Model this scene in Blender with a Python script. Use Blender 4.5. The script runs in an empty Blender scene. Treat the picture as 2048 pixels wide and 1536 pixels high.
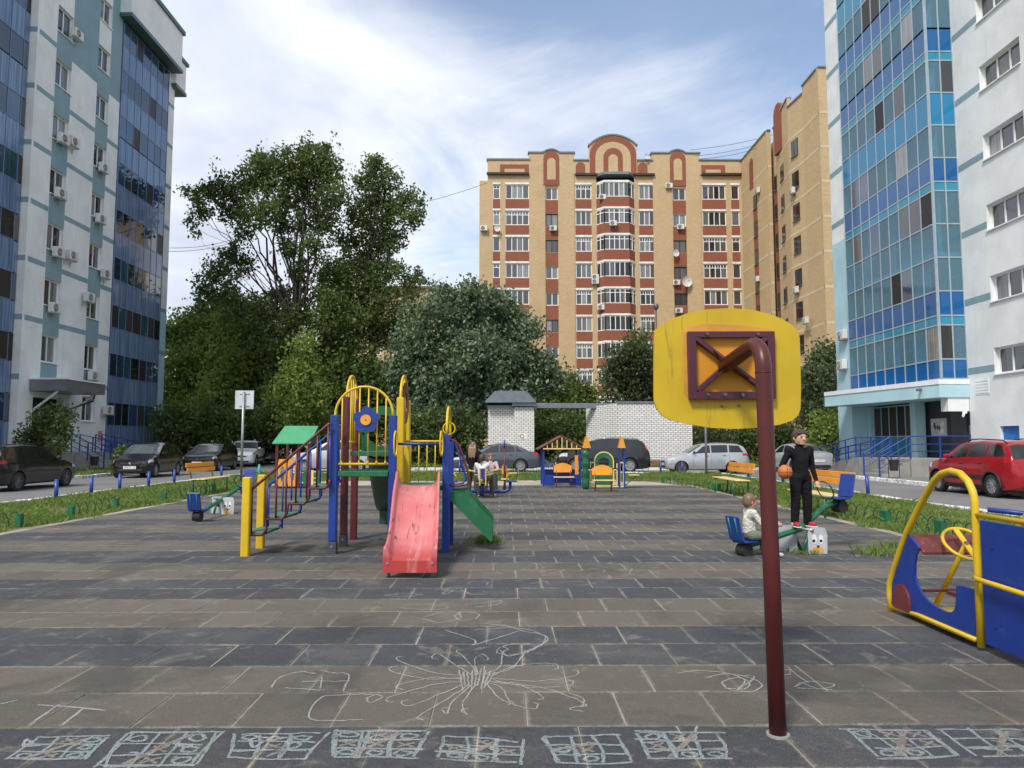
import bpy, bmesh, math, random
import numpy as np
from mathutils import Vector, Matrix

random.seed(7)
rng = np.random.default_rng(11)
PI = math.pi
S = bpy.context.scene
COL = S.collection
R = math.radians

# ------------------------------------------------------------------ camera
F, HC = 1460.0, 1.43                       # focal length in photo pixels, eye height
PITCH, YAW = math.atan(116 / F), math.atan(14 / F)
cam_d = bpy.data.cameras.new('camera')
cam_d.sensor_width = 36.0
cam_d.lens = 36.0 * F / 2048
cam_d.clip_start = 0.05
cam_d.clip_end = 3000
cam = bpy.data.objects.new('camera', cam_d)
COL.objects.link(cam)
cam.location = (0, 0, HC)
cam.rotation_euler = (PI / 2 + PITCH, 0, -YAW)
S.camera = cam

# ------------------------------------------------------------------ sky, sun, exposure
SUN_EL, SUN_AZ = R(50), R(209)             # sun behind the camera, to the left
w = bpy.data.worlds.new('World')
S.world = w
w.use_nodes = True
nt = w.node_tree
nt.nodes.clear()
def wn(t, **k):
    n = nt.nodes.new(t)
    for a, b in k.items():
        setattr(n, a, b)
    return n
wl = lambda a, b: nt.links.new(a, b)
def wmath(op, a, b=None, clamp=False):
    n = wn('ShaderNodeMath', operation=op, use_clamp=clamp)
    for i, q in enumerate((a, b)):
        if q is None: continue
        if isinstance(q, (int, float)): n.inputs[i].default_value = q
        else: wl(q, n.inputs[i])
    return n.outputs[0]
sky = wn('ShaderNodeTexSky', sky_type='NISHITA')
sky.sun_disc = False
sky.sun_elevation = SUN_EL
sky.sun_rotation = SUN_AZ
sky.altitude = 100
sky.air_density = 1.15
sky.dust_density = 0.4
sky.ozone_density = 2.2
tc = wn('ShaderNodeTexCoord')
sp = wn('ShaderNodeSeparateXYZ')
wl(tc.outputs['Generated'], sp.inputs[0])
zc = wmath('ADD', wmath('MAXIMUM', sp.outputs[2], 0.0), 0.16)
cb = wn('ShaderNodeCombineXYZ')
wl(wmath('DIVIDE', sp.outputs[0], zc), cb.inputs[0])
wl(wmath('DIVIDE', sp.outputs[1], zc), cb.inputs[1])
def wnoise(scale, det, rough, off, dist=0.0, stretch=(1, 1, 1)):
    mp = wn('ShaderNodeMapping')
    mp.inputs['Location'].default_value = off
    mp.inputs['Scale'].default_value = stretch
    wl(cb.outputs[0], mp.inputs[0])
    n = wn('ShaderNodeTexNoise')
    n.inputs['Scale'].default_value = scale
    n.inputs['Detail'].default_value = det
    n.inputs['Roughness'].default_value = rough
    n.inputs['Distortion'].default_value = dist
    wl(mp.outputs[0], n.inputs[0])
    return n.outputs[0]
CLOUD_OFF = (4.0, 5.4, 0)
big = wnoise(0.55, 2, 0.5, CLOUD_OFF)
med = wnoise(1.6, 8, 0.62, (1.7, 0.4, 0), 0.6, (1, 0.7, 1))
cov = wmath('ADD', wmath('MULTIPLY', big, 0.75), wmath('MULTIPLY', med, 0.35))
mr = wn('ShaderNodeMapRange')
mr.interpolation_type = 'SMOOTHSTEP'
mr.inputs[1].default_value = 0.39
mr.inputs[2].default_value = 0.56
wl(cov, mr.inputs[0])
shade = wn('ShaderNodeMapRange')
shade.inputs[1].default_value = 0.36
shade.inputs[2].default_value = 0.64
wl(wnoise(1.15, 7, 0.58, (7.3, 2.2, 0), 0.3), shade.inputs[0])
ccol = wn('ShaderNodeMix', data_type='RGBA')
ccol.inputs[6].default_value = (3.9, 4.25, 5.1, 1)      # grey-blue undersides
ccol.inputs[7].default_value = (6.3, 6.45, 6.8, 1)      # lit cloud
wl(shade.outputs[0], ccol.inputs[0])
mixs = wn('ShaderNodeMix', data_type='RGBA')
wl(wmath('ADD', wmath('MULTIPLY', mr.outputs[0], 0.85), 0.13), mixs.inputs[0])
wl(sky.outputs[0], mixs.inputs[6])
wl(ccol.outputs[2], mixs.inputs[7])
bg = wn('ShaderNodeBackground')
bg.inputs[1].default_value = 0.15
wl(mixs.outputs[2], bg.inputs[0])
wl(bg.outputs[0], wn('ShaderNodeOutputWorld').inputs[0])

sd = bpy.data.lights.new('sun', 'SUN')
sd.energy = 3.0
sd.angle = R(12)
sd.color = (1.0, 0.95, 0.87)
so = bpy.data.objects.new('sun', sd)
COL.objects.link(so)
to_sun = Vector((math.sin(SUN_AZ) * math.cos(SUN_EL), math.cos(SUN_AZ) * math.cos(SUN_EL), math.sin(SUN_EL)))
so.rotation_euler = to_sun.to_track_quat('Z', 'Y').to_euler()
so.location = (-40, -30, 60)

S.view_settings.view_transform = 'Standard'
S.view_settings.look = 'None'
S.view_settings.gamma = 1
S.view_settings.exposure = 0.28
S.view_settings.use_curve_mapping = False
S.render.resolution_x, S.render.resolution_y = 1024, 768

# ------------------------------------------------------------------ photo pixel -> point
FW = Vector((math.sin(YAW) * math.cos(PITCH), math.cos(YAW) * math.cos(PITCH), math.sin(PITCH)))
RT = Vector((math.cos(YAW), -math.sin(YAW), 0))
UP = RT.cross(FW)
CAMP = Vector((0, 0, HC))
def ray(x, y): return RT * ((x - 1024) / F) - UP * ((y - 768) / F) + FW
def g(x, y, z=0.0):
    d = ray(x, y); return CAMP + d * ((z - HC) / d.z)
def atY(x, y, Y):
    d = ray(x, y); return CAMP + d * (Y / d.y)
def atX(x, y, X):
    d = ray(x, y); return CAMP + d * (X / d.x)

# ------------------------------------------------------------------ materials
MATS = {}
class NT:
    def __init__(s, name):
        s.m = bpy.data.materials.new(name); s.m.use_nodes = True
        s.t = s.m.node_tree; s.t.nodes.clear()
        s.out = s.n('ShaderNodeOutputMaterial')
    def n(s, t, **k):
        q = s.t.nodes.new(t)
        for a, b in k.items(): setattr(q, a, b)
        return q
    def l(s, a, b): s.t.links.new(a, b)
    def put(s, inp, v):
        if hasattr(v, 'is_output'): s.l(v, inp)
        elif isinstance(v, (tuple, list)) and len(v) == 3 and inp.type == 'RGBA': inp.default_value = (*v, 1)
        else: inp.default_value = v
    def math(s, op, a, b=0.0, c=None, clamp=False):
        q = s.n('ShaderNodeMath', operation=op, use_clamp=clamp)
        s.put(q.inputs[0], a); s.put(q.inputs[1], b)
        if c is not None: s.put(q.inputs[2], c)
        return q.outputs[0]
    def mix(s, f, a, b):
        q = s.n('ShaderNodeMix', data_type='RGBA')
        s.put(q.inputs[0], f); s.put(q.inputs[6], a); s.put(q.inputs[7], b)
        return q.outputs[2]
    def pos(s): return s.n('ShaderNodeNewGeometry').outputs['Position']
    def noise(s, vec, scale, det=3, rough=.5, dist=0.0):
        q = s.n('ShaderNodeTexNoise')
        q.inputs['Scale'].default_value = scale; q.inputs['Detail'].default_value = det
        q.inputs['Roughness'].default_value = rough; q.inputs['Distortion'].default_value = dist
        s.l(vec, q.inputs[0]); return q.outputs[0]
    def ramp(s, v, lo, hi, smooth=True):
        q = s.n('ShaderNodeMapRange')
        if smooth: q.interpolation_type = 'SMOOTHSTEP'
        q.inputs[1].default_value = lo; q.inputs[2].default_value = hi
        s.l(v, q.inputs[0]); return q.outputs[0]
    def bump(s, h, strength=.3, dist=.01):
        q = s.n('ShaderNodeBump'); q.inputs['Strength'].default_value = strength
        q.inputs['Distance'].default_value = dist; s.l(h, q.inputs['Height']); return q.outputs[0]
    def bsdf(s, col, rough=.6, metal=0.0, normal=None, spec=.5, coat=0.0):
        q = s.n('ShaderNodeBsdfPrincipled')
        s.put(q.inputs['Base Color'], col); s.put(q.inputs['Roughness'], rough)
        s.put(q.inputs['Metallic'], metal); s.put(q.inputs['Specular IOR Level'], spec)
        q.inputs['Coat Weight'].default_value = coat; q.inputs['Coat Roughness'].default_value = .08
        if normal is not None: s.l(normal, q.inputs['Normal'])
        return q
    def done(s, b):
        s.l(b.outputs[0] if hasattr(b, 'outputs') else b, s.out.inputs[0]); return s.m
def sc(c, f): return tuple(max(0.0, min(1.0, x * f)) for x in c)
def mat(name, col, rough=.55, metal=0.0, var=.16, vs=2.5, bump=.0, bs=60, spec=.5, coat=0.0, wear=None, wearamt=.5):
    """painted / plain surface: patchy tone, fine grain relief, optional worn patches"""
    if name in MATS: return MATS[name]
    t = NT(name); p = t.pos()
    n1 = t.noise(p, vs, 5, .6)
    c = t.mix(t.ramp(n1, .3, .7), sc(col, 1 - var), sc(col, 1 + var))
    if wear is not None:
        n2 = t.noise(p, vs * 6, 6, .7, .6)
        c = t.mix(t.math('MULTIPLY', t.ramp(n2, .56, .68), wearamt), c, wear)
    nb = t.bump(t.noise(p, bs, 3, .6), bump, .004) if bump else None
    rr = t.math('ADD', t.math('MULTIPLY', t.noise(p, vs * 3, 3), .24), rough - .12)
    MATS[name] = t.done(t.bsdf(c, rr, metal, nb, spec, coat))
    return MATS[name]

# ------------------------------------------------------------------ mesh building
def fr(p0, p1):
    d = (Vector(p1) - Vector(p0)); L = d.length; d.normalize()
    a = Vector((0, 0, 1)) if abs(d.z) < .95 else Vector((1, 0, 0))
    u = d.cross(a).normalized(); return d, u, d.cross(u), L
class MB:
    def __init__(s): s.v = []; s.f = []; s.m = []; s.mi = 0
    def add(s, vs, fs):
        o = len(s.v); s.v += [tuple(q) for q in vs]
        s.f += [tuple(i + o for i in q) for q in fs]; s.m += [s.mi] * len(fs); return s
    def box(s, c, d, ch=0.0, rz=0.0, M=None):
        hx, hy, hz = d[0] / 2, d[1] / 2, d[2] / 2
        T = Matrix.Translation(Vector(c)) @ (M.to_4x4() if M else Matrix.Rotation(rz, 4, 'Z'))
        if ch <= 0:
            vs = [(x, y, z) for z in (-hz, hz) for y in (-hy, hy) for x in (-hx, hx)]
            fs = [(0, 2, 3, 1), (4, 5, 7, 6), (0, 1, 5, 4), (2, 6, 7, 3), (0, 4, 6, 2), (1, 3, 7, 5)]
        else:
            ch = min(ch, hx * .9, hy * .9, hz * .9); vs = []; fs = []; ix = {}
            for a in (-1, 1):
                for b in (-1, 1):
                    for e in (-1, 1):
                        for k in range(3):
                            q = [a * hx, b * hy, e * hz]
                            for j, sg in enumerate((a, b, e)):
                                if j != k: q[j] -= sg * ch
                            ix[(a, b, e, k)] = len(vs); vs.append(q)
            for k in range(3):
                i, j = (k + 1) % 3, (k + 2) % 3
                for sg in (-1, 1):
                    r = []
                    for (p, q) in ((-1, -1), (1, -1), (1, 1), (-1, 1)):
                        t = [0, 0, 0]; t[k] = sg; t[i] = p; t[j] = q; r.append(ix[(*t, k)])
                    fs.append(tuple(r if sg > 0 else r[::-1]))
                for p in (-1, 1):
                    for q in (-1, 1):
                        r = []
                        for (e, kk) in ((-1, i), (1, i), (1, j), (-1, j)):
                            t = [0, 0, 0]; t[k] = e; t[i] = p; t[j] = q; r.append(ix[(*t, kk)])
                        fs.append(tuple(r if p * q > 0 else r[::-1]))
            for a in (-1, 1):
                for b in (-1, 1):
                    for e in (-1, 1):
                        r = [ix[(a, b, e, k)] for k in range(3)]
                        fs.append(tuple(r if a * b * e > 0 else r[::-1]))
        return s.add([T @ Vector(q) for q in vs], fs)
    def bx(s, a, b, ch=0.0):
        return s.box([(a[i] + b[i]) / 2 for i in range(3)], [abs(a[i] - b[i]) for i in range(3)], ch)
    def cyl(s, p0, p1, r0, r1=None, n=10, cap=True):
        r1 = r0 if r1 is None else r1
        d, u, v, L = fr(p0, p1); vs = []
        for P, r in ((p0, r0), (p1, r1)):
            for i in range(n):
                a = 2 * PI * i / n; vs.append(Vector(P) + u * math.cos(a) * r + v * math.sin(a) * r)
        fs = [(i, i + n, (i + 1) % n + n, (i + 1) % n) for i in range(n)]
        if cap: fs += [tuple(range(n)), tuple(range(2 * n - 1, n - 1, -1))]
        return s.add(vs, fs)
    def tube(s, pts, r, n=8, closed=False):
        P = [Vector(q) for q in pts]; k = len(P)
        rr = r if isinstance(r, (list, tuple)) else [r] * k
        vs = []; pu = None
        for i in range(k):
            if closed: d = P[(i + 1) % k] - P[i - 1]
            else: d = P[min(i + 1, k - 1)] - P[max(i - 1, 0)]
            d.normalize()
            if pu is None:
                a = Vector((0, 0, 1)) if abs(d.z) < .9 else Vector((1, 0, 0)); u = d.cross(a).normalized()
            else:
                u = (pu - d * pu.dot(d))
                u = u.normalized() if u.length > 1e-6 else d.orthogonal().normalized()
            pu = u; v = d.cross(u)
            for j in range(n):
                a = 2 * PI * j / n; vs.append(P[i] + u * math.cos(a) * rr[i] + v * math.sin(a) * rr[i])
        fs = []
        for i in range(k if closed else k - 1):
            b = ((i + 1) % k) * n
            for j in range(n):
                fs.append((i * n + j, i * n + (j + 1) % n, b + (j + 1) % n, b + j))
        if not closed: fs += [tuple(range(n))[::-1], tuple(range((k - 1) * n, k * n))]
        return s.add(vs, fs)
    def prism(s, poly, o, U, V, W):
        o, U, V, W = Vector(o), Vector(U), Vector(V), Vector(W); n = len(poly)
        A = [o + U * a + V * b for a, b in poly]; B = [q + W for q in A]
        fs = [tuple(range(n)), tuple(range(2 * n - 1, n - 1, -1))]
        fs += [((i + 1) % n, i, i + n, (i + 1) % n + n) for i in range(n)]
        return s.add(A + B, fs)
    def ring(s, outer, inner, o, U, V, W):
        """plate with a hole; outer and inner outlines have the same number of points"""
        o, U, V, W = Vector(o), Vector(U), Vector(V), Vector(W); n = len(outer)
        A = [o + U * a + V * b for a, b in outer]; B = [o + U * a + V * b for a, b in inner]
        vs = A + B + [q + W for q in A] + [q + W for q in B]; fs = []
        for i in range(n):
            j = (i + 1) % n
            fs += [(i, j, n + j, n + i), (2 * n + j, 2 * n + i, 3 * n + i, 3 * n + j),
                   (j, i, 2 * n + i, 2 * n + j), (n + i, n + j, 3 * n + j, 3 * n + i)]
        return s.add(vs, fs)
    def grid(s, fn, nu, nv):
        vs = [fn(i / nu, j / nv) for i in range(nu + 1) for j in range(nv + 1)]
        fs = [(i * (nv + 1) + j, (i + 1) * (nv + 1) + j, (i + 1) * (nv + 1) + j + 1, i * (nv + 1) + j + 1)
              for i in range(nu) for j in range(nv)]
        return s.add(vs, fs)
    def mesh(s, name, mats, smooth=False):
        me = bpy.data.meshes.new(name)
        me.from_pydata(s.v, [], s.f)
        mats = mats if isinstance(mats, (list, tuple)) else [mats]
        for m in mats: me.materials.append(m)
        if len(mats) > 1: me.polygons.foreach_set('material_index', s.m)
        if smooth: me.polygons.foreach_set('use_smooth', [True] * len(s.f))
        me.validate(); me.update(); return me
    def build(s, name, mats, parent=None, smooth=False, world=False, fix=False, loc=None, rot=None):
        me = s.mesh(name, mats, smooth)
        if fix: fixn(me)
        return obj(name, me, parent, world, loc, rot)
def fixn(me):
    b = bmesh.new(); b.from_mesh(me); bmesh.ops.recalc_face_normals(b, faces=b.faces); b.to_mesh(me); b.free()
def obj(name, me, parent=None, world=False, loc=None, rot=None):
    o = bpy.data.objects.new(name, me); COL.objects.link(o)
    if loc is not None: o.location = loc
    if rot is not None: o.rotation_euler = rot
    if parent is not None:
        o.parent = parent
        if world:
            o.matrix_parent_inverse = (Matrix.Translation(parent.location) @ parent.rotation_euler.to_matrix().to_4x4()).inverted()
    return o
def tag(o, label=None, cat=None, group=None, kind=None):
    for k, v in (('label', label), ('category', cat), ('group', group), ('kind', kind)):
        if v: o[k] = v
    return o
def thing(name, label, cat, loc=(0, 0, 0), rz=0.0, group=None):
    o = bpy.data.objects.new(name, None); COL.objects.link(o)
    o.empty_display_size = .2; o.location = loc; o.rotation_euler = (0, 0, rz)
    return tag(o, label, cat, group)
def struct(o): o['kind'] = 'structure'; return o
def auto_smooth(o, ang=40):
    me = o.data
    me.polygons.foreach_set('use_smooth', [True] * len(me.polygons))
    b = bmesh.new(); b.from_mesh(me)
    for e in b.edges:
        if len(e.link_faces) == 2 and e.calc_face_angle(0) > R(ang): e.smooth = False
    b.to_mesh(me); b.free(); return o
def circ(r, n=24, cx=0, cy=0, a0=0.0, a1=2 * PI, close=False):
    k = n if not close else n - 1
    return [(cx + r * math.cos(a0 + (a1 - a0) * i / k), cy + r * math.sin(a0 + (a1 - a0) * i / k)) for i in range(n)]
X3, Y3, Z3 = Vector((1, 0, 0)), Vector((0, 1, 0)), Vector((0, 0, 1))
# ================================================================== ground, roads, kerbs, playground surface
def m_asphalt():
    t = NT('asphalt'); p = t.pos()
    c = t.mix(t.ramp(t.noise(p, .5, 5, .6), .3, .7), (.115, .115, .118), (.175, .172, .168))
    c = t.mix(t.ramp(t.noise(p, 120, 2, .5), .45, .62), c, (.21, .205, .20))
    c = t.mix(t.math('MULTIPLY', t.ramp(t.noise(p, 2.2, 7, .72, 1.0), .56, .63), .5), c, (.07, .07, .072))
    return t.done(t.bsdf(c, .85, 0, t.bump(t.noise(p, 160, 3, .6), .35, .006)))
def m_soil():
    t = NT('soil'); p = t.pos()
    c = t.mix(t.ramp(t.noise(p, .8, 6, .65), .35, .65), (.10, .125, .042), (.19, .17, .095))
    return t.done(t.bsdf(c, .95, 0, t.bump(t.noise(p, 30, 4, .6), .5, .02)))
def m_sand():
    t = NT('sand'); p = t.pos()
    c = t.mix(t.ramp(t.noise(p, 1.5, 6, .65), .3, .7), (.30, .26, .20), (.46, .42, .35))
    return t.done(t.bsdf(c, .95, 0, t.bump(t.noise(p, 90, 4, .6), .5, .01)))
def m_kerb():
    t = NT('kerb_paint'); p = t.pos()
    n = t.ramp(t.noise(p, 6, 7, .75, .8), .50, .58)
    c = t.mix(n, (.72, .72, .70), (.26, .25, .235))
    return t.done(t.bsdf(c, .85, 0, t.bump(t.noise(p, 40, 4, .6), .4, .008)))
def m_concrete(name='concrete', a=(.22, .215, .205), b=(.34, .33, .315)):
    t = NT(name); p = t.pos()
    c = t.mix(t.ramp(t.noise(p, 1.3, 7, .68), .3, .7), a, b)
    return t.done(t.bsdf(c, .9, 0, t.bump(t.noise(p, 70, 4, .6), .3, .006)))
ASPH, SOIL, SAND, KERB, CONC = m_asphalt(), m_soil(), m_sand(), m_kerb(), m_concrete()
TILE = .5
TY0 = g(600, 1453.5).y           # a row joint of the photograph
TX0 = g(660, 1452).x             # a joint in the row nearer than TY0
def m_tile():
    t = NT('rubber_tile'); p = t.pos(); s = t.n('ShaderNodeSeparateXYZ'); t.l(p, s.inputs[0])
    row = t.math('FLOOR', t.math('DIVIDE', t.math('SUBTRACT', s.outputs[1], TY0), TILE))
    # pairs of rows: two dark blue-grey, two brown-grey
    pair = t.math('PINGPONG', t.math('FLOOR', t.math('DIVIDE', t.math('ADD', row, .02), 2.0)), 1.0)
    pair = t.math('GREATER_THAN', pair, .5)
    half = t.math('MULTIPLY', t.math('PINGPONG', row, 1.0), .5)
    col = t.math('FLOOR', t.math('ADD', t.math('DIVIDE', t.math('SUBTRACT', s.outputs[0], TX0), TILE), half))
    cv = t.n('ShaderNodeCombineXYZ'); t.l(col, cv.inputs[0]); t.l(row, cv.inputs[1])
    wn_ = t.n('ShaderNodeTexWhiteNoise'); t.l(cv.outputs[0], wn_.inputs[0])
    rv = t.math('ADD', t.math('MULTIPLY', wn_.outputs[0], .32), .84)
    # pair==1 -> dark, 0 -> brown
    base = t.mix(pair, (.128, .112, .090), (.052, .057, .068))
    vm = t.n('ShaderNodeVectorMath', operation='SCALE'); t.l(base, vm.inputs[0]); t.l(rv, vm.inputs[3])
    c = vm.outputs[0]
    c = t.mix(t.math('MULTIPLY', t.ramp(t.noise(p, 1.1, 6, .65), .45, .78), .50), c, (.19, .172, .145))   # trodden dust
    c = t.mix(t.math('MULTIPLY', t.ramp(t.noise(p, 2.6, 8, .72, .6), .55, .68), .6), c, (.27, .245, .205))   # dried sand patches
    fx = t.math('FRACT', t.math('ADD', t.math('DIVIDE', t.math('SUBTRACT', s.outputs[0], TX0), TILE), half)); fy = t.math('FRACT', t.math('DIVIDE', t.math('SUBTRACT', s.outputs[1], TY0), TILE))
    ed = t.math('MULTIPLY', t.math('MAXIMUM', t.math('ABSOLUTE', t.math('SUBTRACT', fx, .5)), t.math('ABSOLUTE', t.math('SUBTRACT', fy, .5))), 2.0)
    ed = t.math('ADD', ed, t.math('MULTIPLY', t.math('SUBTRACT', t.noise(p, 14, 5, .7), .5), .30))
    c = t.mix(t.math('MULTIPLY', t.ramp(ed, .90, 1.04), t.ramp(t.noise(p, 1.9, 4, .6), .3, .62)), c, (.30, .27, .215))          # grit gathered along the joints
    c = t.mix(t.math('MULTIPLY', t.ramp(t.noise(p, 22, 6, .75), .50, .72), .45), c, (.175, .165, .15))
    c = t.mix(t.math('MULTIPLY', t.ramp(t.noise(p, 260, 2, .5), .52, .66), .6), c, (.20, .195, .185))   # crumb grains
    c = t.mix(t.math('MULTIPLY', t.ramp(t.noise(p, 190, 2, .5), .56, .66), .8), c, (.016, .016, .018))
    c = t.mix(t.math('MULTIPLY', t.ramp(t.noise(p, .7, 6, .68, .8), .50, .66), .45), c, (.036, .037, .04))
    c = t.mix(t.math('MULTIPLY', t.ramp(t.noise(p, 5.5, 7, .75, 1.2), .60, .70), .55), c, (.23, .215, .19))   # damp, darker areas
    return t.done(t.bsdf(c, .82, 0, t.bump(t.noise(p, 240, 3, .7), .9, .006), .25))
RUB = m_tile()

def sheet(name, pts, z, m, parent=None):
    b = MB(); b.add([(x, y, z) for x, y in pts], [tuple(range(len(pts)))])
    return b.build(name, m, parent)
def quad(x0, y0, x1, y1): return [(x0, y0), (x1, y0), (x1, y1), (x0, y1)]
struct(sheet('ground', quad(-900, -200, 900, 1500), -.16, SOIL))
RD = -.10
PX0, PX1, PY1 = -7.8, 6.05, 24.6          # rubber surface
RXL0, RXL1, RXR0, RXR1, RYB0, RYB1 = -17.7, -11.7, 9.9, 14.6, 34.2, 39.9
b = MB()
for q in (quad(RXL0, -8, RXL1, 62), quad(RXR0, -8, RXR1, RYB0)):
    b.add([(x, y, RD) for x, y in q], [(0, 1, 2, 3)])
b.add([(x, y, RD) for x, y in quad(RXL1, RYB0, 40, RYB1)], [(0, 1, 2, 3)])
struct(b.build('road', ASPH))
# pavements by the two blue buildings, raised a kerb's height
b = MB(); b.bx((RXR1 + .15, -8, -.15), (24, RYB0 - 2.4, .0)); struct(b.build('pavement', m_concrete('pavement_asphalt', (.13, .13, .13), (.20, .195, .19))))
b = MB(); b.bx((-24.6, -8, -.15), (RXL0 - .15, 62, -.03)); struct(b.build('verge', SOIL))
# grass island with the playground
b = MB(); b.bx((RXL1 + .12, -4, -.15), (RXR0 - .12, RYB0 - .12, -.025)); struct(b.build('lawn', SOIL))
b = MB(); b.bx((RXL1 + .12, RYB1 + .15, -.15), (45, 120, -.028)); struct(b.build('verge', SOIL))
# sandy ground at the back of the playground and worn rims of the rubber
b = MB(); b.add([(*q, -.019) for q in [(-8.4, PY1 - 1.2), (6.3, PY1 - 1.2), (5.2, 27.1), (1.5, 27.9), (-3.5, 27.4), (-7.6, 27.7)]], [tuple(range(6))])
struct(b.build('sand_patch', SAND))
# kerbs, painted white, laid stone by stone
def kerb_run(p0, p1, first):
    p0, p1 = Vector((*p0, 0)), Vector((*p1, 0)); d = p1 - p0; n = max(1, int(d.length)); d /= n
    a = math.atan2(d.y, d.x)
    for i in range(n):
        c = p0 + d * (i + .5)
        o = obj('kerb_stone', KST, first[0], loc=(c.x + random.uniform(-.006, .006), c.y + random.uniform(-.006, .006), -.06 + random.uniform(-.008, .006)), rot=(0, random.uniform(-.008, .008), a + random.uniform(-.008, .008)))
b = MB(); b.box((0, 0, 0), (.985, .15, .20), .018); KST = b.mesh('kerb_stone', KERB)
kerb_root = struct(thing('kerb', None, None))
for p0, p1 in (((RXL1 + .04, 12), (RXL1 + .04, RYB0 - 1)), ((RXL1 + .6, RYB0 - .05), (RXR0 - .6, RYB0 - .05)), ((RXR0 - .04, 12), (RXR0 - .04, RYB0 - 1)),
               ((RXL0 - .08, 18), (RXL0 - .08, 60)), ((RXR1 + .08, 14), (RXR1 + .08, RYB0 - 2.4)), ((-11.5, RYB1 + .08), (17, RYB1 + .08))):
    kerb_run(p0, p1, [kerb_root])

# rubber tiles: nearest 300 one by one, the rest joined
base = struct(sheet('playground_surface', quad(PX0 - .2, 1.0, PX1 + .2, PY1), -.0048, m_concrete('joint_grit', (.17, .15, .12), (.36, .325, .265))))
tiles = []; cutt = []
for r in range(-6, int((PY1 - TY0) / TILE)):
    y0 = TY0 + r * TILE
    sh = .5 * (r % 2)
    for c in range(-24, 24):
        x0 = TX0 + (c - sh) * TILE
        if x0 + TILE < PX0 + .08 or x0 > PX1 - .08: continue
        if x0 < PX0 - .01 or x0 + TILE > PX1 + .01: cutt.append((max(x0, PX0), min(x0 + TILE, PX1), y0)); continue
        tiles.append((y0, abs(x0), x0))
vis = []
for (y0, _, x0) in tiles:
    yc, xc = y0 + .25, x0 + .25
    d = yc
    inview = y0 > 2.6 and abs(xc) / max(yc, .1) < .72
    vis.append((0 if inview else 1, yc, x0, y0))
vis.sort()
GAP = .0034
b = MB(); b.box((0, 0, -.02), (TILE - GAP * 2, TILE - GAP * 2, .04), .004)
TM = b.mesh('rubber_tile', RUB)
for k, (_, yc, x0, y0) in enumerate(vis[:300]):
    obj('rubber_tile', TM, base, loc=(x0 + .25 + random.uniform(-.0025, .0025), y0 + .25 + random.uniform(-.0025, .0025), random.uniform(-.0015, .0015)),
        rot=(random.gauss(0, .0032), random.gauss(0, .0032), random.gauss(0, .005)))
b = MB()
for (_, yc, x0, y0) in vis[300:]:
    M_ = Matrix.Rotation(random.gauss(0, .003), 3, 'X') @ Matrix.Rotation(random.gauss(0, .003), 3, 'Y')
    b.box((x0 + .25, y0 + .25, -.02 + random.uniform(-.0015, .0015)), (TILE - GAP * 2, TILE - GAP * 2, .04), .004, M=M_)
for (xa, xb, y0) in cutt: b.bx((xa + GAP, y0 + GAP, -.04), (xb - GAP, y0 + TILE - GAP, random.uniform(-.003, .001)), .009)
o = b.build('rubber_tile_field', RUB, base); o['kind'] = 'stuff'
# ================================================================== buildings
def m_stucco(name, a, streak=.10):
    t = NT(name); p = t.pos(); s = t.n('ShaderNodeSeparateXYZ'); t.l(p, s.inputs[0])
    c = t.mix(t.ramp(t.noise(p, .7, 6, .65), .3, .7), sc(a, .90), sc(a, 1.06))
    mp = t.n('ShaderNodeMapping'); mp.inputs['Scale'].default_value = (3.2, 3.2, .16); t.l(p, mp.inputs[0])
    c = t.mix(t.math('MULTIPLY', t.ramp(t.noise(mp.outputs[0], 1, 5, .6), .55, .78), streak * 3), c, sc(a, .66))
    return t.done(t.bsdf(c, .92, 0, t.bump(t.noise(p, 26, 5, .7), .55, .02), .2))
WHITE, TEAL = m_stucco('white_render', (.76, .78, .78)), m_stucco('teal_render', (.235, .35, .395))
LTEAL = m_stucco('pale_teal_render', (.42, .62, .68), .05)
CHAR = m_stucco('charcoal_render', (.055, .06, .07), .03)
def brick(name, c1, c2, mortar, bw=.26, bh=.088, mort=.012, rough=.9, bump=.4, stain=.12):
    t = NT(name); ge = t.n('ShaderNodeNewGeometry')
    s = t.n('ShaderNodeSeparateXYZ'); t.l(ge.outputs['Position'], s.inputs[0])
    n = t.n('ShaderNodeSeparateXYZ'); t.l(ge.outputs['True Normal'], n.inputs[0])
    u = t.math('ADD', t.math('MULTIPLY', s.outputs[0], t.math('ABSOLUTE', n.outputs[1])), t.math('MULTIPLY', s.outputs[1], t.math('ABSOLUTE', n.outputs[0])))
    cv = t.n('ShaderNodeCombineXYZ'); t.l(u, cv.inputs[0]); t.l(s.outputs[2], cv.inputs[1])
    br = t.n('ShaderNodeTexBrick'); t.l(cv.outputs[0], br.inputs[0])
    for k, v in (('Color1', (*c1, 1)), ('Color2', (*c2, 1)), ('Mortar', (*mortar, 1)), ('Scale', 1.0), ('Mortar Size', mort), ('Mortar Smooth', .2), ('Bias', 0.0), ('Brick Width', bw), ('Row Height', bh)):
        br.inputs[k].default_value = v
    p = ge.outputs['Position']
    c = t.mix(t.math('MULTIPLY', t.ramp(t.noise(p, .35, 5, .6), .45, .75), stain * 2), br.outputs[0], sc(c1, .62))
    return t.done(t.bsdf(c, rough, 0, t.bump(t.math('SUBTRACT', 1.0, br.outputs[1]), bump, .012), .25))
TAN = brick('tan_brick', (.51, .35, .18), (.59, .435, .25), (.42, .34, .24))
TANL = brick('pale_brick_course', (.62, .50, .32), (.66, .55, .38), (.5, .42, .3))
REDB = brick('red_brick', (.25, .068, .036), (.31, .09, .05), (.22, .13, .095))
WBRK = brick('white_silicate_brick', (.70, .69, .67), (.80, .795, .775), (.16, .155, .15), .27, .115, .014, .85, .7, .10)
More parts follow.
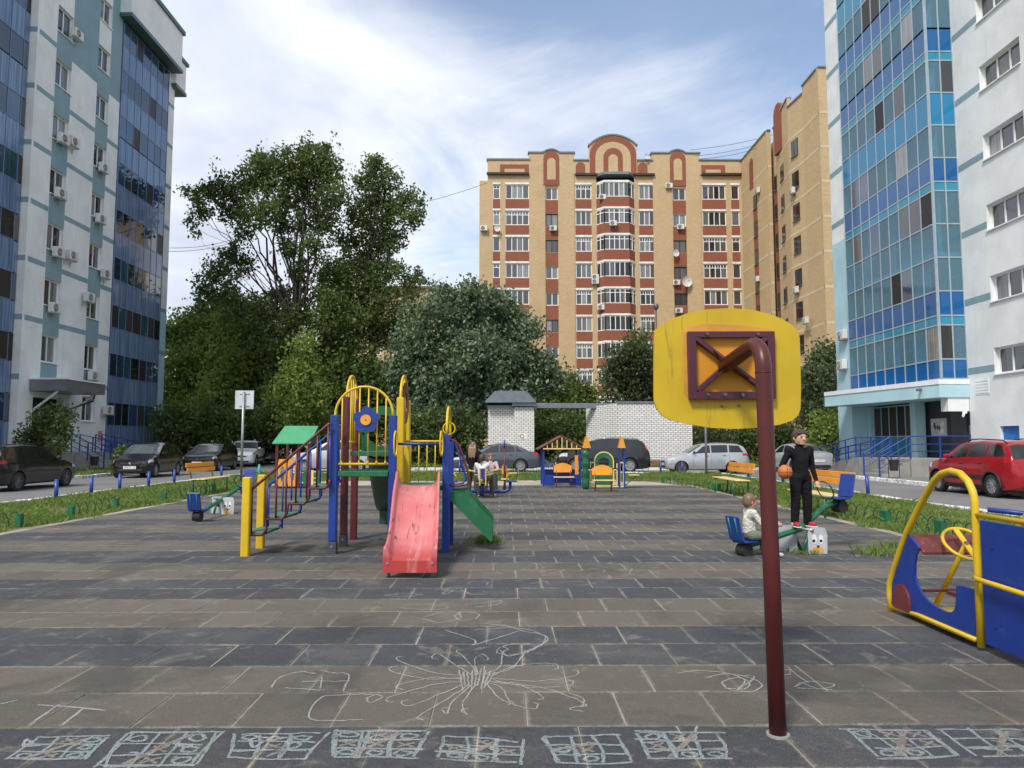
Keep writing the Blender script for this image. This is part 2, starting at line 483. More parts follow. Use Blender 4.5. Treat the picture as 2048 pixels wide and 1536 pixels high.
REDBASE = brick('red_brick_plinth', (.22, .08, .05), (.28, .11, .07), (.2, .18, .16))
FRAMEW = mat('white_upvc', (.78, .79, .79), .35, var=.05)
TRIM = mat('teal_metal_trim', (.06, .12, .13), .4, .0, var=.1)
ALU = mat('aluminium_frame', (.40, .47, .52), .35, .3, var=.08)
DARKFR = mat('dark_brown_frame', (.035, .022, .016), .45)
ROOFM = mat('grey_roof_metal', (.20, .23, .26), .42, .6, var=.12)
LINT = mat('lintel_paint', (.74, .73, .70), .8, wear=(.25, .14, .10), wearamt=.7, vs=1.2)
BLUEM = mat('blue_paint_metal', (.012, .045, .27), .38, 0, .10, wear=(.03, .07, .26))
GREYM = mat('grey_cladding', (.20, .21, .225), .35, .3, .06)
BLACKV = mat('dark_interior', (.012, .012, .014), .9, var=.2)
def glass(name, cols, rough=.04, spec=1.0):
    """opaque-looking pane: each pane takes one of the tones (curtain, blind, dark room) behind a sharp reflection"""
    t = NT(name); oi = t.n('ShaderNodeObjectInfo')
    cr = t.n('ShaderNodeValToRGB'); cr.color_ramp.interpolation = 'CONSTANT'
    while len(cr.color_ramp.elements) < len(cols): cr.color_ramp.elements.new(.5)
    for i, (e, c) in enumerate(zip(cr.color_ramp.elements, cols)): e.position = i / len(cols); e.color = (*c, 1)
    t.l(oi.outputs['Random'], cr.inputs[0]); p = t.pos()
    mp = t.n('ShaderNodeMapping'); mp.inputs['Scale'].default_value = (9, 9, .35); t.l(p, mp.inputs[0])
    c = t.mix(t.math('MULTIPLY', t.ramp(t.noise(mp.outputs[0], 1, 3, .6), .40, .62), .45), cr.outputs[0], (.012, .014, .017))
    nb = t.bump(t.noise(p, .9, 2, .5), .045, .05)
    q = t.bsdf(c, rough, 0, nb, spec); q.inputs['IOR'].default_value = 1.6
    return t.done(q)
GWIN = glass('window_pane', [(.02, .022, .025), (.05, .055, .06), (.13, .14, .145), (.03, .035, .04), (.24, .25, .25), (.018, .02, .022), (.09, .08, .065)])
GBLUE = glass('blue_glass_panel', [(.16, .24, .40), (.17, .255, .41), (.15, .23, .385), (.18, .27, .425)], .10, .45)
GBWIN = glass('blue_facade_window', [(.02, .05, .10), (.012, .02, .03), (.035, .07, .15), (.03, .09, .13), (.008, .010, .012), (.045, .042, .04), (.015, .03, .06)])
GDARK = glass('open_screen', [(.012, .011, .010), (.03, .026, .022), (.05, .044, .038)], .5, .3)
def tint(name, col, alpha, bf=.5):
    """tinted see-through glazing with a real reflection"""
    t = NT(name); a = t.n('ShaderNodeBsdfTransparent'); t.put(a.inputs[0], col)
    b_ = t.bsdf(sc(col, bf), .05, 0, t.bump(t.noise(t.pos(), .8, 2, .5), .04, .05), 1.0); b_.inputs['IOR'].default_value = 1.45
    m1 = t.n('ShaderNodeMixShader'); m1.inputs[0].default_value = alpha
    t.l(a.outputs[0], m1.inputs[1]); t.l(b_.outputs[0], m1.inputs[2])
    return t.done(m1.outputs[0])
T_CLEAR = tint('clear_balcony_glass', (.48, .78, .92), .34)
T_BLUE = tint('deep_blue_glass', (.018, .15, .42), .74, 1.0)
T_CYAN = tint('cyan_glass', (.03, .30, .56), .70, 1.0)
T_TEAL = tint('teal_glass', (.07, .45, .66), .62, .9)
CURT = mat('curtain_cloth', (.52, .60, .62), .9, var=.2, vs=5)

def wall_box(o, name, a, b, m): q = MB(); q.bx(a, b); return q.build(name, m, o, world=True)

# oriented rectangle helpers: 'S' faces the camera (-Y), 'E' faces +X, 'W' faces -X
def P3(face, pl, u, z, out=0.0):
    if face == 'S': return (u, pl - out, z)
    return (pl + (out if face == 'E' else -out), u, z)
def slab(mb, face, pl, u0, u1, z0, z1, o0, o1, ch=0):
    a, b_ = P3(face, pl, u0, z0, o0), P3(face, pl, u1, z1, o1); return mb.bx(a, b_, ch)
def window(root, face, pl, u0, u1, z0, z1, n=2, depth=.12, fr_=FRAMEW, gl=GWIN, transom=0.0, fw=.07, sill=True, tw=0):
    """window part: frame with mullions, each pane a sub-part, sill; recess is real"""
    f = MB(); u0, u1 = min(u0, u1), max(u0, u1)
    a, c = -depth, -depth + .07
    for (p, q, r_, s_) in ((u0, u0 + fw, z0, z1), (u1 - fw, u1, z0, z1), (u0 + fw, u1 - fw, z0, z0 + fw), (u0 + fw, u1 - fw, z1 - fw, z1)):
        slab(f, face, pl, p, q, r_, s_, a, c)
    W_ = (u1 - u0 - 2 * fw) / n
    for i in range(1, n):
        u = u0 + fw + W_ * i; slab(f, face, pl, u - fw * .5, u + fw * .5, z0 + fw, z1 - fw, a, c - .004)
    zt = z1 - fw - transom
    if transom:
        slab(f, face, pl, u0 + fw, u1 - fw, zt - fw * .4, zt + fw * .4, a, c - .008)
        k = tw or n
        for i in range(1, k):
            u = u0 + fw + (u1 - u0 - 2 * fw) / k * i; slab(f, face, pl, u - .03, u + .03, zt, z1 - fw, a, c - .012)
    w_ = f.build('window', fr_, root, world=True)
    for i in range(n):
        q = MB(); slab(q, face, pl, u0 + fw + W_ * i + .01, u0 + fw + W_ * (i + 1) - .01, z0 + fw, (zt if transom else z1 - fw), a + .012, a + .03); q.build('pane', gl, w_)
    if transom:
        q = MB(); slab(q, face, pl, u0 + fw, u1 - fw, zt + .01, z1 - fw, a + .012, a + .03); q.build('pane', gl, w_)
    if sill:
        q = MB(); slab(q, face, pl, u0 - .03, u1 + .03, z0 - .05, z0 - .003, -depth + .02, .07); q.build('sill', FRAMEW, w_)
    return w_
def holed_wall(root, name, face, pl, u0, u1, z0, z1, holes, m, thick=.3):
    """one wall with real openings: cells between all hole edges, holes left out, reveals closed by depth"""
    us = sorted({u0, u1, *[h[0] for h in holes], *[h[1] for h in holes]})
    zs = sorted({z0, z1, *[h[2] for h in holes], *[h[3] for h in holes]})
    us = [u for u in us if u0 <= u <= u1]; zs = [z for z in zs if z0 <= z <= z1]
    hs = lambda u, z: any(h[0] < u < h[1] and h[2] < z < h[3] for h in holes)
    b_ = MB(); inside = {}
    for i in range(len(us) - 1):
        for j in range(len(zs) - 1):
            inside[i, j] = not hs((us[i] + us[i + 1]) / 2, (zs[j] + zs[j + 1]) / 2)
    for (i, j), ok in inside.items():
        if not ok: continue
        A = [P3(face, pl, us[i], zs[j]), P3(face, pl, us[i + 1], zs[j]), P3(face, pl, us[i + 1], zs[j + 1]), P3(face, pl, us[i], zs[j + 1])]
        b_.add(A, [(0, 1, 2, 3)])
        for (di, dj, e) in ((-1, 0, (0, 3)), (1, 0, (1, 2)), (0, -1, (0, 1)), (0, 1, (3, 2))):
            nb = inside.get((i + di, j + dj))
            if nb is False or nb is None:
                p, q = A[e[0]], A[e[1]]
                back = lambda v: tuple(Vector(v) + Vector(P3(face, 0, 0, 0, -thick)) - Vector(P3(face, 0, 0, 0, 0)))
                b_.add([p, q, back(q), back(p)], [(0, 1, 2, 3)])
    return b_.build(name, m, root, world=True, fix=False)

# ---- air conditioners
def ac_proto():
    root = thing('air_conditioner', 'x', 'air conditioner')
    b_ = MB(); b_.box((0, -.16, .28), (.80, .30, .56), .03); b_.build('casing', mat('ac_plastic', (.62, .62, .60), .5, var=.08, wear=(.35, .33, .3), wearamt=.4), root)
    b_ = MB(); b_.cyl((-.12, -.312, .28), (-.12, -.326, .28), .215, n=20); f_ = b_.build('fan_guard', mat('ac_dark', (.06, .06, .065), .6), root)
    b_ = MB()
    for r_ in (.07, .13, .19): b_.tube([(-.12 + r_ * math.cos(a), -.332, .28 + r_ * math.sin(a)) for a in np.linspace(0, 2 * PI, 16, endpoint=False)], .008, 4, True)
    for a in range(4): b_.cyl((-.12, -.332, .28), (-.12 + .2 * math.cos(a * PI / 2 + .4), -.332, .28 + .2 * math.sin(a * PI / 2 + .4)), .007, n=4)
    b_.build('guard_wire', mat('ac_wire', (.55, .55, .54), .5), f_)
    b_ = MB()
    for s_ in (-.3, .3):
        b_ = MB(); b_.prism([(-.34, -.003), (.12, -.003), (.12, -.3), (.09, -.3), (.09, -.04), (-.34, -.04)], (s_ - .02, 0, 0), Y3, Z3, (.04, 0, 0)); b_.build('bracket', mat('ac_bracket', (.45, .45, .44), .5), root)
    return root
def copy_tree(o, parent=None):
    c = o.copy(); COL.objects.link(c); c.parent = parent
    for ch in list(o.children): copy_tree(ch, c)
    return c
AC0 = ac_proto(); ac_used = [0]
def ac(p, rz, label, s=1.0):
    o = AC0 if not ac_used[0] else copy_tree(AC0); ac_used[0] = 1
    o.location = p; o.rotation_euler = (0, 0, rz); o.scale = (s, s, s); o['label'] = label; o['group'] = 'air conditioners on the facades'
    return o
NUM = ['ground', 'first', 'second', 'third', 'fourth', 'fifth', 'sixth', 'seventh', 'eighth', 'top']

# ---------------------------------------------------------------- left building (faces +X)
XL = -24.3; FH = 3.02
LB = thing('apartment_building', 'blue glass and pale render tower block on the left with canopied entrance', 'building', (-30, 40, 0))
holes = []
C1, C2 = (38.22, 39.62), (42.15, 43.46)
for k in range(9):
    z = 2.63 + FH * k
    if k: holes.append((*C1, z, z + 1.44))
    holes.append((*C2, z, z + 1.44))
holes.append((37.75, 40.3, .9, 3.75))
holed_wall(LB, 'wall', 'E', XL, 36.75, 44.7, 0, 31.2, holes, WHITE, .35)
wall_box(LB, 'wall', (XL - .9, 36.75, 0), (XL - 14, 37.2, 31), WHITE)
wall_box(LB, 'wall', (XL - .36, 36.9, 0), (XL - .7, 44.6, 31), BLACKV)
wall_box(LB, 'wall', (XL - .02, 51.03, 0), (XL - 14, 52.1, 10.6), LTEAL)
wall_box(LB, 'wall', (XL - .02, 51.03, 10.603), (XL - 14, 52.1, 28.4), WHITE)
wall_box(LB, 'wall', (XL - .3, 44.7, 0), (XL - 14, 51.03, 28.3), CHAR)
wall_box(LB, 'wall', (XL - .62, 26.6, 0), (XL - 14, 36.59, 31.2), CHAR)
wall_box(LB, 'return_wall', (XL - .004, 36.745, 0), (XL - .6, 36.60, 31.1), WHITE)
wall_box(LB, 'end_wall', (XL - .1, 26.0, 0), (XL - 14, 26.59, 31.4), WHITE)
# teal stripes and blocks, a few millimetres proud
def patch(u0, u1, z0, z1, m, out=.004, face='E', pl=XL, root=None, name='render_band'):
    q = MB(); slab(q, face, pl, u0, u1, z0, z1, -.02, out); return q.build(name, m, root or LB, world=True)
for k in range(9):
    zs = 4.72 + FH * k - .15; ze = zs + .28
    if k == 0: 
        patch(43.52, 44.68, zs, ze, TEAL)
    if 0 < k:
        hi = zs > 22.4
        patch(36.76, C1[0] - .02, zs, ze, TEAL)
        if not hi:
            patch(C1[1] + .02, C2[0] - .02, zs, ze, TEAL); patch(C2[1] + .02, 44.68, zs, ze, TEAL)
    q = MB(); q.bx((XL - .59, 36.594, zs), (XL - .01, 36.599, ze)); q.build('render_band', TEAL, LB, world=True)
    z0, z1 = 2.63 + FH * k + 1.445, 2.63 + FH * (k + 1) - .055
    if k < 8:
        m_ = WHITE if k >= 7 else TEAL
        for c in (C1, C2):
            if c is C1 and k == 0: z0 = 4.72
            if m_ is TEAL: patch(c[0], c[1], z0, z1, m_, .006)
    if k: patch(51.05, 52.08, 4.72 + FH * k - .15, 4.72 + FH * k + .13, TEAL, .006, pl=XL - .02)
for (a, c) in ((C1[1] + .01, C2[0] - .01), (C2[1] + .01, 44.69), ):
    patch(a, c, 22.72, 31, TEAL, .003)
for c in (C1, C2):
    patch(c[0], c[1], 2.63 + FH * 6 + 1.45, 2.63 + FH * 6 + 1.75, TEAL, .003); patch(c[0], c[1], 26.72 + FH, 31, TEAL, .003)
patch(37.46, C1[0] - .01, 25.9, 31, TEAL, .003)
for k in range(9):
    z = 2.63 + FH * k
    if k: window(LB, 'E', XL, *C1, z, z + 1.44, 2, .22)
    window(LB, 'E', XL, *C2, z, z + 1.44, 2, .22)
# glazed bays: every panel and pane its own piece
def bay(root, face, pl, us, rows, name_rows, frame=ALU, fw=.05, out=0.0, split=0.0, lowm=None):
    f = MB()
    zs = sorted({z for r_ in rows for z in r_[:2]})
    for u in us: slab(f, face, pl, u - fw / 2, u + fw / 2, zs[0], zs[-1], -.03, .03 + out)
    for z in zs: slab(f, face, pl, us[0], us[-1], z - fw / 2, z + fw / 2, -.028, .026 + out)
    fo = f.build('bay_frame', frame, root, world=True)
    for (z0, z1, kind) in rows:
        for i in range(len(us) - 1):
            name, m = kind(i) if callable(kind) else kind
            q = MB(); slab(q, face, pl, us[i] + fw / 2, us[i + 1] - fw / 2, z0 + fw / 2, z1 - fw / 2, -.012, .006); q.build(name, m, fo)
    return fo
usR = [44.74, 45.55, 46.4, 47.25, 48.35, 49.3, 50.15, 51.0]
lit = lambda i: ('pane', GDARK if random.random() < .22 else GBWIN)
rows = [(.35, 2.46, ('glass_panel', GBLUE))]
for k in range(9):
    z = 2.46 + FH * k
    rows.append((z, z + 1.40, lit))
    if k < 8: rows.append((z + 1.40, z + FH, ('glass_panel', GBLUE)))
BFR = mat('blue_grey_frame', (.13, .19, .33), .4)
bay(LB, 'E', XL + .05, usR, rows, None, BFR, .04)
usL = [26.8, 28.0, 29.2, 30.4, 31.6, 32.8, 34.0, 35.1, 36.1]
bay(LB, 'E', XL - .33, usL, rows, None, BFR, .04)
f = MB()   # last, angled column of the left bay
for k, (z0, z1, kd) in enumerate(rows):
    nm, m_ = kd(0) if callable(kd) else kd
    q = MB(); q.prism([(0, z0 + .03), (1, z0 + .03), (1, z1 - .03), (0, z1 - .03)], (XL - .33, 36.12, 0), (-.06, .46, 0), Z3, (-.01, -.004, 0)); q.build(nm, m_, LB, world=True)
    f.bx((XL - .36, 36.09, z0 - .025), (XL - .31, 36.13, z1))
f.build('bay_frame', BFR, LB, world=True)
wall_box(LB, 'plinth', (XL + .0, 44.72, 0), (XL + .09, 51.05, .34), CONC)
# parapets with dark teal trims
wall_box(LB, 'parapet', (XL + .72, 44.3, 28.45), (XL - 3, 51.45, 31.1), WHITE)
wall_box(LB, 'trim', (XL + .80, 44.25, 28.2), (XL - 3, 51.52, 28.447), TRIM)
wall_box(LB, 'trim', (XL + .86, 44.2, 31.102), (XL - 3, 51.6, 31.4), TRIM)
wall_box(LB, 'parapet', (XL + .30, 51.47, 27.5), (XL - 3, 53.1, 29.6), WHITE)
wall_box(LB, 'trim', (XL + .36, 51.49, 27.25), (XL - 3, 53.2, 27.497), TRIM)
wall_box(LB, 'trim', (XL + .44, 51.62, 29.602), (XL - 3, 53.3, 29.85), TRIM)
wall_box(LB, 'trim', (XL + .5, 36.5, 31.25), (XL - 3, 44.18, 31.5), TRIM)
# entrance canopy, struts, door
wall_box(LB, 'canopy', (XL + .02, 37.4, 4.05), (-22.4, 41.0, 4.62), GREYM)
wall_box(LB, 'canopy_lip', (XL + .02, 37.36, 4.623), (-22.35, 41.05, 4.70), FRAMEW)
for y in (37.55, 40.8):
    q = MB(); q.tube([(XL + .02, y, 2.95), (-22.9, y, 4.05)], .06, 4); q.build('canopy_strut', FRAMEW, LB, world=True)
q = MB(); q.tube([(-22.9, 40.9, 4.05), (-23.0, 40.9, 3.7), (XL + .09, 40.6, 3.2), (XL + .09, 40.6, .3)], .05, 8); q.build('drainpipe', mat('brown_pipe', (.05, .035, .03), .4), LB, world=True)
wall_box(LB, 'door', (XL - .30, 38.0, .92), (XL - .34, 40.1, 3.3), mat('dark_door', (.03, .03, .034), .4))
# platform, stairs, ramp
pl = MB(); pl.bx((XL + .02, 37.3, -.1), (-22.2, 41.3, .90)); LS = pl.build('entrance_platform', CONC, LB, world=True)
for i in range(5):
    q = MB(); q.bx((-22.198 + .30 * i, 38.0, -.1), (-22.198 + .30 * (i + 1), 40.0, .75 - .15 * i), .01); q.build('step', CONC, LB, world=True)
q = MB(); q.prism([(41.3, -.1), (49.2, -.1), (49.2, .02), (41.3, .90)], (XL + .3, 0, 0), Y3, Z3, (1.5, 0, 0)); q.build('ramp', CONC, LB, world=True)
def railing(root, pts, posts, h=.95, rails=(.95, .62, .33), r=.026, name='railing'):
    b_ = MB()
    for q in rails: b_.tube([(x, y, z + q) for x, y, z in pts], r if q == rails[0] else r * .7, 6)
    for i in range(len(pts) - 1):
        a, c = Vector(pts[i]), Vector(pts[i + 1]); n = max(1, int((c - a).length / posts))
        for j in range(n + (1 if i == len(pts) - 2 else 0)):
            q = a.lerp(c, j / n); b_.box((q.x, q.y, q.z + rails[0] / 2), (.05, .05, rails[0]))
    return b_.build(name, BLUEM, root, world=True)
railing(LB, [(-22.45, 41.0, .9), (-22.45, 49.2, .02)], 1.3)
railing(LB, [(-23.9, 41.4, .9), (-23.9, 49.2, .02)], 1.3)
railing(LB, [(-22.3, 40.1, .9), (-20.6, 40.1, .05)], .85)
railing(LB, [(-22.3, 37.9, .9), (-20.6, 37.9, .05)], .85)
wall_box(LB, 'notice', (XL + .012, 43.9, 1.5), (XL + .03, 44.35, 2.1), mat('pink_notice', (.55, .25, .20), .8))
# air conditioners, placed from the photograph
for (x, y, lab) in ((150, 78, 'under the upper left window of the left tower'), (122, 288, 'left of the pair under the fifth floor window of the left tower'), (143, 294, 'right of the pair under the fifth floor window of the left tower'),
                    (116, 397, 'under the fourth floor window with dangling cables, left tower'), (112, 515, 'left of the pair under the third floor window of the left tower'), (139, 521, 'right of the pair under the third floor window of the left tower'),
                    (104, 626, 'under the lowest pair of near windows, left tower'), (203, 345, 'highest on the far window column of the left tower'), (197, 447, 'second highest on the far window column of the left tower'),
                    (207, 557, 'beside the far column window halfway down the left tower'), (174, 604, 'at the near edge of the far window column, left tower'), (182, 761, 'directly under the window beside the grey canopy'), (212, 829, 'lowest of all, beside the ground floor glass of the left tower')):
    p = atX(x, y, XL + .16); ac((XL + .14, p.y, p.z), PI / 2, 'white air conditioner ' + lab, .95)

# ---------------------------------------------------------------- right building (faces -X)
XG, XW = 18.35, 19.5; G0, G1 = 30.45, 38.45; RFH = 2.91
RB = thing('apartment_building', 'white and teal tower block on the right with a blue glazed balcony bay', 'building', (24, 34, 0))
usG = [G0 + (G1 - G0) * i / 9 for i in range(10)]
def rkind(lab, m): return (lab, m)
def clear(i):
    r_ = random.random(); return ('pane', T_CLEAR if r_ < .66 else GDARK if r_ < .73 else GBWIN if r_ < .85 else GWIN)
RROWS = [(4.09, 4.92, ('glass_panel', T_BLUE))]
bandk = {1: T_BLUE, 2: T_CLEAR, 3: T_BLUE, 4: T_CYAN, 5: T_BLUE, 6: T_BLUE, 7: T_TEAL, 8: T_BLUE}
for k in range(9):
    z = 4.92 + RFH * k
    RROWS.append((z, z + 1.45, clear))
    if k < 8:
        m_ = bandk[k + 1]
        if m_ is T_BLUE: RROWS += [(z + 1.45, z + 1.86, ('glass_panel', T_TEAL)), (z + 1.86, z + RFH, ('glass_panel', m_))]
        else: RROWS.append((z + 1.45, z + RFH, ('glass_panel', m_)))
bay(RB, 'W', XG, usG, RROWS, None, fw=.055)
bay(RB, 'S', G0 - .02, [XG + .04, XG + .57, XW - .02], RROWS, None, fw=.055)
# balconies behind the glass: slabs, back wall, rails, curtains
for k in range(10):
    z = 4.92 + RFH * k - 1.42
    q = MB(); q.bx((XG + .08, G0 + .06, z + .0), (XW + .7, G1 - .05, z + .2)); q.build('balcony_slab', WHITE, RB, world=True)
    if k < 9:
        z2 = z + .2
        q = MB()
        for i in range(33):
            y = G0 + .12 + i * .24
            q.bx((XG + .22, y, z2), (XG + .235, y + .015, z2 + 1.02))
        q.bx((XG + .21, G0 + .1, z2 + 1.02), (XG + .25, G1 - .1, z2 + 1.06)); q.build('balcony_rail', ALU, RB, world=True)
        for i in range(9):
            if random.random() < .5:
                q = MB(); h0 = z2 + (0 if random.random() < .5 else 1.1)
                q.grid(lambda u, v: (XG + .36 + .03 * math.sin(u * 30 + i), usG[i] + .06 + u * (usG[1] - usG[0] - .1), h0 + v * (z2 + 2.5 - h0)), 18, 1)
                q.build('curtain', CURT, RB, world=True)
        for (ya, yb) in ((G0 + 1.2, G0 + 2.6), (G0 + 4.6, G0 + 6.6)):
            window(RB, 'W', XW + .7, ya, yb, z2 + .8, z2 + 2.2, 2, -.1, sill=False)
wall_box(RB, 'balcony_back_wall', (XW + .72, G0 - .02, 3.2), (XW + 1.1, G1, 31), LTEAL)
wall_box(RB, 'wall', (XG + .02, G1 + .02, 12.4), (XW + 12, G1 + 1.62, 31.5), WHITE)
wall_box(RB, 'wall', (XG + .02, G1 + .02, 0), (XW + 12, G1 + 1.62, 12.398), LTEAL)
for k in range(1, 10):
    zb = 4.55 + RFH * k
    if zb > 12.4: q = MB(); q.bx((XG + .015, G1 + .03, zb), (XG + .05, G1 + 1.6, zb + .3)); q.build('render_band', TEAL, RB, world=True)
wh = []
for k in range(-1, 9):
    zc = 4.12 + RFH * k if k >= 0 else None
    if zc: wh.append((26.4, 28.75, zc, zc + 1.05)); wh.append((20, 23, zc, zc + 1.05))
wh.append((27.55, 28.62, .1, 2.05))
holed_wall(RB, 'wall', 'W', XW, 14, G0 - .02, -.1, 31.5, wh, WHITE, .4)
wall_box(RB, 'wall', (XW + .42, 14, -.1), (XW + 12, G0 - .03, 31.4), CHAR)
wall_box(RB, 'wall', (XW + .01, 13.9, -.1), (XW + 12, 13.99, 31.5), WHITE)
for h in wh[:-1]:
    window(RB, 'W', XW, h[0], h[1], h[2], h[3], 3, .26)
    q = MB(); slab(q, 'W', XW, max(h[1] + .01, h[1]), G0 - .03 if h[1] > 25 else 25.9, h[2] + .12, h[2] + .40, -.02, .005); q.build('render_band', TEAL, RB, world=True)
wall_box(RB, 'door', (XW + .12, 27.56, .1), (XW + .16, 28.61, 2.04), mat('azure_door', (.025, .16, .50), .45))
q = MB()
for i in range(5): q.bx((XW - .03, 29.15, 3.42 + i * .12), (XW + .0, 29.95, 3.47 + i * .12))
q.bx((XW - .015, 29.1, 3.36), (XW - .004, 30.0, 4.05)); q.build('vent_grille', FRAMEW, RB, world=True)
# slab over the entrance
def planprism(root, name, pts, z0, z1, m):
    q = MB(); q.prism(pts, (0, 0, z0), X3, Y3, (0, 0, z1 - z0)); return q.build(name, m, root, world=True, fix=True)
SLABP = [(16.95, 38.5), (17.95, 31.9), (18.22, 30.38), (XW - .01, 30.38), (XW + .6, 38.5)]
planprism(RB, 'entrance_slab', SLABP, 3.3, 3.85, LTEAL)
planprism(RB, 'slab_edge', [(x - .03 if x < 19 else x, y - .02) for x, y in SLABP], 3.853, 4.06, WHITE)
wall_box(RB, 'lintel', (XW - .9, G0 - .015, 2.72), (XW - .012, G0 + .5, 3.298), WHITE)
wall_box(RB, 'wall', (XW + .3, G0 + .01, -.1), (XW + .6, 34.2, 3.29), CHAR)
wall_box(RB, 'wall', (XW - .35, 38.1, -.1), (XW + .6, G1 - .01, 3.29), LTEAL)
wall_box(RB, 'column', (XW - .35, 33.9, -.1), (XW + .1, 34.35, 3.29), LTEAL)
gf = [34.38, 35.1, 35.85, 36.6, 37.35, 38.08]
bay(RB, 'W', XW - .15, gf, [(.75, 1.7, ('glass_panel', T_TEAL)), (1.7, 3.2, ('pane', GDARK))], None, fw=.06)
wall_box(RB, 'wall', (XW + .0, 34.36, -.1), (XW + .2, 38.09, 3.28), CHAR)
wall_box(RB, 'door', (XW + .26, 31.1, .72), (XW + .298, 32.2, 2.85), mat('steel_door', (.07, .075, .085), .4, .3))
NB = wall_box(RB, 'notice_board', (XW + .27, 32.55, 1.72), (XW + .298, 33.75, 2.5), mat('board_metal', (.45, .45, .45), .5))
for i in range(16):
    y, z = 32.6 + random.random() * .95, 1.76 + random.random() * .52
    q = MB(); q.bx((XW + .262 - i * .0004, y, z), (XW + .266, y + random.uniform(.12, .2), z + random.uniform(.14, .2))); q.build('paper_notice', mat('paper_%d' % (i % 3), [(.66, .66, .64), (.08, .08, .09), (.55, .52, .46)][i % 3], .9), NB)
wall_box(RB, 'intercom', (XW + .27, 30.75, 1.75), (XW + .299, 30.93, 2.15), mat('intercom_grey', (.5, .5, .5), .4))
q = MB(); q.cyl((XW + .22, 31.6, 3.02), (XW + .3, 31.6, 3.02), .13, n=14); q.build('lamp', mat('lamp_glass', (.6, .6, .58), .3), RB, world=True)
q = MB(); q.cyl((18.1, 31.45, 3.72), (17.75, 31.2, 3.66), .06, n=8); q.build('camera_housing', mat('cctv', (.12, .12, .13), .5), RB, world=True)
q = MB(); q.cyl((XW - .3, 30.36, 2.62), (XW - .5, 30.1, 2.5), .05, n=8); q.bx((XW - .35, 30.3, 2.62), (XW - .2, 30.4, 2.72)); q.build('camera_housing', FRAMEW, RB, world=True)
# porch: platform, steps, ramp, rails
wall_box(RB, 'entrance_platform', (16.7, 30.0, -.1), (XW + .29, 34.4, .72), CONC)
q = MB(); q.prism([(34.4, -.1), (40.5, -.1), (40.5, .02), (34.4, .72)], (16.7, 0, 0), Y3, Z3, (1.5, 0, 0)); q.build('ramp', CONC, RB, world=True)
q = MB(); q.bx((16.45, 31.6, -.1), (16.695, 34.6, .70)); q.build('ramp_wall', CONC, RB, world=True)
for i in range(4):
    q = MB(); q.bx((16.4 - .3 * i, 30.1, -.1), (16.698 - .3 * i, 31.5, .57 - .15 * i), .01); q.build('step', CONC, RB, world=True)
railing(RB, [(16.6, 39.8, .08), (16.6, 34.5, .70), (16.6, 31.65, .70)], 1.0)
railing(RB, [(18.1, 39.8, .08), (18.1, 34.5, .70)], 1.3)
railing(RB, [(16.7, 31.55, .72), (15.5, 31.55, .0)], .8)
railing(RB, [(15.4, 30.05, .0), (16.7, 30.05, .72), (19.2, 30.05, .72)], 1.0)
for (x, y, lab, r_) in ((1514, 552, '', 0),): pass
for (x, y, lab) in ((1690, 678, 'upper of the two on the pale strip of the right tower'), (1689, 738, 'lower of the two on the pale strip of the right tower')):
    p = atX(x, y, XG - .1); ac((XG + .0, p.y + .2, p.z), -PI / 2, 'white air conditioner ' + lab, .9)

# ---------------------------------------------------------------- brick building facing the camera
YB = 80.0; BX = lambda x: atY(x, 430, YB).x; BZ = lambda y: atY(1200, y, YB).z
BB = thing('apartment_building', 'nine-storey tan and red brick apartment block with arched gables at the back', 'building', (12, 88, 0))
bx0, bx1 = BX(975), 27.2
Zt = BZ(370); P_ = 3.0
cols = [('w', 986, 1000, 1, 0), ('w', 1011, 1058, 4, 0), ('s', 1091, 1116, 2, .3), ('w', 1151, 1183, 3, 0), ('w', 1278, 1310, 3, 0), ('s', 1346, 1372, 2, .3), ('w', 1405, 1452, 4, 0), ('w', 1463, 1479, 1, 0)]
bh = []
for (ty, a, c, n, dz) in cols:
    for k in range(9):
        z1 = Zt - P_ * (8 - k) - dz
        bh.append((BX(a), BX(c), z1 - (1.62 if ty == 'w' else 1.42), z1))
bayx = (BX(1193), BX(1269))
holed_wall(BB, 'wall', 'S', YB, bx0, bx1, 0, BZ(349), [h for h in bh] + [(bayx[0], bayx[1], 2.0, BZ(352))], TAN, .4)
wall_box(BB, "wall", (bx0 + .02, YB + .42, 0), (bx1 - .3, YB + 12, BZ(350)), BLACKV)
wall_box(BB, 'wall', (bx0, YB + .01, 0), (bx0 - .9, YB + 12, BZ(362)), TAN)
def bpatch(u0, u1, z0, z1, m, out, name='brick_panel'):
    q = MB(); slab(q, 'S', YB, u0, u1, z0, z1, -.05, out); return q.build(name, m, BB, world=True)
old = lambda: random.random() < .45
for (ty, a, c, n, dz) in cols:
    u0, u1 = BX(a), BX(c)
    for k in range(9):
        z1 = Zt - P_ * (8 - k) - dz; z0 = z1 - (1.62 if ty == 'w' else 1.42)
        tr = .36 if (old() and ty == 'w') else 0
        window(BB, 'S', YB, u0, u1, z0, z1, n, .14 if ty == 'w' else .2, FRAMEW if ty == 'w' or random.random() < .5 else DARKFR, GWIN, tr, .09, False, n * 2)
        if ty == 'w': bpatch(u0 - .04, u1 + .04, z1 + .02, z1 + .24, LINT, .06, 'lintel')
        if k: bpatch(u0, u1, z0 - (P_ - (z1 - z0)) + (.27 if ty == 'w' else .03), z0 - .03, REDB, .012)
# pale brick courses across the plain piers
for (a, c) in ((1059, 1090), (1117, 1150), (1311, 1345), (1373, 1404)):
    for k in range(9):
        bpatch(BX(a), BX(c), Zt - P_ * (8 - k) + .42, Zt - P_ * (8 - k) + .56, TANL, .012, 'brick_course')
for (a, c) in ((1091, 1116), (1346, 1372)):
    for k in range(8): pass
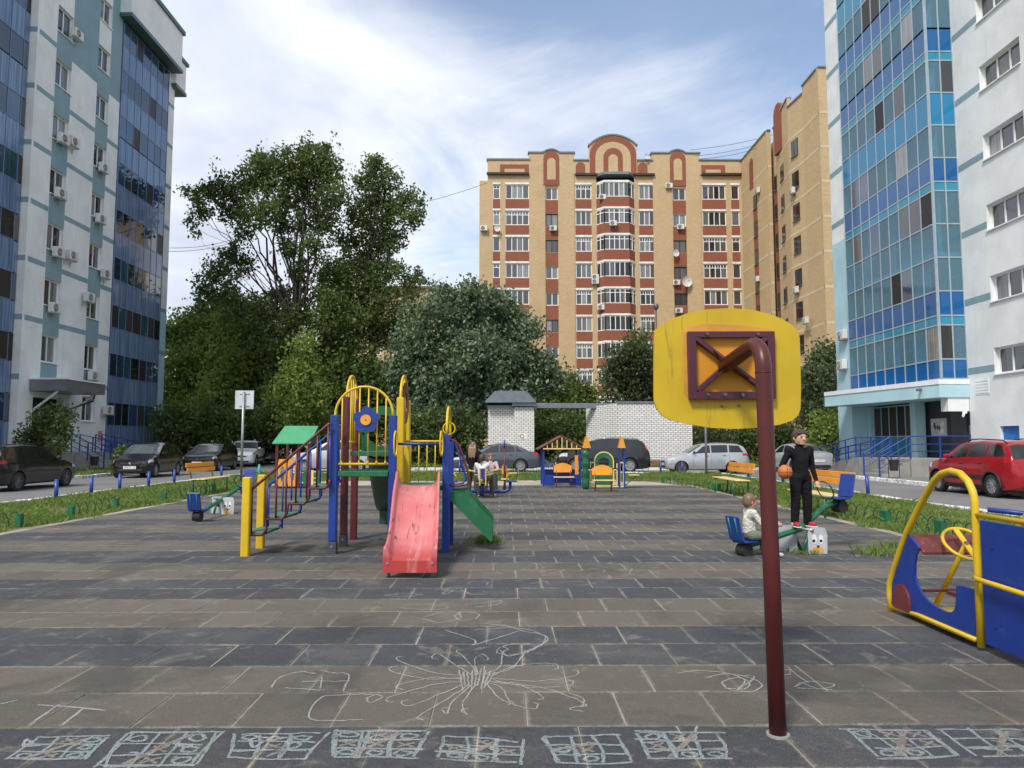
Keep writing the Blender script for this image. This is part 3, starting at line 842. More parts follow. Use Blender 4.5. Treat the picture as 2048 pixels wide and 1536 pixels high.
# projecting bay
bp = [(bayx[0], YB), (bayx[0] + .75, YB - .9), (bayx[1] - .75, YB - .9), (bayx[1], YB), (bayx[1], YB + .35), (bayx[0], YB + .35)]
for k in range(9):
    z1 = Zt - P_ * (8 - k); z0 = z1 - 1.62
    planprism(BB, 'brick_panel', bp, z0 - 1.13 if k else 1.0, z0 - .03, REDB)
    planprism(BB, 'lintel', [(x + (0.05 if x > 10 and False else 0), y - .05) for x, y in bp], z1 + .02, z1 + .24, LINT)
    f = MB(); tr = old()
    prt = [(bp[0], bp[1], 2), (bp[1], bp[2], 5), (bp[2], bp[3], 2)]
    for (pa, pb, n) in prt:
        A, B_ = Vector((*pa, 0)), Vector((*pb, 0)); d = (B_ - A); L_ = d.length; d.normalize(); nn = Vector((d.y, -d.x, 0))
        for i in range(n + 1):
            q = A + d * (L_ * i / n); f.box((q.x, q.y + .06, (z0 + z1) / 2), (.09, .09, z1 - z0))
        for z in (z0 + .04, z1 - .04) + ((z1 - .42,) if tr else ()):
            q = (A + B_) / 2; f.box((q.x, q.y + .06, z), (L_, .08, .08), rz=math.atan2(d.y, d.x))
    w_ = f.build('window', FRAMEW, BB, world=True)
    for (pa, pb, n) in prt:
        A, B_ = Vector((*pa, 0)), Vector((*pb, 0)); d = (B_ - A); L_ = d.length; d.normalize()
        for i in range(n):
            q = A + d * (L_ * (i + .5) / n); m_ = MB(); m_.box((q.x, q.y + .08, (z0 + z1) / 2), (L_ / n - .1, .02, z1 - z0 - .1), rz=math.atan2(d.y, d.x)); m_.build('pane', GWIN, w_)
planprism(BB, 'cornice', [(x, y - .12) for x, y in bp], Zt + .9, Zt + 1.2, ROOFM)
# stepped cornice, parapets and gables
bpatch(bx0 - .1, BX(1058), BZ(351), BZ(347), DARKFR, .35, 'cornice'); bpatch(BX(1151), BX(1193), BZ(352), BZ(348), DARKFR, .35, 'cornice')
bpatch(BX(1269), BX(1310), BZ(352), BZ(348), DARKFR, .35, 'cornice'); bpatch(BX(1404), bx1 - .1, BZ(351), BZ(347), DARKFR, .35, 'cornice')
def gable(x0, x1, zb, zt, arch, m, name='gable', th=.6, out=.08):
    """wall piece with an arched crown between arch=(xa, xb, zc)"""
    pts = [(x0, zb), (x1, zb), (x1, zt)]
    if arch:
        xa, xb, zc = arch; n = 14
        pts += [(xb + (xa - xb) * i / n, zt + (zc - zt) * math.sin(PI * i / n) ** .8) for i in range(0, n + 1)]
    pts.append((x0, zt))
    q = MB(); q.prism(pts, (0, YB - out, 0), X3, Z3, (0, th, 0)); q.build(name, m, BB, world=True, fix=True)
    cp = [(x0 - .1, zt)] + (([(xa + (xb - xa) * i / n, zt + (zc - zt) * math.sin(PI * i / n) ** .8) for i in range(0, n + 1)]) if arch else []) + [(x1 + .1, zt)]
    c = MB()
    for (p, q_) in zip(cp[:-1], cp[1:]):
        a = Vector((p[0], YB - out + th / 2, p[1] + .08)); d = Vector((q_[0], YB - out + th / 2, q_[1] + .08))
        if (d - a).length > .01: c.box((a + d) / 2, ((d - a).length + .03, th + .25, .16), M=Matrix.Rotation(-math.atan2(d.z - a.z, d.x - a.x), 3, 'Y'))
    c.build('coping', ROOFM, BB, world=True)
zc1 = BZ(349)
gable(bx0, BX(1058), zc1, BZ(321), None, TAN); gable(BX(1058), BX(1149), 0 * zc1 + zc1 - .0, BZ(307), (BX(1087), BX(1119), BZ(301)), TAN)
gable(BX(1149), BX(1179), zc1, BZ(322), None, TAN); gable(BX(1179), BX(1274), zc1, BZ(293), (BX(1179), BX(1274), BZ(273)), TAN, out=.3)
gable(BX(1274), BX(1305), zc1, BZ(322), None, TAN); gable(BX(1305), BX(1401), zc1, BZ(307), (BX(1340), BX(1373), BZ(301)), TAN)
gable(BX(1401), bx1, zc1, BZ(321), None, TAN)
# plain brick piers stand slightly forward
for (a, c) in ((1058.5, 1090.5), (1116.5, 1149), (1306, 1345.5), (1372.5, 1401)): bpatch(BX(a), BX(c), 0, zc1, TAN, .075, 'pier')
def arch_poly(x0, x1, z0, z1, n=12):
    r_ = (x1 - x0) / 2; k = min(r_, .6 * r_ + .5)
    return [(x0, z0), (x1, z0)] + [((x0 + x1) / 2 + r_ * math.cos(PI * i / n), z1 - k + k * math.sin(PI * i / n)) for i in range(n + 1)]
def inlay(x0, x1, z0, z1, m, out):
    q = MB(); q.prism(arch_poly(x0, x1, z0, z1), (0, YB - out, 0), X3, Z3, (0, .05, 0)); q.build('brick_panel', m, BB, world=True, fix=True)
for (a, c) in ((1087, 1119), (1341, 1373)):
    inlay(BX(a), BX(c), BZ(372), BZ(303), REDB, .10); inlay(BX(a + 7.5), BX(c - 7.5), BZ(360), BZ(317), TAN, .115)
inlay(BX(1180), BX(1273), zc1, BZ(275), REDB, .32); inlay(BX(1191), BX(1262), zc1, BZ(286), TAN, .335); inlay(BX(1207), BX(1246), zc1, BZ(298), REDB, .35); inlay(BX(1217), BX(1236), zc1, BZ(311), TAN, .365)
for (a, c) in ((1000, 1058), (1404, 1452)):
    for (d, e, m_, o_) in ((0, 0, REDB, .10), (9, 9, TAN, .115)): bpatch(BX(a + d), BX(c - e), BZ(347), BZ(330 + d), m_, o_)
for a in (1152, 1277): inlay(BX(a), BX(a + 19), BZ(348), BZ(325), REDB, .10)
bpatch(bx0, bx1, 0, 1.2, CONC, .14, 'plinth')
q = MB(); q.bx((bx0, YB + .5, BZ(330)), (bx1, YB + 12, BZ(327))); q.build('roof', ROOFM, BB, world=True)
for (x, y, lab) in ((1203, 401, 'beside the top of the central bay'), (1106, 461, 'under the small left window, seventh storey'), (1223, 456, 'under the central bay, seventh storey'), (1337, 376, 'beside the top right small window'),
                    (1360, 458, 'under the right small window, seventh storey'), (1190, 558, 'upper of two left of the central bay'), (1190, 567, 'lower of two left of the central bay'), (1352, 569, 'next to the large dish'),
                    (1357, 625, 'just above the yellow backboard'), (1200, 620, 'at the left of the central bay, fourth storey'), (968, 461, 'on the left end wall')):
    p = atY(x, y + 2, YB); off = 1.1 if lab.startswith('under the central') else .12
    if x == 1203 or x == 1200: off = .6
    ac((p.x, YB - off, p.z), 0, 'white air conditioner on tan brick block ' + lab, 1.0)
def dish(p, r_, label, az=0.3):
    t = thing('satellite_dish', label, 'satellite dish', p, az, 'satellite dishes on the brick block')
    b_ = MB(); n = 16
    b_.grid(lambda u, v: (u * r_ * math.cos(2 * PI * v), -.35 + (1 - u * u) * -.0 + u * u * -.22 * r_ * 1.2, u * r_ * math.sin(2 * PI * v)), 5, n)
    b_.build('reflector', mat('dish_white', (.68, .67, .64), .5), t, True)
    b_ = MB(); b_.tube([(0, 0, -r_ * .6), (0, -.3, -r_ * .1)], .03, 6); b_.tube([(0, -.5, -r_), (0, -.9, 0)], .015, 5); b_.box((0, -.9, .02), (.08, .12, .08), .01); b_.build('arm', mat('dish_arm', (.3, .3, .3), .5), t)
for (x, y, r_, lab) in ((1369, 565, .62, 'large pale satellite dish beside the right small window'), (1347, 508, .42, 'small satellite dish under the dark window of the brick block'), (992, 459, .36, 'small satellite dish at the left edge of the brick block'), (1290, 316, .30, 'small satellite dish up on the brick parapet')):
    p = atY(x, y, YB); dish((p.x, YB - .1, p.z), r_, lab)

# ---------------------------------------------------------------- brick wing running towards the camera (faces -X)
XB = 27.0
WG = thing('apartment_building', 'tan brick wing with zigzag bays and dark slit windows behind the right tower', 'building', (33, 70, 0))
wz = 33.1
segs = [((26.6, 80), (26.6, 72.11)), ((26.6, 71.8), (27.0, 71.8)), ((27.25, 71.8), (27.25, 70.4)), ((27.0, 70.4), (26.3, 65.6)), ((26.3, 65.6), (26.6, 62.9)), ((26.6, 62.9), (26.6, 59.91)), ((26.6, 59.6), (27.6, 59.6))]
tops = [33.0, 33.0, 33.2, 33.4, 32.5, 33.2, 33.2]
q = MB()
def wallseg(a, c, z0, z1, m, out=0.0, name='wall', th=.3):
    A, B_ = Vector((*a, 0)), Vector((*c, 0)); d = (B_ - A).normalized(); n = Vector((d.y, -d.x, 0)); 
    if n.x > 0.5 or n.y > .5: n = -n
    b_ = MB(); b_.prism([(0, z0), ((B_ - A).length, z0), ((B_ - A).length, z1), (0, z1)], A + n * out, d, Z3, -n * th); return b_.build(name, m, WG, world=True, fix=True)
for (a, c), zt in zip(segs, tops):
    wallseg(a, c, 0, zt, TAN); wallseg(a, c, zt, zt + .14, ROOFM, .1, 'coping', .5)
    for k in range(10):
        wallseg(a, c, 2.2 + 3.0 * k, 2.42 + 3.0 * k, TANL, .012, 'brick_course', .1)
wall_box(WG, 'wall', (XB + .62, 59.95, 0), (XB + 10, 80, 32.3), TAN)
GSLIT = glass('dark_window_pane', [(.010, .011, .012), (.02, .022, .024), (.05, .055, .058)], .06, .5)
def slits(si, t, w_, zt, red=False, dk=DARKFR):
    (ax_, ay_), (cx_, cy_) = segs[si]; A, B_ = Vector((ax_, ay_, 0)), Vector((cx_, cy_, 0)); d = (B_ - A).normalized(); n = Vector((d.y, -d.x, 0)); n = -n if n.x > 0 else n
    P = A.lerp(B_, t); Mx = Matrix((d, n, Z3)).transposed()
    for k in range(11):
        z1 = zt - 3.0 * k
        if z1 < 2: continue
        f = MB(); f.box((P.x + n.x * .0, P.y, z1 - .75), (w_, .09, 1.5), 0, M=Mx); o_ = f.build('window', dk, WG, world=True)
        for s_ in (-1, 1):
            f = MB(); f.box(P + n * .045 + d * (s_ * w_ * .24) + Vector((0, 0, z1 - .75)), (w_ * .38, .02, 1.34), 0, M=Mx); f.build('pane', GSLIT, o_)
        f = MB(); f.box(P + n * .06 + Vector((0, 0, z1 - 1.55)), (w_ + .1, .16, .07), 0, M=Mx); f.build('sill', ROOFM, o_)
        if red and k: f = MB(); f.box(P + n * .015 + Vector((0, 0, z1 + .74)), (w_, .06, 1.40), 0, M=Mx); f.build('brick_panel', REDB, WG, world=True)
ZW = atX(1592, 277, 26.45).z
slits(0, .56, 1.15, ZW - 1.3, True); slits(2, .45, 1.0, ZW - .8, True); slits(3, .45, 1.25, ZW - .9); slits(4, .42, 1.15, ZW)
q = MB(); q.prism(arch_poly(67.9, 69.9, 29.6, 34.5), (26.60, .0, 0), (0, 1, 0), Z3, (.3, 0, 0)); q.build('brick_panel', REDB, WG, world=True, fix=True)
q = MB(); q.prism(arch_poly(76.0, 77.2, 28.6, 32.0), (26.58, 0, 0), (0, 1, 0), Z3, (.1, 0, 0)); q.build('brick_panel', REDB, WG, world=True, fix=True)
# far right section of the wing with red panels and white windows, facing the camera
YS = 61.2
wall_box(WG, 'wall', (XB + .95, YS, 0), (XB + 6, YS + 1, 31), TAN)
for k in range(10):
    z0 = 2.0 + 3.0 * k
    f = MB(); f.bx((XB + 1.1, YS - .01, z0 - 1.1), (XB + 3.2, YS + .1, z0 - .04)); f.build('brick_panel', REDB, WG, world=True)
    window(WG, 'S', YS, XB + 1.15, XB + 3.2, z0, z0 + 1.6, 3, -.08, FRAMEW, GWIN, .35, .09, False)
for (x, y, lab) in ((1514, 560, 'low on the wing'), (1515, 383, 'high on the wing near the corner'), (1590, 384, 'beneath an upper slit window of the wing'), (1597, 582, 'beneath a middle slit window of the wing'), (1617, 643, 'lowest on the wing beside the backboard')):
    p = atX(x, y, 26.4); ac((26.3 if x > 1560 else 26.55, p.y, p.z - .2), -PI / 2, 'white air conditioner ' + lab, 1.0)

# ---------------------------------------------------------------- block far behind the trees
FB = thing('apartment_building', 'brown brick block far behind the poplars, only glimpsed through leaves', 'building', (-16, 110, 0))
fx0, fx1 = atY(640, 600, 105).x, atY(888, 600, 105).x; fz = atY(870, 578, 105).z
fh = [(fx0 + 1.2 + 3.1 * i, fx0 + 2.7 + 3.1 * i, 2 + 3 * k, 3.5 + 3 * k) for i in range(int((fx1 - fx0 - 2) / 3.1)) for k in range(int((fz - 3) / 3))]
holed_wall(FB, 'wall', 'S', 105, fx0, fx1, 0, fz, fh, TAN, .3); wall_box(FB, 'wall', (fx0, 105.32, 0), (fx1, 117, fz), TAN)
wall_box(FB, 'roof', (fx0 - .4, 104.6, fz), (fx1 + .4, 117.4, fz + .35), mat('brown_roof', (.16, .09, .06), .8))
for h in fh: window(FB, 'S', 105, *h, 2, .15, FRAMEW, GWIN, 0, .09, False)

# ---------------------------------------------------------------- white brick gatehouse walls, bins enclosure
GP = thing('brick_enclosure', 'white brick pillar block with a sloping grey metal roof behind the dark sedan', 'enclosure', (.3, 43, 0))
YP = 42.6; U = lambda x: atY(x, 850, YP).x; ZP = lambda y: atY(1020, y, YP).z
wall_box(GP, 'wall', (U(976), YP, -.1), (U(1028), YP + 2.5, ZP(817)), WBRK)
wall_box(GP, 'wall', (U(1028), YP - .25, -.1), (U(1068), YP + 2.6, ZP(815)), WBRK)
wall_box(GP, 'cap', (U(975), YP - .03, ZP(816.8)), (U(1028) - .01, YP + 2.5, ZP(811)), ROOFM)
q = MB(); a, c = U(971), U(1071); zb_, zt_ = ZP(806), ZP(790)
q.prism([(a, zb_), (c, zb_), (c, zb_ + .08), (U(1052), zt_ + .2), (U(990), zt_ + .2), (a, zb_ + .08)], (0, YP - .6, 0), X3, Z3, (0, 3.4, 0)); q.build('roof', ROOFM, GP, world=True, fix=True)
q = MB(); q.bx((U(1024), YP - .45, ZP(813)), (U(1071), YP + 2.6, ZP(807))); q.build('roof_edge', ROOFM, GP, world=True)
NS = wall_box(GP, 'notice', (U(1041), YP - .275, ZP(878)), (U(1054), YP - .252, ZP(868)), mat('white_notice', (.72, .70, .70), .7))
q = MB(); q.tube([(U(1044) + .1 * math.cos(a_), YP - .28, ZP(872.5) + .1 * math.sin(a_)) for a_ in np.linspace(0, 2 * PI, 14, endpoint=False)], .02, 4, True); q.build('red_ring', mat('sign_red', (.5, .08, .07), .6), NS)
GW = thing('brick_enclosure', 'long white brick enclosure wall with red brick foot behind the parked cars', 'enclosure', (8, 41, 0))
YE = 41.0; V = lambda x, y=880: atY(x, y, YE); zt_ = V(1290, 806).z
x0_, x1_ = V(1236).x, V(1385).x
wall_box(GW, 'wall', (x0_, YE, .42), (x1_, YE + .3, zt_), WBRK); wall_box(GW, 'plinth', (x0_ - .03, YE - .03, -.12), (x1_ + .03, YE + .3, .418), REDBASE)
q = MB(); q.prism([(0, -.12), (3.2, -.12), (3.2, zt_ - .1), (0, zt_)], (x0_ - .001, YE + .01, 0), Vector((-.46, .88, 0)), Z3, (.25, .12, 0)); q.build('wall', WBRK, GW, world=True, fix=True)
q = MB(); q.bx((x0_ - .05, YE - .08, zt_ + .002), (x1_ + .06, YE + .4, zt_ + .09)); q.build('coping', ROOFM, GW, world=True)
GB = thing('gate_beam', 'grey metal beam spanning from the brick pillar to the enclosure wall', 'beam', (4, 42.6, 3.5))
q = MB(); q.box(((U(1068) + x0_) / 2 - .2, 43.0, (ZP(812) + ZP(810)) / 2), (x0_ - U(1068) + .9, .35, .3), .02); q.build('beam', ROOFM, GB, world=True)
q = MB(); q.bx((U(1133), 42.8, ZP(815)), (U(1136), 43.2, ZP(805.5))); q.build('joint_plate', GREYM, GB, world=True)
# iron fence behind the silver wagon
IF = thing('iron_fence', 'black iron bar fence at the end of the white brick wall', 'fence', (11, 44, 0))
for i in range(22):
    q = MB(); q.cyl((10.6 + i * .16, 44, -.05), (10.6 + i * .16, 44, 2.6), .018, n=5); q.build('bar', mat('black_iron', (.02, .02, .02), .5), IF, world=True)
for z in (.3, 2.3): q = MB(); q.bx((10.5, 43.98, z), (14.1, 44.02, z + .05)); q.build('rail', MATS['black_iron'], IF, world=True)
# overhead wires
CAB = mat('cable_black', (.02, .02, .022), .6)
for i, (x0, y0, x1, y1, d, lab) in enumerate(((338, 496, 470, 478, 62, 'upper thin cable crossing the sky behind the left tower'), (336, 503, 470, 484, 62, 'lower thin cable crossing the sky behind the left tower'), (780, 418, 974, 366, 70, 'thin cable running from the poplar to the brick block'),
                                              (1380, 300, 1560, 266, 75, 'highest thin cable above the brick roof'), (1390, 312, 1540, 282, 75, 'middle thin cable above the brick roof'), (1400, 318, 1530, 292, 75, 'lowest thin cable above the brick roof'))):
    A, B_ = atY(x0, y0, d), atY(x1, y1, d); q = MB()
    q.tube([A.lerp(B_, k / 10) - Vector((0, 0, .25 * math.sin(PI * k / 10))) for k in range(11)], .022, 5)
    tag(q.build('cable', CAB), lab, 'cable', 'overhead cables')
# ================================================================== trees, shrubs, grass
def m_leaf(name, dark, light, pale=None, paleamt=.25, trans=.45):
    t = NT(name); ge = t.n('ShaderNodeNewGeometry'); r_ = ge.outputs['Random Per Island']
    c = t.mix(t.math('POWER', r_, 1.4), dark, light)
    c = t.mix(t.ramp(t.noise(ge.outputs['Position'], .55, 4, .6), .35, .65), c, sc(light, 1.12))
    if pale: c = t.mix(t.math('GREATER_THAN', r_, 1 - paleamt), c, pale)
    d = t.bsdf(c, .5, 0, None, .35); tr = t.n('ShaderNodeBsdfTranslucent'); t.l(c, tr.inputs[0])
    m1 = t.n('ShaderNodeMixShader'); m1.inputs[0].default_value = trans
    t.l(d.outputs[0], m1.inputs[1]); t.l(tr.outputs[0], m1.inputs[2]); return t.done(m1.outputs[0])
LEAF = {
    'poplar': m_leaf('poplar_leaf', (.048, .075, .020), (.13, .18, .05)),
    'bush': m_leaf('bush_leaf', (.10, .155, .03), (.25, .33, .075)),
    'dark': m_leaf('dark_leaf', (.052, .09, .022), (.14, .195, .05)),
    'silver': m_leaf('silver_leaf', (.06, .10, .045), (.16, .22, .115), (.25, .31, .24), .12, .3),
    'apple': m_leaf('apple_leaf', (.045, .07, .025), (.12, .155, .06), (.22, .23, .15), .08),
    'pine': m_leaf('pine_needle', (.05, .075, .035), (.13, .17, .08)),
    'shrub': m_leaf('shrub_leaf', (.042, .068, .02), (.115, .16, .05)),
    'flower': m_leaf('flower_petal', (.45, .18, .02), (.6, .35, .05)),
}
BARK = mat('bark', (.036, .031, .026), .95, var=.35, vs=6, bump=.8, bs=30)
BARKL = mat('bark_pale', (.13, .115, .095), .95, var=.35, vs=6, bump=.8, bs=30)
def leaf_cloud(name, C, size, m, parent, droop=.0, aspect=1.6, flat=.0):
    """C: (n,3) leaf centres -> one mesh of small bent leaf blades"""
    n = len(C)
    if n == 0: return None
    d = rng.normal(size=(n, 3)); d[:, 2] = d[:, 2] * (1 - flat) - droop; d /= np.linalg.norm(d, axis=1)[:, None]
    e = rng.normal(size=(n, 3)); e -= d * (e * d).sum(1)[:, None]; e /= np.linalg.norm(e, axis=1)[:, None]
    s = (size * rng.uniform(.5, 1.5, n))[:, None]
    up = np.cross(d, e) * s * .12
    V = np.stack([C - d * s * aspect / 2, C + e * s / 2 + up, C + d * s * aspect / 2, C - e * s / 2 + up], 1).reshape(-1, 3)
    me = bpy.data.meshes.new(name)
    me.vertices.add(4 * n); me.vertices.foreach_set('co', V.astype(np.float32).ravel())
    me.loops.add(4 * n); me.loops.foreach_set('vertex_index', np.arange(4 * n, dtype=np.int32))
    me.polygons.add(n); me.polygons.foreach_set('loop_start', np.arange(0, 4 * n, 4, dtype=np.int32))
    me.materials.append(m); me.update(calc_edges=True)
    return obj(name, me, parent, world=True)
def clump_points(c, r, n, twig=.35, per=14, hollow=.35):
    """leaves in little twig groups, denser towards the outside of an ellipsoid"""
    k = max(1, n // per)
    d = rng.normal(size=(k, 3)); d /= np.linalg.norm(d, axis=1)[:, None]
    rad = (hollow + (1 - hollow) * rng.random(k) ** .6) * (1 + .16 * rng.normal(size=k))
    az, el = np.arctan2(d[:, 1], d[:, 0]), np.arcsin(d[:, 2]); ph = rng.uniform(0, 6.28, 4)
    rad *= 1 + .28 * np.sin(3 * az + ph[0]) * np.cos(2 * el + ph[1]) + .16 * np.sin(5 * az + ph[2] + 3 * el)
    ctr = np.array(c) + d * rad[:, None] * np.array(r)
    return (ctr[:, None, :] + rng.normal(size=(k, per, 3)) * twig * rng.uniform(.6, 1.3, (k, 1, 1))).reshape(-1, 3)
def tree(name, label, base, clumps, kind, size, trunk_r, Y, fork=None, group='trees behind the parked cars', dens=1.0, bark=BARK, droop=0, twig=.35, limbs=True, depth=.8, spread=None, extra=None):
    """clumps: (px, py, r_px[, dY]) discs seen in the photograph, given the depth Y of the trunk they grow from"""
    base = Vector(base); T = thing(name, label, 'tree' if 'tree' in name else 'shrub', base, 0, group)
    pts = []; tips = []
    for q in clumps:
        dy = q[3] if len(q) > 3 else random.uniform(-1, 1) * (spread or 1.4)
        c = atY(q[0], q[1], Y + dy); r_ = q[2] * (Y + dy) / F
        n = int(26 * dens * (r_ / size) ** 2)
        pts.append(clump_points(c, (r_, r_ * depth, r_ * .92), n, twig)); tips.append((c, r_))
    leaf_cloud('crown', np.concatenate(pts), size, LEAF[kind], T, droop)
    fk = Vector(fork) if fork else base + Vector((0, 0, max(.5, (min(t[0].z for t in tips) - base.z) * .8)))
    b_ = MB(); k = 6
    b_.tube([base.lerp(fk, i / k) + Vector((random.uniform(-1, 1) * trunk_r * .35 * (0 < i < k), 0, 0)) - Vector((0, 0, .1 if i == 0 else 0)) for i in range(k + 1)], [trunk_r * (1.25 if i == 0 else 1 - .3 * i / k) for i in range(k + 1)], 9)
    b_.build('trunk', bark, T, True, True)
    if limbs:
        b_ = MB()
        for (c, r_) in tips:
            a = fk - Vector((0, 0, random.uniform(0, .25) * (fk.z - base.z))); d = c - a
            rr = max(.025, trunk_r * .42 * min(1.0, r_ / 2.2)); n = 6
            b_.tube([a + d * (i / n) + Vector((0, 0, .10 * d.length * math.sin(PI * i / n))) + Vector((random.uniform(-1, 1), random.uniform(-1, 1), random.uniform(-.5, .5))) * .05 * d.length * (0 < i < n) for i in range(n + 1)], [rr * (1 - .75 * i / n) for i in range(n + 1)], 6)
            for j in range(5):
                e = Vector(rng.normal(size=3)); e.normalize(); e.z = abs(e.z) * .8
                b_.tube([c - d * .06, c + e * r_ * .45, c + e * r_ * .92 + Vector((0, 0, .1 * r_))], [rr * .4, rr * .22, .012], 5)
        b_.build('limb', bark, T, True, True)['kind'] = 'stuff'
    return T
# tall poplars
YPL = 52.0
tree('poplar_tree', 'tall broad poplar with forked trunk towering over the white car', (atY(600, 880, YPL).x, YPL, -.05),
     [(630, 318, 42), (590, 330, 40), (540, 330, 34), (520, 320, 22), (660, 345, 34), (505, 360, 40), (560, 375, 48), (620, 380, 50), (668, 395, 32), (455, 378, 36), (420, 390, 28), (388, 388, 18), (370, 380, 9), (405, 428, 20), (380, 445, 11), (395, 465, 8), (610, 296, 14), (650, 300, 12), (575, 300, 12), (512, 312, 11), (685, 380, 12), (400, 620, 14), (395, 560, 12),  (468, 420, 34),
      (520, 430, 42), (575, 440, 40), (640, 440, 42), (485, 468, 20), (575, 495, 24), (630, 490, 28), (470, 520, 38), (435, 545, 32), (415, 585, 28), (455, 590, 34), (600, 540, 26), (655, 540, 30), (640, 590, 36), (560, 600, 34), (500, 620, 40), (600, 640, 46), (650, 660, 40), (545, 670, 46)],
     'poplar', .15, .42, YPL, atY(592, 640, YPL), dens=.52, twig=.24)
# bare lower trunk forks visible through the crown
tree('poplar_tree', 'slimmer tall poplar just right of the broad one', (atY(745, 880, YPL + 3).x, YPL + 3, -.05),
     [(744, 318, 11), (760, 322, 9), (790, 355, 12), (845, 402, 8), (840, 430, 9), (835, 545, 10), (850, 565, 8), (748, 335, 22), (765, 348, 20), (728, 365, 26), (770, 380, 32), (810, 395, 24), (836, 412, 14), (740, 405, 34), (790, 420, 32), (825, 440, 22), (715, 430, 26), (755, 455, 40), (700, 480, 30), (790, 480, 28), (745, 510, 42), (700, 540, 38), (790, 540, 24), (820, 560, 20), (750, 565, 46), (710, 600, 46), (770, 615, 44), (820, 590, 26), (740, 660, 52), (690, 680, 44), (790, 670, 40)],
     'poplar', .15, .34, YPL + 3, atY(745, 560, YPL + 3), dens=.56, twig=.24)
tree('poplar_tree', 'low thin poplar stem between the two tall poplars', (atY(672, 880, YPL + 1).x, YPL + 1, -.05), [(672, 560, 30), (668, 620, 40), (672, 690, 46), (660, 760, 46)], 'dark', .15, .16, YPL + 1, dens=.8)
# bushy maples and undergrowth filling the back left
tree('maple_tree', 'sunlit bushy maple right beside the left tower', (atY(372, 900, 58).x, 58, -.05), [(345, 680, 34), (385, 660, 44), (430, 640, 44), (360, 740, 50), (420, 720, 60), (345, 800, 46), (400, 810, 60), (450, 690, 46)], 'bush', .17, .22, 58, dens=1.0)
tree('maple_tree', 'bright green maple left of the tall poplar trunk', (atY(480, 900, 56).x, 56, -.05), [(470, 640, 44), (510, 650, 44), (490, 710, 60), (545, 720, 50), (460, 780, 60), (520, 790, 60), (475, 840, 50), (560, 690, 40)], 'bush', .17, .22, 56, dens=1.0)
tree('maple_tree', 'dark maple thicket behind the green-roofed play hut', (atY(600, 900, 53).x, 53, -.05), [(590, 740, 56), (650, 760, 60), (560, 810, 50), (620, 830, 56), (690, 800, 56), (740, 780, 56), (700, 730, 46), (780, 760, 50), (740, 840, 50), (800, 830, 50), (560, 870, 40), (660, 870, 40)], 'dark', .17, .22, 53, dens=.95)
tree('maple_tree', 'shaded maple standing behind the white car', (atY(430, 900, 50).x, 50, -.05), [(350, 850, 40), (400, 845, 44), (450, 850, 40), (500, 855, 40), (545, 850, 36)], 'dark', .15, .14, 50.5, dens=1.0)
tree('birch_tree', 'pale-leaved young tree left of the slide tower', (atY(620, 900, 47).x, 47, -.05), [(600, 740, 34), (570, 790, 34), (620, 790, 36), (590, 835, 30), (640, 840, 32), (610, 690, 26)], 'bush', .14, .08, 47, dens=.75, bark=BARKL, droop=.4)
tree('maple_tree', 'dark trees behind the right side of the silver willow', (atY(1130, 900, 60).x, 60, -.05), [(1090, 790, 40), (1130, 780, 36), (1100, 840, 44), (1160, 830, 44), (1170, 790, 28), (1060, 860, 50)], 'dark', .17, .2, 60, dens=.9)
# silver willow
tree('willow_tree', 'dense silvery willow in the middle behind the brick pillar', (atY(900, 900, 48).x, 48, -.05),
     [(905, 600, 30), (950, 600, 34), (985, 600, 26), (1010, 615, 28), (875, 630, 36), (835, 640, 34), (920, 650, 50), (980, 650, 44), (1030, 645, 32), (1060, 660, 24), (830, 690, 44), (880, 710, 56), (950, 710, 60), (1010, 705, 50), (1055, 720, 36), (1085, 730, 28), (800, 740, 34), (850, 770, 54), (920, 780, 60), (990, 770, 54), (1050, 770, 44), (1100, 760, 30), (840, 830, 46), (900, 840, 46), (960, 830, 40), (880, 590, 22), (940, 580, 22)],
     'silver', .155, .3, 48, droop=.6, dens=.95, twig=.27)
tree('lilac_shrub', 'dark shrub filling the gap between brick pillar and enclosure wall', (atY(1130, 905, 44.5).x, 44.5, -.05), [(1095, 870, 28), (1130, 855, 32), (1170, 865, 32), (1110, 890, 28), (1160, 895, 30), (1195, 860, 22), (1085, 900, 22)], 'shrub', .13, .06, 45.2, dens=1.0, group='shrubs along the back road', spread=.8)
tree('lilac_shrub', 'dark shrub between the slide tower and the brick pillar', (atY(850, 905, 43).x, 43, -.05), [(830, 860, 30), (870, 850, 34), (915, 855, 34), (950, 870, 26), (850, 895, 30), (900, 900, 30), (820, 900, 26), (800, 870, 24)], 'shrub', .12, .06, 43.4, dens=1.0, group='shrubs along the back road', spread=.8)
tree('apple_tree', 'round leafy tree in front of the brick block beside the backboard', (atY(1275, 900, 50).x, 50, -.05), [(1270, 690, 22), (1250, 715, 28), (1290, 720, 28), (1235, 745, 26), (1275, 755, 34), (1310, 745, 28), (1225, 775, 22), (1260, 785, 30), (1300, 785, 30), (1285, 670, 12)], 'apple', .15, .12, 50, dens=.95)
tree('pine_tree', 'soft green pine beside the right tower', (atY(1650, 910, 46).x, 46, -.05), [(1655, 700, 14), (1640, 722, 20), (1668, 725, 18), (1628, 750, 22), (1660, 755, 26), (1620, 785, 24), (1655, 790, 30), (1630, 820, 28), (1665, 825, 26), (1640, 850, 28)], 'pine', .14, .1, 46, dens=1.15)
tree('lilac_shrub', 'green shrub at the foot of the right tower by its ramp', (atY(1660, 930, 41).x, 41, -.05), [(1655, 850, 22), (1672, 870, 20), (1640, 880, 20), (1660, 905, 22), (1630, 905, 18)], 'bush', .12, .05, 41, dens=1.0, group='shrubs along the back road', spread=.5)
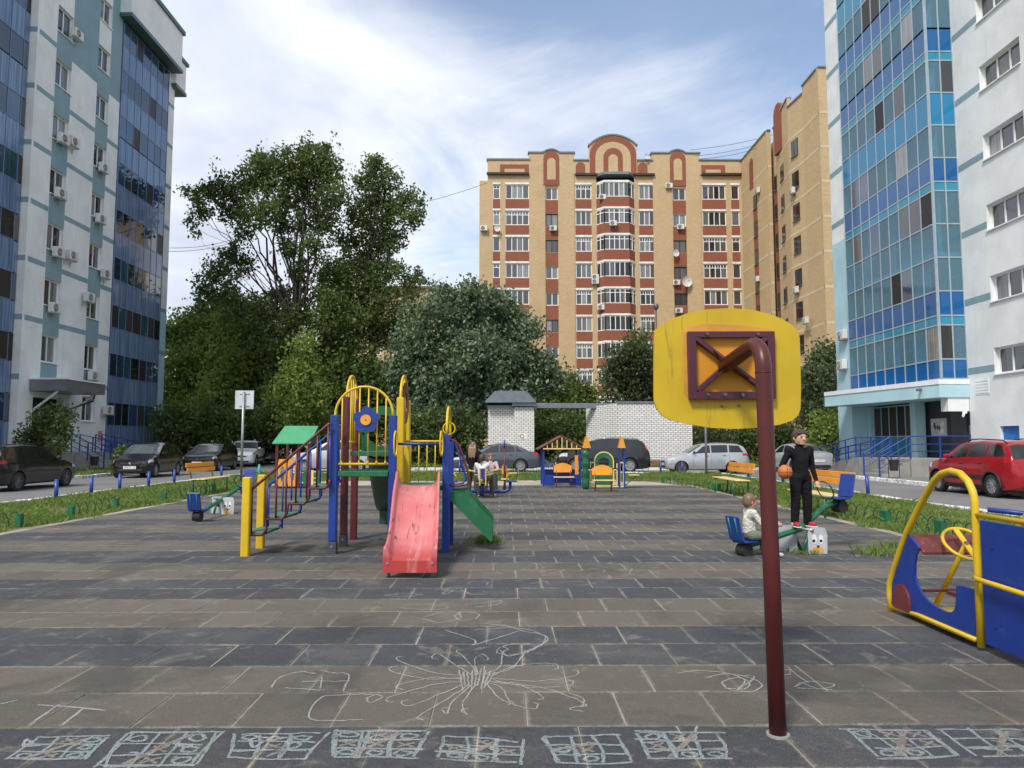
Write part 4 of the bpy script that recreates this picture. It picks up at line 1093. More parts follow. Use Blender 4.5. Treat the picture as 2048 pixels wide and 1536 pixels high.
tree('lilac_shrub', 'tall shrubbery behind the silver wagon', (atY(1480, 905, 46).x, 46, -.05), [(1400, 890, 24), (1420, 905, 24), (1405, 865, 20), (1440, 880, 24), (1480, 870, 28), (1520, 875, 28), (1560, 870, 26), (1600, 880, 28), (1500, 900, 30), (1550, 905, 30), (1600, 910, 24), (1450, 905, 22)], 'shrub', .13, .06, 46, dens=1.0, group='shrubs along the back road', spread=.8)
tree('lilac_shrub', 'dark reddish shrub at the corner of the left tower', (atY(360, 900, 52).x, 52, -.05), [(340, 885, 18), (370, 880, 22), (400, 885, 20), (345, 905, 18)], 'shrub', .12, .05, 51, dens=1.0, group='shrubs along the back road', spread=.4)
# shrub in front of the left entrance
tree('rowan_shrub', 'open branched dark shrub in front of the left entrance', (-20.3, 33.6, -.03), [(60, 865, 18), (45, 880, 16), (85, 835, 20), (110, 825, 22), (125, 845, 20), (95, 865, 22), (120, 875, 20), (70, 890, 20), (110, 895, 18), (135, 830, 14), (60, 905, 18)], 'shrub', .085, .05, 33.6, dens=.50, group='shrubs along the back road', spread=.5, twig=.16)
# small thuja by the left steps
tree('juniper_shrub', 'small fir-like shrub at the foot of the left ramp', (atY(245, 940, 33.5).x, 33.5, -.03), [(245, 905, 12), (240, 922, 14), (250, 925, 14), (232, 930, 9)], 'dark', .07, .03, 33.5, dens=1.0, group='shrubs along the back road', spread=.2, twig=.1)
# distant wood that closes the horizon
cl = []
for i in range(70):
    x = -130 + i * 5.2; cl.append(clump_points((x, 135 + random.uniform(-8, 8), random.uniform(2, 6)), (6, 5, random.uniform(5, 8)), 260, 1.1))
o = leaf_cloud('distant_wood', np.concatenate(cl), .95, LEAF['dark'], None); tag(o, 'dark distant wood closing the horizon behind the houses', 'trees', None, 'stuff')

# grass: blades in tufts
def m_grass():
    t = NT('grass_blade'); ge = t.n('ShaderNodeNewGeometry')
    c = t.mix(ge.outputs['Random Per Island'], (.10, .155, .03), (.23, .32, .08))
    c = t.mix(t.ramp(t.noise(ge.outputs['Position'], .6, 5, .65), .60, .76), c, (.27, .26, .12))
    d = t.bsdf(c, .6, 0, None, .25); tr = t.n('ShaderNodeBsdfTranslucent'); t.l(c, tr.inputs[0]); m1 = t.n('ShaderNodeMixShader'); m1.inputs[0].default_value = .3
    t.l(d.outputs[0], m1.inputs[1]); t.l(tr.outputs[0], m1.inputs[2]); return t.done(m1.outputs[0])
GRASS = m_grass()
def grass(name, label, x0, x1, y0, y1, dens, h, edge=None, mask=None):
    n = int((x1 - x0) * (y1 - y0) * dens)
    X = rng.uniform(x0, x1, n); Y = rng.uniform(y0, y1, n)
    f = .5 + .5 * np.sin(X * 1.7 + 2 * np.sin(Y * .9)) * np.sin(Y * 1.3 + 1.5 * np.sin(X * .7)); keep = rng.random(n) < .22 + .78 * f
    if mask is not None: keep &= mask(X, Y)
    X, Y, f = X[keep], Y[keep], f[keep]; n = len(X); a = rng.uniform(0, 2 * PI, n); H_ = h * rng.uniform(.5, 1.3, n) * (.6 + .6 * f)
    w_ = .004 + .003 * rng.random(n) + Y * .0002; H_ *= np.where(rng.random(n) < .03, 1.8, 1); lean = rng.normal(size=(n, 2)) * (H_ * .6)[:, None]
    V = np.zeros((n, 4, 3)); dx, dy = np.cos(a) * w_, np.sin(a) * w_
    V[:, 0] = np.stack([X - dx, Y - dy, np.full(n, -.035)], 1); V[:, 1] = np.stack([X + dx, Y + dy, np.full(n, -.035)], 1)
    V[:, 2] = np.stack([X + dx * .6 + lean[:, 0] * .5, Y + dy * .6 + lean[:, 1] * .5, H_ * .62 - .03], 1); V[:, 3] = np.stack([X + lean[:, 0], Y + lean[:, 1], H_ - .03], 1)
    me = bpy.data.meshes.new(name); me.vertices.add(4 * n); me.vertices.foreach_set('co', V.astype(np.float32).ravel())
    me.loops.add(4 * n); me.loops.foreach_set('vertex_index', np.arange(4 * n, dtype=np.int32)); me.polygons.add(n); me.polygons.foreach_set('loop_start', np.arange(0, 4 * n, 4, dtype=np.int32))
    me.materials.append(GRASS); me.update(calc_edges=True)
    return tag(obj(name, me), label, 'grass', None, 'stuff')
wob = lambda Y: .16 * np.sin(Y * 1.9) + .10 * np.sin(Y * 5.3 + 1)
grass('grass', 'grass strip between the left road and the rubber surface', RXL1 + .15, PX0 + .25, 9.5, RYB0 - .2, 1700, .085, mask=lambda X, Y: X < PX0 - .22 + wob(Y))
grass('grass', 'grass strip between the right road and the rubber surface', PX1 - .25, RXR0 - .15, 9.5, RYB0 - .2, 1700, .085, mask=lambda X, Y: X > PX1 + .22 + wob(Y))
grass('grass', 'grass behind the sand at the back of the playground', PX0, PX1, 26.6, RYB0 - .2, 1000, .10, mask=lambda X, Y: Y > 27.4 + .5 * np.sin(X * 1.1))
grass('grass', 'rough grass between the left road and the left tower', -22, RXL0 - .2, 27, 55, 220, .17)
grass('grass', 'weedy grass along the back kerb and under the trees', RXL1 + .2, 20, RYB1 + .2, 52, 170, .28)
def tuft(x, y, n, r_, h, lab):
    p = g(x, y); X = rng.normal(size=n) * r_ + p.x; Y = rng.normal(size=n) * r_ * .6 + p.y
    b_ = MB()
    for a, c in zip(X, Y):
        l = rng.normal(size=2) * h * .5; d = rng.normal(size=2) * .006; hh = h * random.uniform(.5, 1.2)
        b_.add([(a - d[0], c - d[1], -.005), (a + d[0], c + d[1], -.005), (a + d[0] * .6 + l[0] * .5, c + d[1] * .6 + l[1] * .5, hh * .7), (a + l[0], c + l[1], hh)], [(0, 1, 2, 3)])
    o = b_.build('grass_tuft', GRASS); return tag(o, lab, 'grass', None, 'stuff')
tuft(970, 1086, 160, .12, .11, 'grass tuft growing at the foot of the green climbing ramp')
tuft(1765, 1110, 140, .16, .12, 'grass tuft on the rubber near the toy car')
tuft(1790, 1096, 90, .10, .10, 'smaller grass tuft behind the toy car nose')
tuft(1605, 1108, 60, .12, .07, 'short grass at the foot of the right seesaw')
# ================================================================== playground equipment
def paint(name, c, wear=None, rough=.36, amt=.5, var=.10):
    """brushed gloss paint: faded areas, scuffs, chips down to primer"""
    t = NT(name); p = t.pos(); c1 = t.mix(t.ramp(t.noise(p, 2.2, 5, .6), .3, .7), sc(c, 1 - var), sc(c, 1 + var))
    if wear: c1 = t.mix(t.math('MULTIPLY', t.ramp(t.noise(p, 9, 6, .7, .6), .54, .70), amt), c1, wear)
    gr = tuple(.55 * q + .45 * v for q, v in zip(c, (.16, .15, .14)))
    c1 = t.mix(t.math('MULTIPLY', t.ramp(t.noise(p, 26, 7, .78, 1.0), .57, .66), .55), c1, gr)
    ch = t.ramp(t.noise(p, 48, 4, .6, .4), .70, .725); c1 = t.mix(ch, c1, (.13, .11, .10))
    rr = t.math('ADD', t.math('MULTIPLY', t.noise(p, 12, 4, .6), .35), rough - .15)
    MATS[name] = t.done(t.bsdf(c1, rr, 0, t.bump(t.math('SUBTRACT', t.noise(p, 60, 3, .6), ch), .12, .003), .5)); return MATS[name]
BLUE = paint('play_blue', (.007, .036, .24), (.025, .06, .26))
YEL = paint('play_yellow', (.60, .40, .010), (.52, .35, .04))
MAR = paint('play_maroon', (.10, .014, .018), (.14, .04, .04))
GRN = paint('play_green', (.012, .12, .05), (.05, .19, .11))
DGRN = paint('play_dark_green', (.010, .055, .034), (.03, .09, .06))
ORG = paint('play_orange', (.72, .30, .025), (.70, .38, .10))
CREAM = paint('play_cream', (.72, .52, .22))
ROOFG = paint('hut_roof_green', (.05, .28, .13), (.14, .36, .22), .6)
STEEL = mat('galvanised_steel', (.32, .33, .34), .45, .6)
BOLT = mat('bolt', (.18, .18, .18), .4, .8)
RUBB = mat('black_rubber', (.016, .016, .017), .8, bump=.3)
def m_slide():
    t = NT('slide_pink'); p = t.pos()
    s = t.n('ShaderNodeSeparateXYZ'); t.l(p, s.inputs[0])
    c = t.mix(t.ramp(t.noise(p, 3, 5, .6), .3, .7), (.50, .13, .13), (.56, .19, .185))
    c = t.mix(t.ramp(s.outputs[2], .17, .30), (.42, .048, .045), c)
    mp = t.n('ShaderNodeMapping'); mp.inputs['Scale'].default_value = (14, 2.2, 2.2); t.l(p, mp.inputs[0])
    c = t.mix(t.math('MULTIPLY', t.ramp(t.noise(mp.outputs[0], 1, 6, .7, 1.5), .585, .615), .8), c, (.12, .03, .035))
    mp2 = t.n('ShaderNodeMapping'); mp2.inputs['Scale'].default_value = (9, .8, .8); t.l(p, mp2.inputs[0])
    c = t.mix(t.math('MULTIPLY', t.ramp(t.noise(mp2.outputs[0], 1, 5, .7), .52, .72), .5), c, (.74, .40, .38))
    return t.done(t.bsdf(c, .38, 0, t.bump(t.noise(p, 5, 3, .5), .12, .02), .5))
PINK = m_slide()
def tubep(root, name, pts, r, m, n=8, closed=False): b_ = MB(); b_.tube(pts, r, n, closed); return b_.build(name, m, root, True, True)
def boxp(root, name, a, c, m, ch=.006): b_ = MB(); b_.bx(a, c, ch); return b_.build(name, m, root, world=True)
def arc(cx, cz, rx, rz, a0, a1, n, f): return [f(cx + rx * math.cos(a0 + (a1 - a0) * i / n), cz + rz * math.sin(a0 + (a1 - a0) * i / n)) for i in range(n + 1)]

PT = thing('play_tower', 'climbing tower with flower guard, stairs, pink slide and green ramp', 'play tower', (-1.9, 9.9, 0))
AX0, AX1, CX1 = -2.21, -1.46, -.77; AY0, AY1, AY2 = 9.52, 10.2, 10.92
def post(x, y, h, m, s=.10, shoe=False):
    o = boxp(PT, 'post', (x - s / 2, y - s / 2, .16 if shoe else -.05), (x + s / 2, y + s / 2, h), m, .010)
    if shoe:
        boxp(PT, 'post_shoe', (x - s / 2 - .004, y - s / 2 - .004, -.02), (x + s / 2 + .004, y + s / 2 + .004, .158), mat('post_shoe', (.055, .058, .075), .6), .004)
        b_ = MB(); b_.cyl((x, y - s / 2 - .004, .10), (x, y - s / 2 - .014, .10), .014, n=8); b_.build('bolt', STEEL, PT, world=True)
    b_ = MB(); b_.box((x, y, h + .006), (s * .9, s * .9, .016), .004); b_.build('post_cap', mat('cap_' + m.name, sc((.6, .6, .6), .8), .6), PT, world=True) if False else None
    return o
post(AX0, AY0, 1.78, BLUE, shoe=True); post(AX1, AY0 + .04, 1.78, BLUE); post(CX1, AY0 + .12, 1.53, BLUE, .095)
post(AX0 - .01, AY1, 2.06, MAR, .095, True); post(AX0 - .02, AY2, 2.06, MAR, .095)
post(AX1, AY1 + .02, 2.05, YEL); post(AX1 - .005, AY2, 2.05, YEL); post(CX1, 10.36, 1.45, BLUE, .09)
post(-3.27, 9.37, .985, YEL, .10); post(-3.315, 10.07, .985, YEL, .10)
boxp(PT, 'deck', (AX0 + .05, AY0 - .03, .985), (AX1 - .05, AY1 + .02, 1.055), GRN)
boxp(PT, 'deck', (AX0 + .05, AY1 + .03, 1.235), (AX1 - .05, AY2 + .03, 1.30), GRN)
boxp(PT, 'deck', (AX1 + .05, AY0 + .10, .80), (CX1 - .05, 10.36, .865), GRN)
# front guard: hoop, bars, rail, flower
xm, rx = (AX0 + AX1) / 2, (AX1 - AX0) / 2
tubep(PT, 'guard_hoop', [(AX0, AY0, 1.76)] + arc(xm, 1.78, rx, .37, PI, 0, 18, lambda a, c: (a, AY0 + .01, c)) + [(AX1, AY0 + .03, 1.76)], .017, YEL)
tubep(PT, 'guard_rail', [(AX0 + .04, AY0 - .01, 1.145), (AX1 - .04, AY0 + .02, 1.145)], .016, YEL)
for i in range(6):
    x = AX0 + .09 + i * (AX1 - AX0 - .18) / 5; zt = 1.78 + .37 * math.sqrt(max(0, 1 - ((x - xm) / rx) ** 2))
    tubep(PT, 'guard_bar', [(x, AY0, 1.15), (x, AY0 + .008, zt)], .010, YEL, 6)
    b_ = MB(); b_.cyl((x, AY0, 1.155), (x, AY0, 1.19), .016, .011, 6); b_.build('bar_foot', YEL, PT, world=True)
fz, fx = 1.715, xm + .035
pet = []
for i in range(100):
    a = 2 * PI * i / 100 + PI / 2; k_ = (a - PI / 2) % (2 * PI / 5); k_ = min(k_, 2 * PI / 5 - k_); r_ = .102 * math.cos(k_) + math.sqrt(max(0, .072 ** 2 - (.102 * math.sin(k_)) ** 2)); pet.append((r_ * math.cos(a), r_ * math.sin(a)))
b_ = MB(); b_.prism(pet, (fx, AY0 - .045, fz), X3, Z3, (0, .025, 0)); FLW = b_.build('flower', BLUE, PT, world=True, fix=True)
b_ = MB(); b_.cyl((fx, AY0 - .046, fz - .0), (fx, AY0 - .066, fz), .068, n=26); b_.build('flower_centre', ORG, FLW)
for (u, v, r_) in ((0, 0, .009), (-.12, .03, .006), (.12, .03, .006)):
    b_ = MB(); b_.cyl((fx + u, AY0 - .046, fz + v), (fx + u, AY0 - .072 if u == 0 else AY0 - .052, fz + v), r_, n=8); b_.build('bolt', BOLT, FLW)
# stairs on the left
steps = [(502, 541, .275), (544, 580, .475), (587, 622, .665), (627, 662, .86)]
SX = lambda x: (x - 1010) / F * 9.5
prev = None
for k, (a, c, z) in enumerate(steps):
    boxp(PT, 'tread', (SX(a) + .0, 9.43, z - .012), (SX(c) + .02, 10.0, z + .018), mat('tread_green', (.07, .16, .12), .7, wear=(.2, .22, .2)), .006)
for (y, m_, dz) in ((9.40, MAR, 0), (10.03, BLUE, 0)):
    pts = [(-3.25, y, .90)]; path = [(-3.245, y, .30)]
    for k, (a, c, z) in enumerate(steps):
        path += [(SX(a) + .0, y, z - .02), (SX(c) - .03, y, z - .02), (SX(c) + .03, y, z + .05)]
    path.append((AX0 - .03, y, .95)); tubep(PT, 'stringer', path, .017, m_)
    tubep(PT, 'handrail', [(-3.235, y, .30), (-3.235, y, .80), (-3.22, y, .83), (AX0 - .05, y, 1.66), (AX0 - .02, y, 1.66)], .018, m_)
    for x in (516, 545, 563, 582, 601, 622, 641): 
        X_ = SX(x) + (.0 if y < 9.8 else .01); zz = .83 + (X_ + 3.22) / (AX0 - .05 + 3.22) * .83
        zl = [z for (a, c, z) in steps if SX(a) - .03 <= X_ <= SX(c) + .06]; tubep(PT, 'baluster', [(X_, y, (zl[0] if zl else .3) - .01), (X_, y, zz)], .012, m_, 6)
    tubep(PT, 'rail_end', [(AX0 - .055, y, .87), (AX0 - .055, y, 1.65)], .014, m_, 6)
# hoops of the back tower, seen edge on
for (x, m_) in ((AX0, YEL), (AX1, YEL)):
    ym, ry = (AY1 + AY2) / 2, (AY2 - AY1) / 2
    tubep(PT, 'guard_hoop', [(x, AY1, 1.3), (x, AY1, 2.02)] + arc(ym, 2.02, ry, .36, PI, 0, 16, lambda a, c: (x, a, c)) + [(x, AY2, 2.02), (x, AY2, 1.3)], .018, m_)
    tubep(PT, 'guard_rail', [(x, AY1, 1.42), (x, AY2, 1.42)], .014, m_)
    for i in range(1, 5):
        y = AY1 + i * (AY2 - AY1) / 5; tubep(PT, 'guard_bar', [(x, y, 1.42), (x, y, 2.02 + .36 * math.sqrt(1 - ((y - ym) / ry) ** 2))], .010, m_, 6)
b_ = MB(); b_.ring([(.30 * math.cos(a) , .30 * math.sin(a) + .0) for a in np.linspace(0, 2 * PI, 28, endpoint=False)], [(.1 * math.cos(a), .16 * math.sin(a)) for a in np.linspace(0, 2 * PI, 28, endpoint=False)], (AX1 + .01, (AY1 + AY2) / 2, 1.99), Y3, Z3, (.02, 0, 0)); b_.build('side_panel', MAR, PT, world=True)
# green arch panel with round hole at the back, green chute
n = 40; hole = [(.235 * math.cos(2 * PI * i / n), .235 * math.sin(2 * PI * i / n) + .30) for i in range(n)]
def outl(i):
    a = 2 * PI * i / n; c, s_ = math.cos(a), math.sin(a)
    if s_ >= 0: return (.37 * c, .30 + .37 * s_)
    k = min(.37 / max(abs(c), 1e-6), .30 / max(abs(s_), 1e-6)); return (k * c, .30 + k * s_)
b_ = MB(); b_.ring([outl(i) for i in range(n)], hole, (xm, AY2 + .03, 1.30), X3, Z3, (0, .025, 0)); b_.build('arch_panel', GRN, PT, world=True)
def chute(root, name, path, half, lipz, m, th=.02, skew=0.0):
    """open slide: U section swept down a path of (y, z)"""
    n = len(path); b_ = MB(); sec = [(-1.0, 1.0), (-.97, 1.06), (-.90, 1.0), (-.86, .45), (-.74, .10), (-.4, 0), (0, -.01), (.4, 0), (.74, .10), (.86, .45), (.90, 1.0), (.97, 1.06), (1.0, 1.0)]
    def pt(i, j):
        y, z, xc, lz = path[i]; u, v = sec[j]; return Vector((xc + u * half, y, z + v * lz))
    vs = []; m_ = len(sec)
    for i in range(n):
        for j in range(m_): vs.append(pt(i, j))
    for i in range(n):
        for j in range(m_):
            q = pt(i, j).copy(); q.z -= th * 1.6; q.x += th * (1 if 0 < j < m_ - 1 else 0) * (0); vs.append(q)
    fs = []
    for i in range(n - 1):
        for j in range(m_ - 1):
            a = i * m_ + j; fs.append((a, a + 1, a + m_ + 1, a + m_)); o_ = n * m_; fs.append((o_ + a, o_ + a + m_, o_ + a + m_ + 1, o_ + a + 1))
        for j in (0, m_ - 1): a = i * m_ + j; fs.append((a, a + m_, n * m_ + a + m_, n * m_ + a))
    for i in (0, n - 1):
        for j in range(m_ - 1): a = i * m_ + j; fs.append((a, n * m_ + a, n * m_ + a + 1, a + 1))
    b_.add(vs, fs); return b_.build(name, m, root, True, True, True)
sp_ = []
for i in range(25):
    t = i / 24; y = 9.56 - 1.70 * t
    z = .875 - .70 * (1 / (1 + math.exp(-(t - .46) * 7.5)) - .031) / .952 * 1.0
    if t > .80: z = max(z, .19)
    sp_.append((y, z, -1.125 + .125 * t, .13 + (.05 if t < .12 else 0)))
sp_.append((7.84, .155, -1.0, .12)); sp_.append((7.825, .10, -1.0, .09))
SLD = chute(PT, 'slide', sp_, .285, .13, PINK)
b_ = MB(); b_.prism([(-.283, .06), (.283, .06), (.285, .30), (.24, .31), (.20, .185), (-.20, .185), (-.24, .31), (-.285, .30)], (-1.0, 7.815, 0), X3, Z3, (0, .02, 0)); b_.build('slide_lip', PINK, PT, world=True, fix=True)
for x in (-1.235, -.765):
    tubep(PT, 'slide_foot', [(x, 7.9, -.01), (x, 7.9, .17)], .02, STEEL)
    b_ = MB(); b_.cyl((x, 7.812, .16), (x, 7.804, .16), .014, n=10); b_.build('bolt', STEEL, PT, world=True)
ch_ = [(10.95 + 2.3 * i / 16, 1.22 - 1.02 * (1 / (1 + math.exp(-(i / 16 - .5) * 6)) - .047) / .905, -1.86 - .22 * i / 16, .34) for i in range(17)]
chute(PT, 'rear_chute', ch_, .27, .3, DGRN)
boxp(PT, 'chute_support', (-2.2, 12.95, 0), (-1.95, 13.2, .3), DGRN)
# middle deck: far rail with bars, front bar, handle loops
tubep(PT, 'guard_rail', [(AX1 + .04, 10.36, 1.44), (CX1, 10.36, 1.44)], .015, YEL)
for i in range(5): tubep(PT, 'guard_bar', [(AX1 + .13 + i * .115, 10.36, .87), (AX1 + .13 + i * .115, 10.36, 1.44)], .009, YEL, 6)
tubep(PT, 'cross_bar', [(AX1 + .02, AY0 + .05, 1.405), (CX1 - .02, AY0 + .1, 1.405)], .016, BLUE)
for (x, y) in ((AX1 + .05, AY0 - .01), (CX1 - .055, AY0 + .05)):
    tubep(PT, 'handle', [(x + .012 * math.cos(a), y - .05 + .06 * math.cos(a), 1.41 + .16 * math.sin(a)) for a in np.linspace(0, 2 * PI, 18, endpoint=False)], .012, YEL, 6, True)
ym, ry = (AY0 + .12 + 10.36) / 2, .30
tubep(PT, 'guard_hoop', [(CX1, AY0 + .2, 1.52)] + arc(ym, 1.60, ry, .30, PI, 0, 14, lambda a, c: (CX1, a, c)) + [(CX1, 10.3, 1.5)], .018, YEL)
tubep(PT, 'guard_ring', [(CX1 + .02 + .08 * math.cos(a), AY0 + .3, 1.61 + .08 * math.sin(a)) for a in np.linspace(0, 2 * PI, 20, endpoint=False)], .010, YEL, 6, True)
for (y, m_) in ((AY0 + .14, MAR), (10.36, BLUE)):
    P0 = [atY(x, q, y) for x, q in ((898, 880), (908, 881), (917, 889), (925, 910), (938, 952), (939, 962), (933, 969), (920, 971), (896, 971))]
    if m_ is BLUE: P0 = [p - Vector((.05, 0, -.02)) for p in P0]
    tubep(PT, 'ramp_handrail', P0, .015, m_)
# climbing ramp on the right with green side panels
for y in (AY0 + .19, 10.42):
    pp = [atY(x, q, AY0 + .19) for x, q in ((897, 984), (930, 982), (985.5, 1042), (984.5, 1081), (980, 1082), (897, 997))]
    b_ = MB(); b_.prism([(p.x, max(p.z, .0)) for p in pp], (0, y, 0), X3, Z3, (0, .025, 0)); b_.build('ramp_side', GRN, PT, world=True, fix=True)
a, c = atY(900, 984, AY0 + .19), atY(984, 1060, AY0 + .19)
b_ = MB(); b_.prism([(a.x, a.z - .03), (atY(930, 984, AY0 + .19).x, a.z - .03), (c.x, c.z), (c.x, c.z - .03), (a.x + .2, a.z - .07), (a.x, a.z - .07)], (0, AY0 + .215, 0), X3, Z3, (0, 10.42 - AY0 - .215, 0)); b_.build('ramp_board', GRN, PT, world=True, fix=True)

# ---------------------------------------------------------------- basketball stand
BP = g(1556, 1470); BS = thing('basketball_stand', 'maroon bent-pipe basketball stand with yellow backboard seen from behind', 'basketball hoop', (BP.x, BP.y, 0))
POLE = mat('stand_maroon', (.078, .013, .013), .38, 0, .15, 3, .10, 40, .4, wear=(.05, .013, .013), wearamt=.6)
FRM = mat('frame_plum', (.068, .012, .030), .42, 0, .12, 3, .05, 60)
ptop = atY(1527, 745, BP.y + .05)
YBD = 4.32; cb_ = atY(1443, 734, YBD)
tx, ty, tz = ptop.x, BP.y + .05, ptop.z
bend = [(tx, ty + .14 * (1 - math.cos(a)), tz + .02 + .14 * math.sin(a)) for a in np.linspace(0, PI / 2, 9)]
tubep(BS, 'pole', [(BP.x, BP.y, -.03), ((BP.x + tx) / 2, (BP.y + ty) / 2, tz / 2), (tx, ty, tz), *bend, (cb_.x, YBD - .06, cb_.z)], .0415, POLE, 20)
tubep(BS, 'weld_seam', [(tx + .042 * math.cos(a), ty + .042 * math.sin(a), tz - .0) for a in np.linspace(0, 2 * PI, 20, endpoint=False)], .0025, POLE, 5, True)
b_ = MB(); b_.cyl((BP.x, BP.y, -.004), (BP.x, BP.y, .008), .056, n=22); b_.build('collar', CONC, BS, world=True)
q6 = lambda x, y: (1300 + x / 5.6875, 600 + y / 5.6875)
def onb(x, y, off=0.0): p = atY(*q6(x, y), YBD + off); return (p.x, p.z)
def m_board():
    t = NT('backboard_yellow'); p = t.pos()
    c = t.mix(t.ramp(t.noise(p, 3, 5, .6), .3, .7), (.47, .315, .006), (.55, .38, .010))
    mp = t.n('ShaderNodeMapping'); mp.inputs['Scale'].default_value = (30, 30, 2.6); t.l(p, mp.inputs[0])
    c = t.mix(t.math('MULTIPLY', t.ramp(t.noise(mp.outputs[0], 1, 6, .7), .58, .70), .6), c, (.22, .17, .03))
    return t.done(t.bsdf(c, .5, 0, t.bump(t.noise(p, 60, 3, .6), .08, .003)))
out = [(45, 1100), (45, 700), (48, 400), (62, 345), (100, 300), (250, 212), (450, 142), (650, 106), (900, 92), (1150, 108), (1350, 155), (1500, 212), (1620, 282), (1680, 350), (1703, 430), (1712, 700), (1718, 1000), (1712, 1240), (1690, 1305), (1630, 1365), (1480, 1418), (1220, 1455), (950, 1466), (700, 1455), (480, 1420), (250, 1372), (140, 1318), (75, 1235), (50, 1160)]
b_ = MB(); b_.prism([onb(x, y) for x, y in out], (0, YBD, 0), X3, Z3, (0, .022, 0)); BRD = b_.build('backboard', m_board(), BS, world=True, fix=True)
def plate(pts, m, off, th, name, parent=None):
    b_ = MB(); b_.prism([onb(x, y) for x, y in pts], (0, YBD - off, 0), X3, Z3, (0, th, 0)); return b_.build(name, m, parent or BS, world=parent is None, fix=True)
plate([(372, 372), (440, 310), (600, 268), (1000, 285), (1370, 330), (1432, 420), (1430, 1140), (820, 1170), (470, 1165), (385, 1060), (376, 700)], mat('faded_orange_paint', (.54, .25, .03), .6, wear=(.52, .30, .17), vs=3), .0015, .0015, 'paint_patch', BRD)
plate([(505, 440), (1310, 440), (1310, 1050), (510, 1050)], mat('bright_orange_paint', (.52, .21, .006), .55), .003, .0014, 'paint_patch', BRD)
fwd_ = .045
for pts in ([(414, 370), (1388, 368), (1388, 432), (414, 436)], [(430, 1048), (1402, 1048), (1405, 1128), (433, 1130)], [(414, 437), (500, 437), (512, 1047), (430, 1047)], [(1310, 433), (1388, 433), (1402, 1047), (1316, 1047)]):
    plate(pts, FRM, fwd_, fwd_ - .004, 'frame_bar')
def strut(a, c, w0=.030):
    A, B_ = onb(*a), onb(*c); b_ = MB(); d = Vector((B_[0] - A[0], 0, B_[1] - A[1])); L_ = d.length
    b_.box(((A[0] + B_[0]) / 2, YBD - .026, (A[1] + B_[1]) / 2), (L_, .038, w0), .003, M=Matrix.Rotation(-math.atan2(d.z, d.x), 3, 'Y')); b_.build('cross_strut', FRM, BS, world=True)
ctr = (875, 725)
for q in ((505, 440), (1310, 440), (1310, 1040), (525, 1040)): strut(q, ctr)
for q in ((690, 570), (1100, 905), (1130, 560), (700, 915)):   # gusset plates running to the arm
    A = onb(*q); C_ = (cb_.x, cb_.z); b_ = MB()
    b_.add([(A[0], YBD - .045, A[1]), (C_[0], YBD - .045, C_[1]), (C_[0], YBD - .17, C_[1]), (A[0] + .004, YBD - .045, A[1] + .004), (C_[0] + .004, YBD - .045, C_[1] + .004), (C_[0] + .004, YBD - .17, C_[1] + .004)], [(0, 1, 2), (5, 4, 3), (0, 2, 5, 3), (0, 3, 4, 1), (1, 4, 5, 2)]); b_.build('gusset', FRM, BS, world=True, fix=True)
for (x, y, r_) in ((625, 400, .010), (1195, 402, .010), (633, 1085, .010), (825, 1083, .012), (1023, 1085, .012), (1195, 1092, .009), (822, 1205, .009), (1018, 1200, .009)):
    p = onb(x, y); o_ = fwd_ if y < 1150 else .0
    b_ = MB(); b_.cyl((p[0], YBD - o_, p[1]), (p[0], YBD - o_ - .008, p[1]), r_, n=6); b_.cyl((p[0], YBD - o_ - .008, p[1]), (p[0], YBD - o_ - .018, p[1]), r_ * .55, n=8); b_.build('bolt', BOLT, BS, world=True)
p = onb(920, 1205); tubep(BS, 'hoop', [(p[0] + .2 * math.cos(a), YBD + .26 + .2 * math.sin(a), p[1] + .04) for a in np.linspace(0, 2 * PI, 26, endpoint=False)], .009, MAR, 6, True)

# ---------------------------------------------------------------- toy car on the right
TX = 3.28; T5 = lambda x, y: (1740 + x / 3.27, 860 + y / 3.27)
def tp(x, y, X_=TX): p = atX(*T5(x, y), X_); return (p.y, max(p.z, 0.0))
TC = thing('toy_car', 'blue and yellow wooden play car with steering wheel at the right edge', 'play car', (3.7, 5.2, 0))
loop = [(140, 1180), (130, 1080), (130, 1000), (160, 900), (245, 660), (330, 490), (420, 330), (470, 285), (530, 268), (590, 285), (640, 335), (670, 400), (685, 470), (690, 600), (705, 900), (730, 1420)]
for X_, m_ in ((TX, YEL), (TX + .9, YEL)): tubep(TC, 'frame_tube', [(X_, *tp(x, y)) for x, y in loop], .026, m_, 12)
side = [(258, 680), (325, 772), (305, 820), (297, 880), (298, 950), (312, 1010), (340, 1065), (385, 1120), (450, 1165), (500, 1188), (535, 1193), (555, 1180), (565, 1150), (570, 1020), (600, 1018), (692, 1045), (700, 1350), (330, 1205), (145, 1130), (150, 1000), (185, 890)]
b_ = MB(); b_.prism([tp(x, y) for x, y in side], (TX - .008, 0, 0), Y3, Z3, (.018, 0, 0)); b_.build('side_panel', BLUE, TC, world=True, fix=True)
b_ = MB(); b_.prism([tp(x, y) for x, y in side], (TX + .89, 0, 0), Y3, Z3, (.018, 0, 0)); b_.build('side_panel', MAR, TC, world=True, fix=True)
wc = tp(222, 1110); 
wh_ = [(wc[0] + .125 * math.cos(a), max(.055 + .0, wc[1] - .03 + .155 * math.sin(a))) for a in np.linspace(-.35, PI + .5, 26)]
b_ = MB(); b_.prism(wh_, (TX - .028, 0, 0), Y3, Z3, (.018, 0, 0)); b_.build('wheel', mat('worn_maroon', (.13, .022, .022), .6, wear=(.26, .12, .10), vs=4), TC, world=True, fix=True)
tubep(TC, 'sill_tube', [(TX - .01, *tp(150, 1160)), (TX - .01, *tp(330, 1212)), (TX - .01, *tp(705, 1372))], .016, YEL)
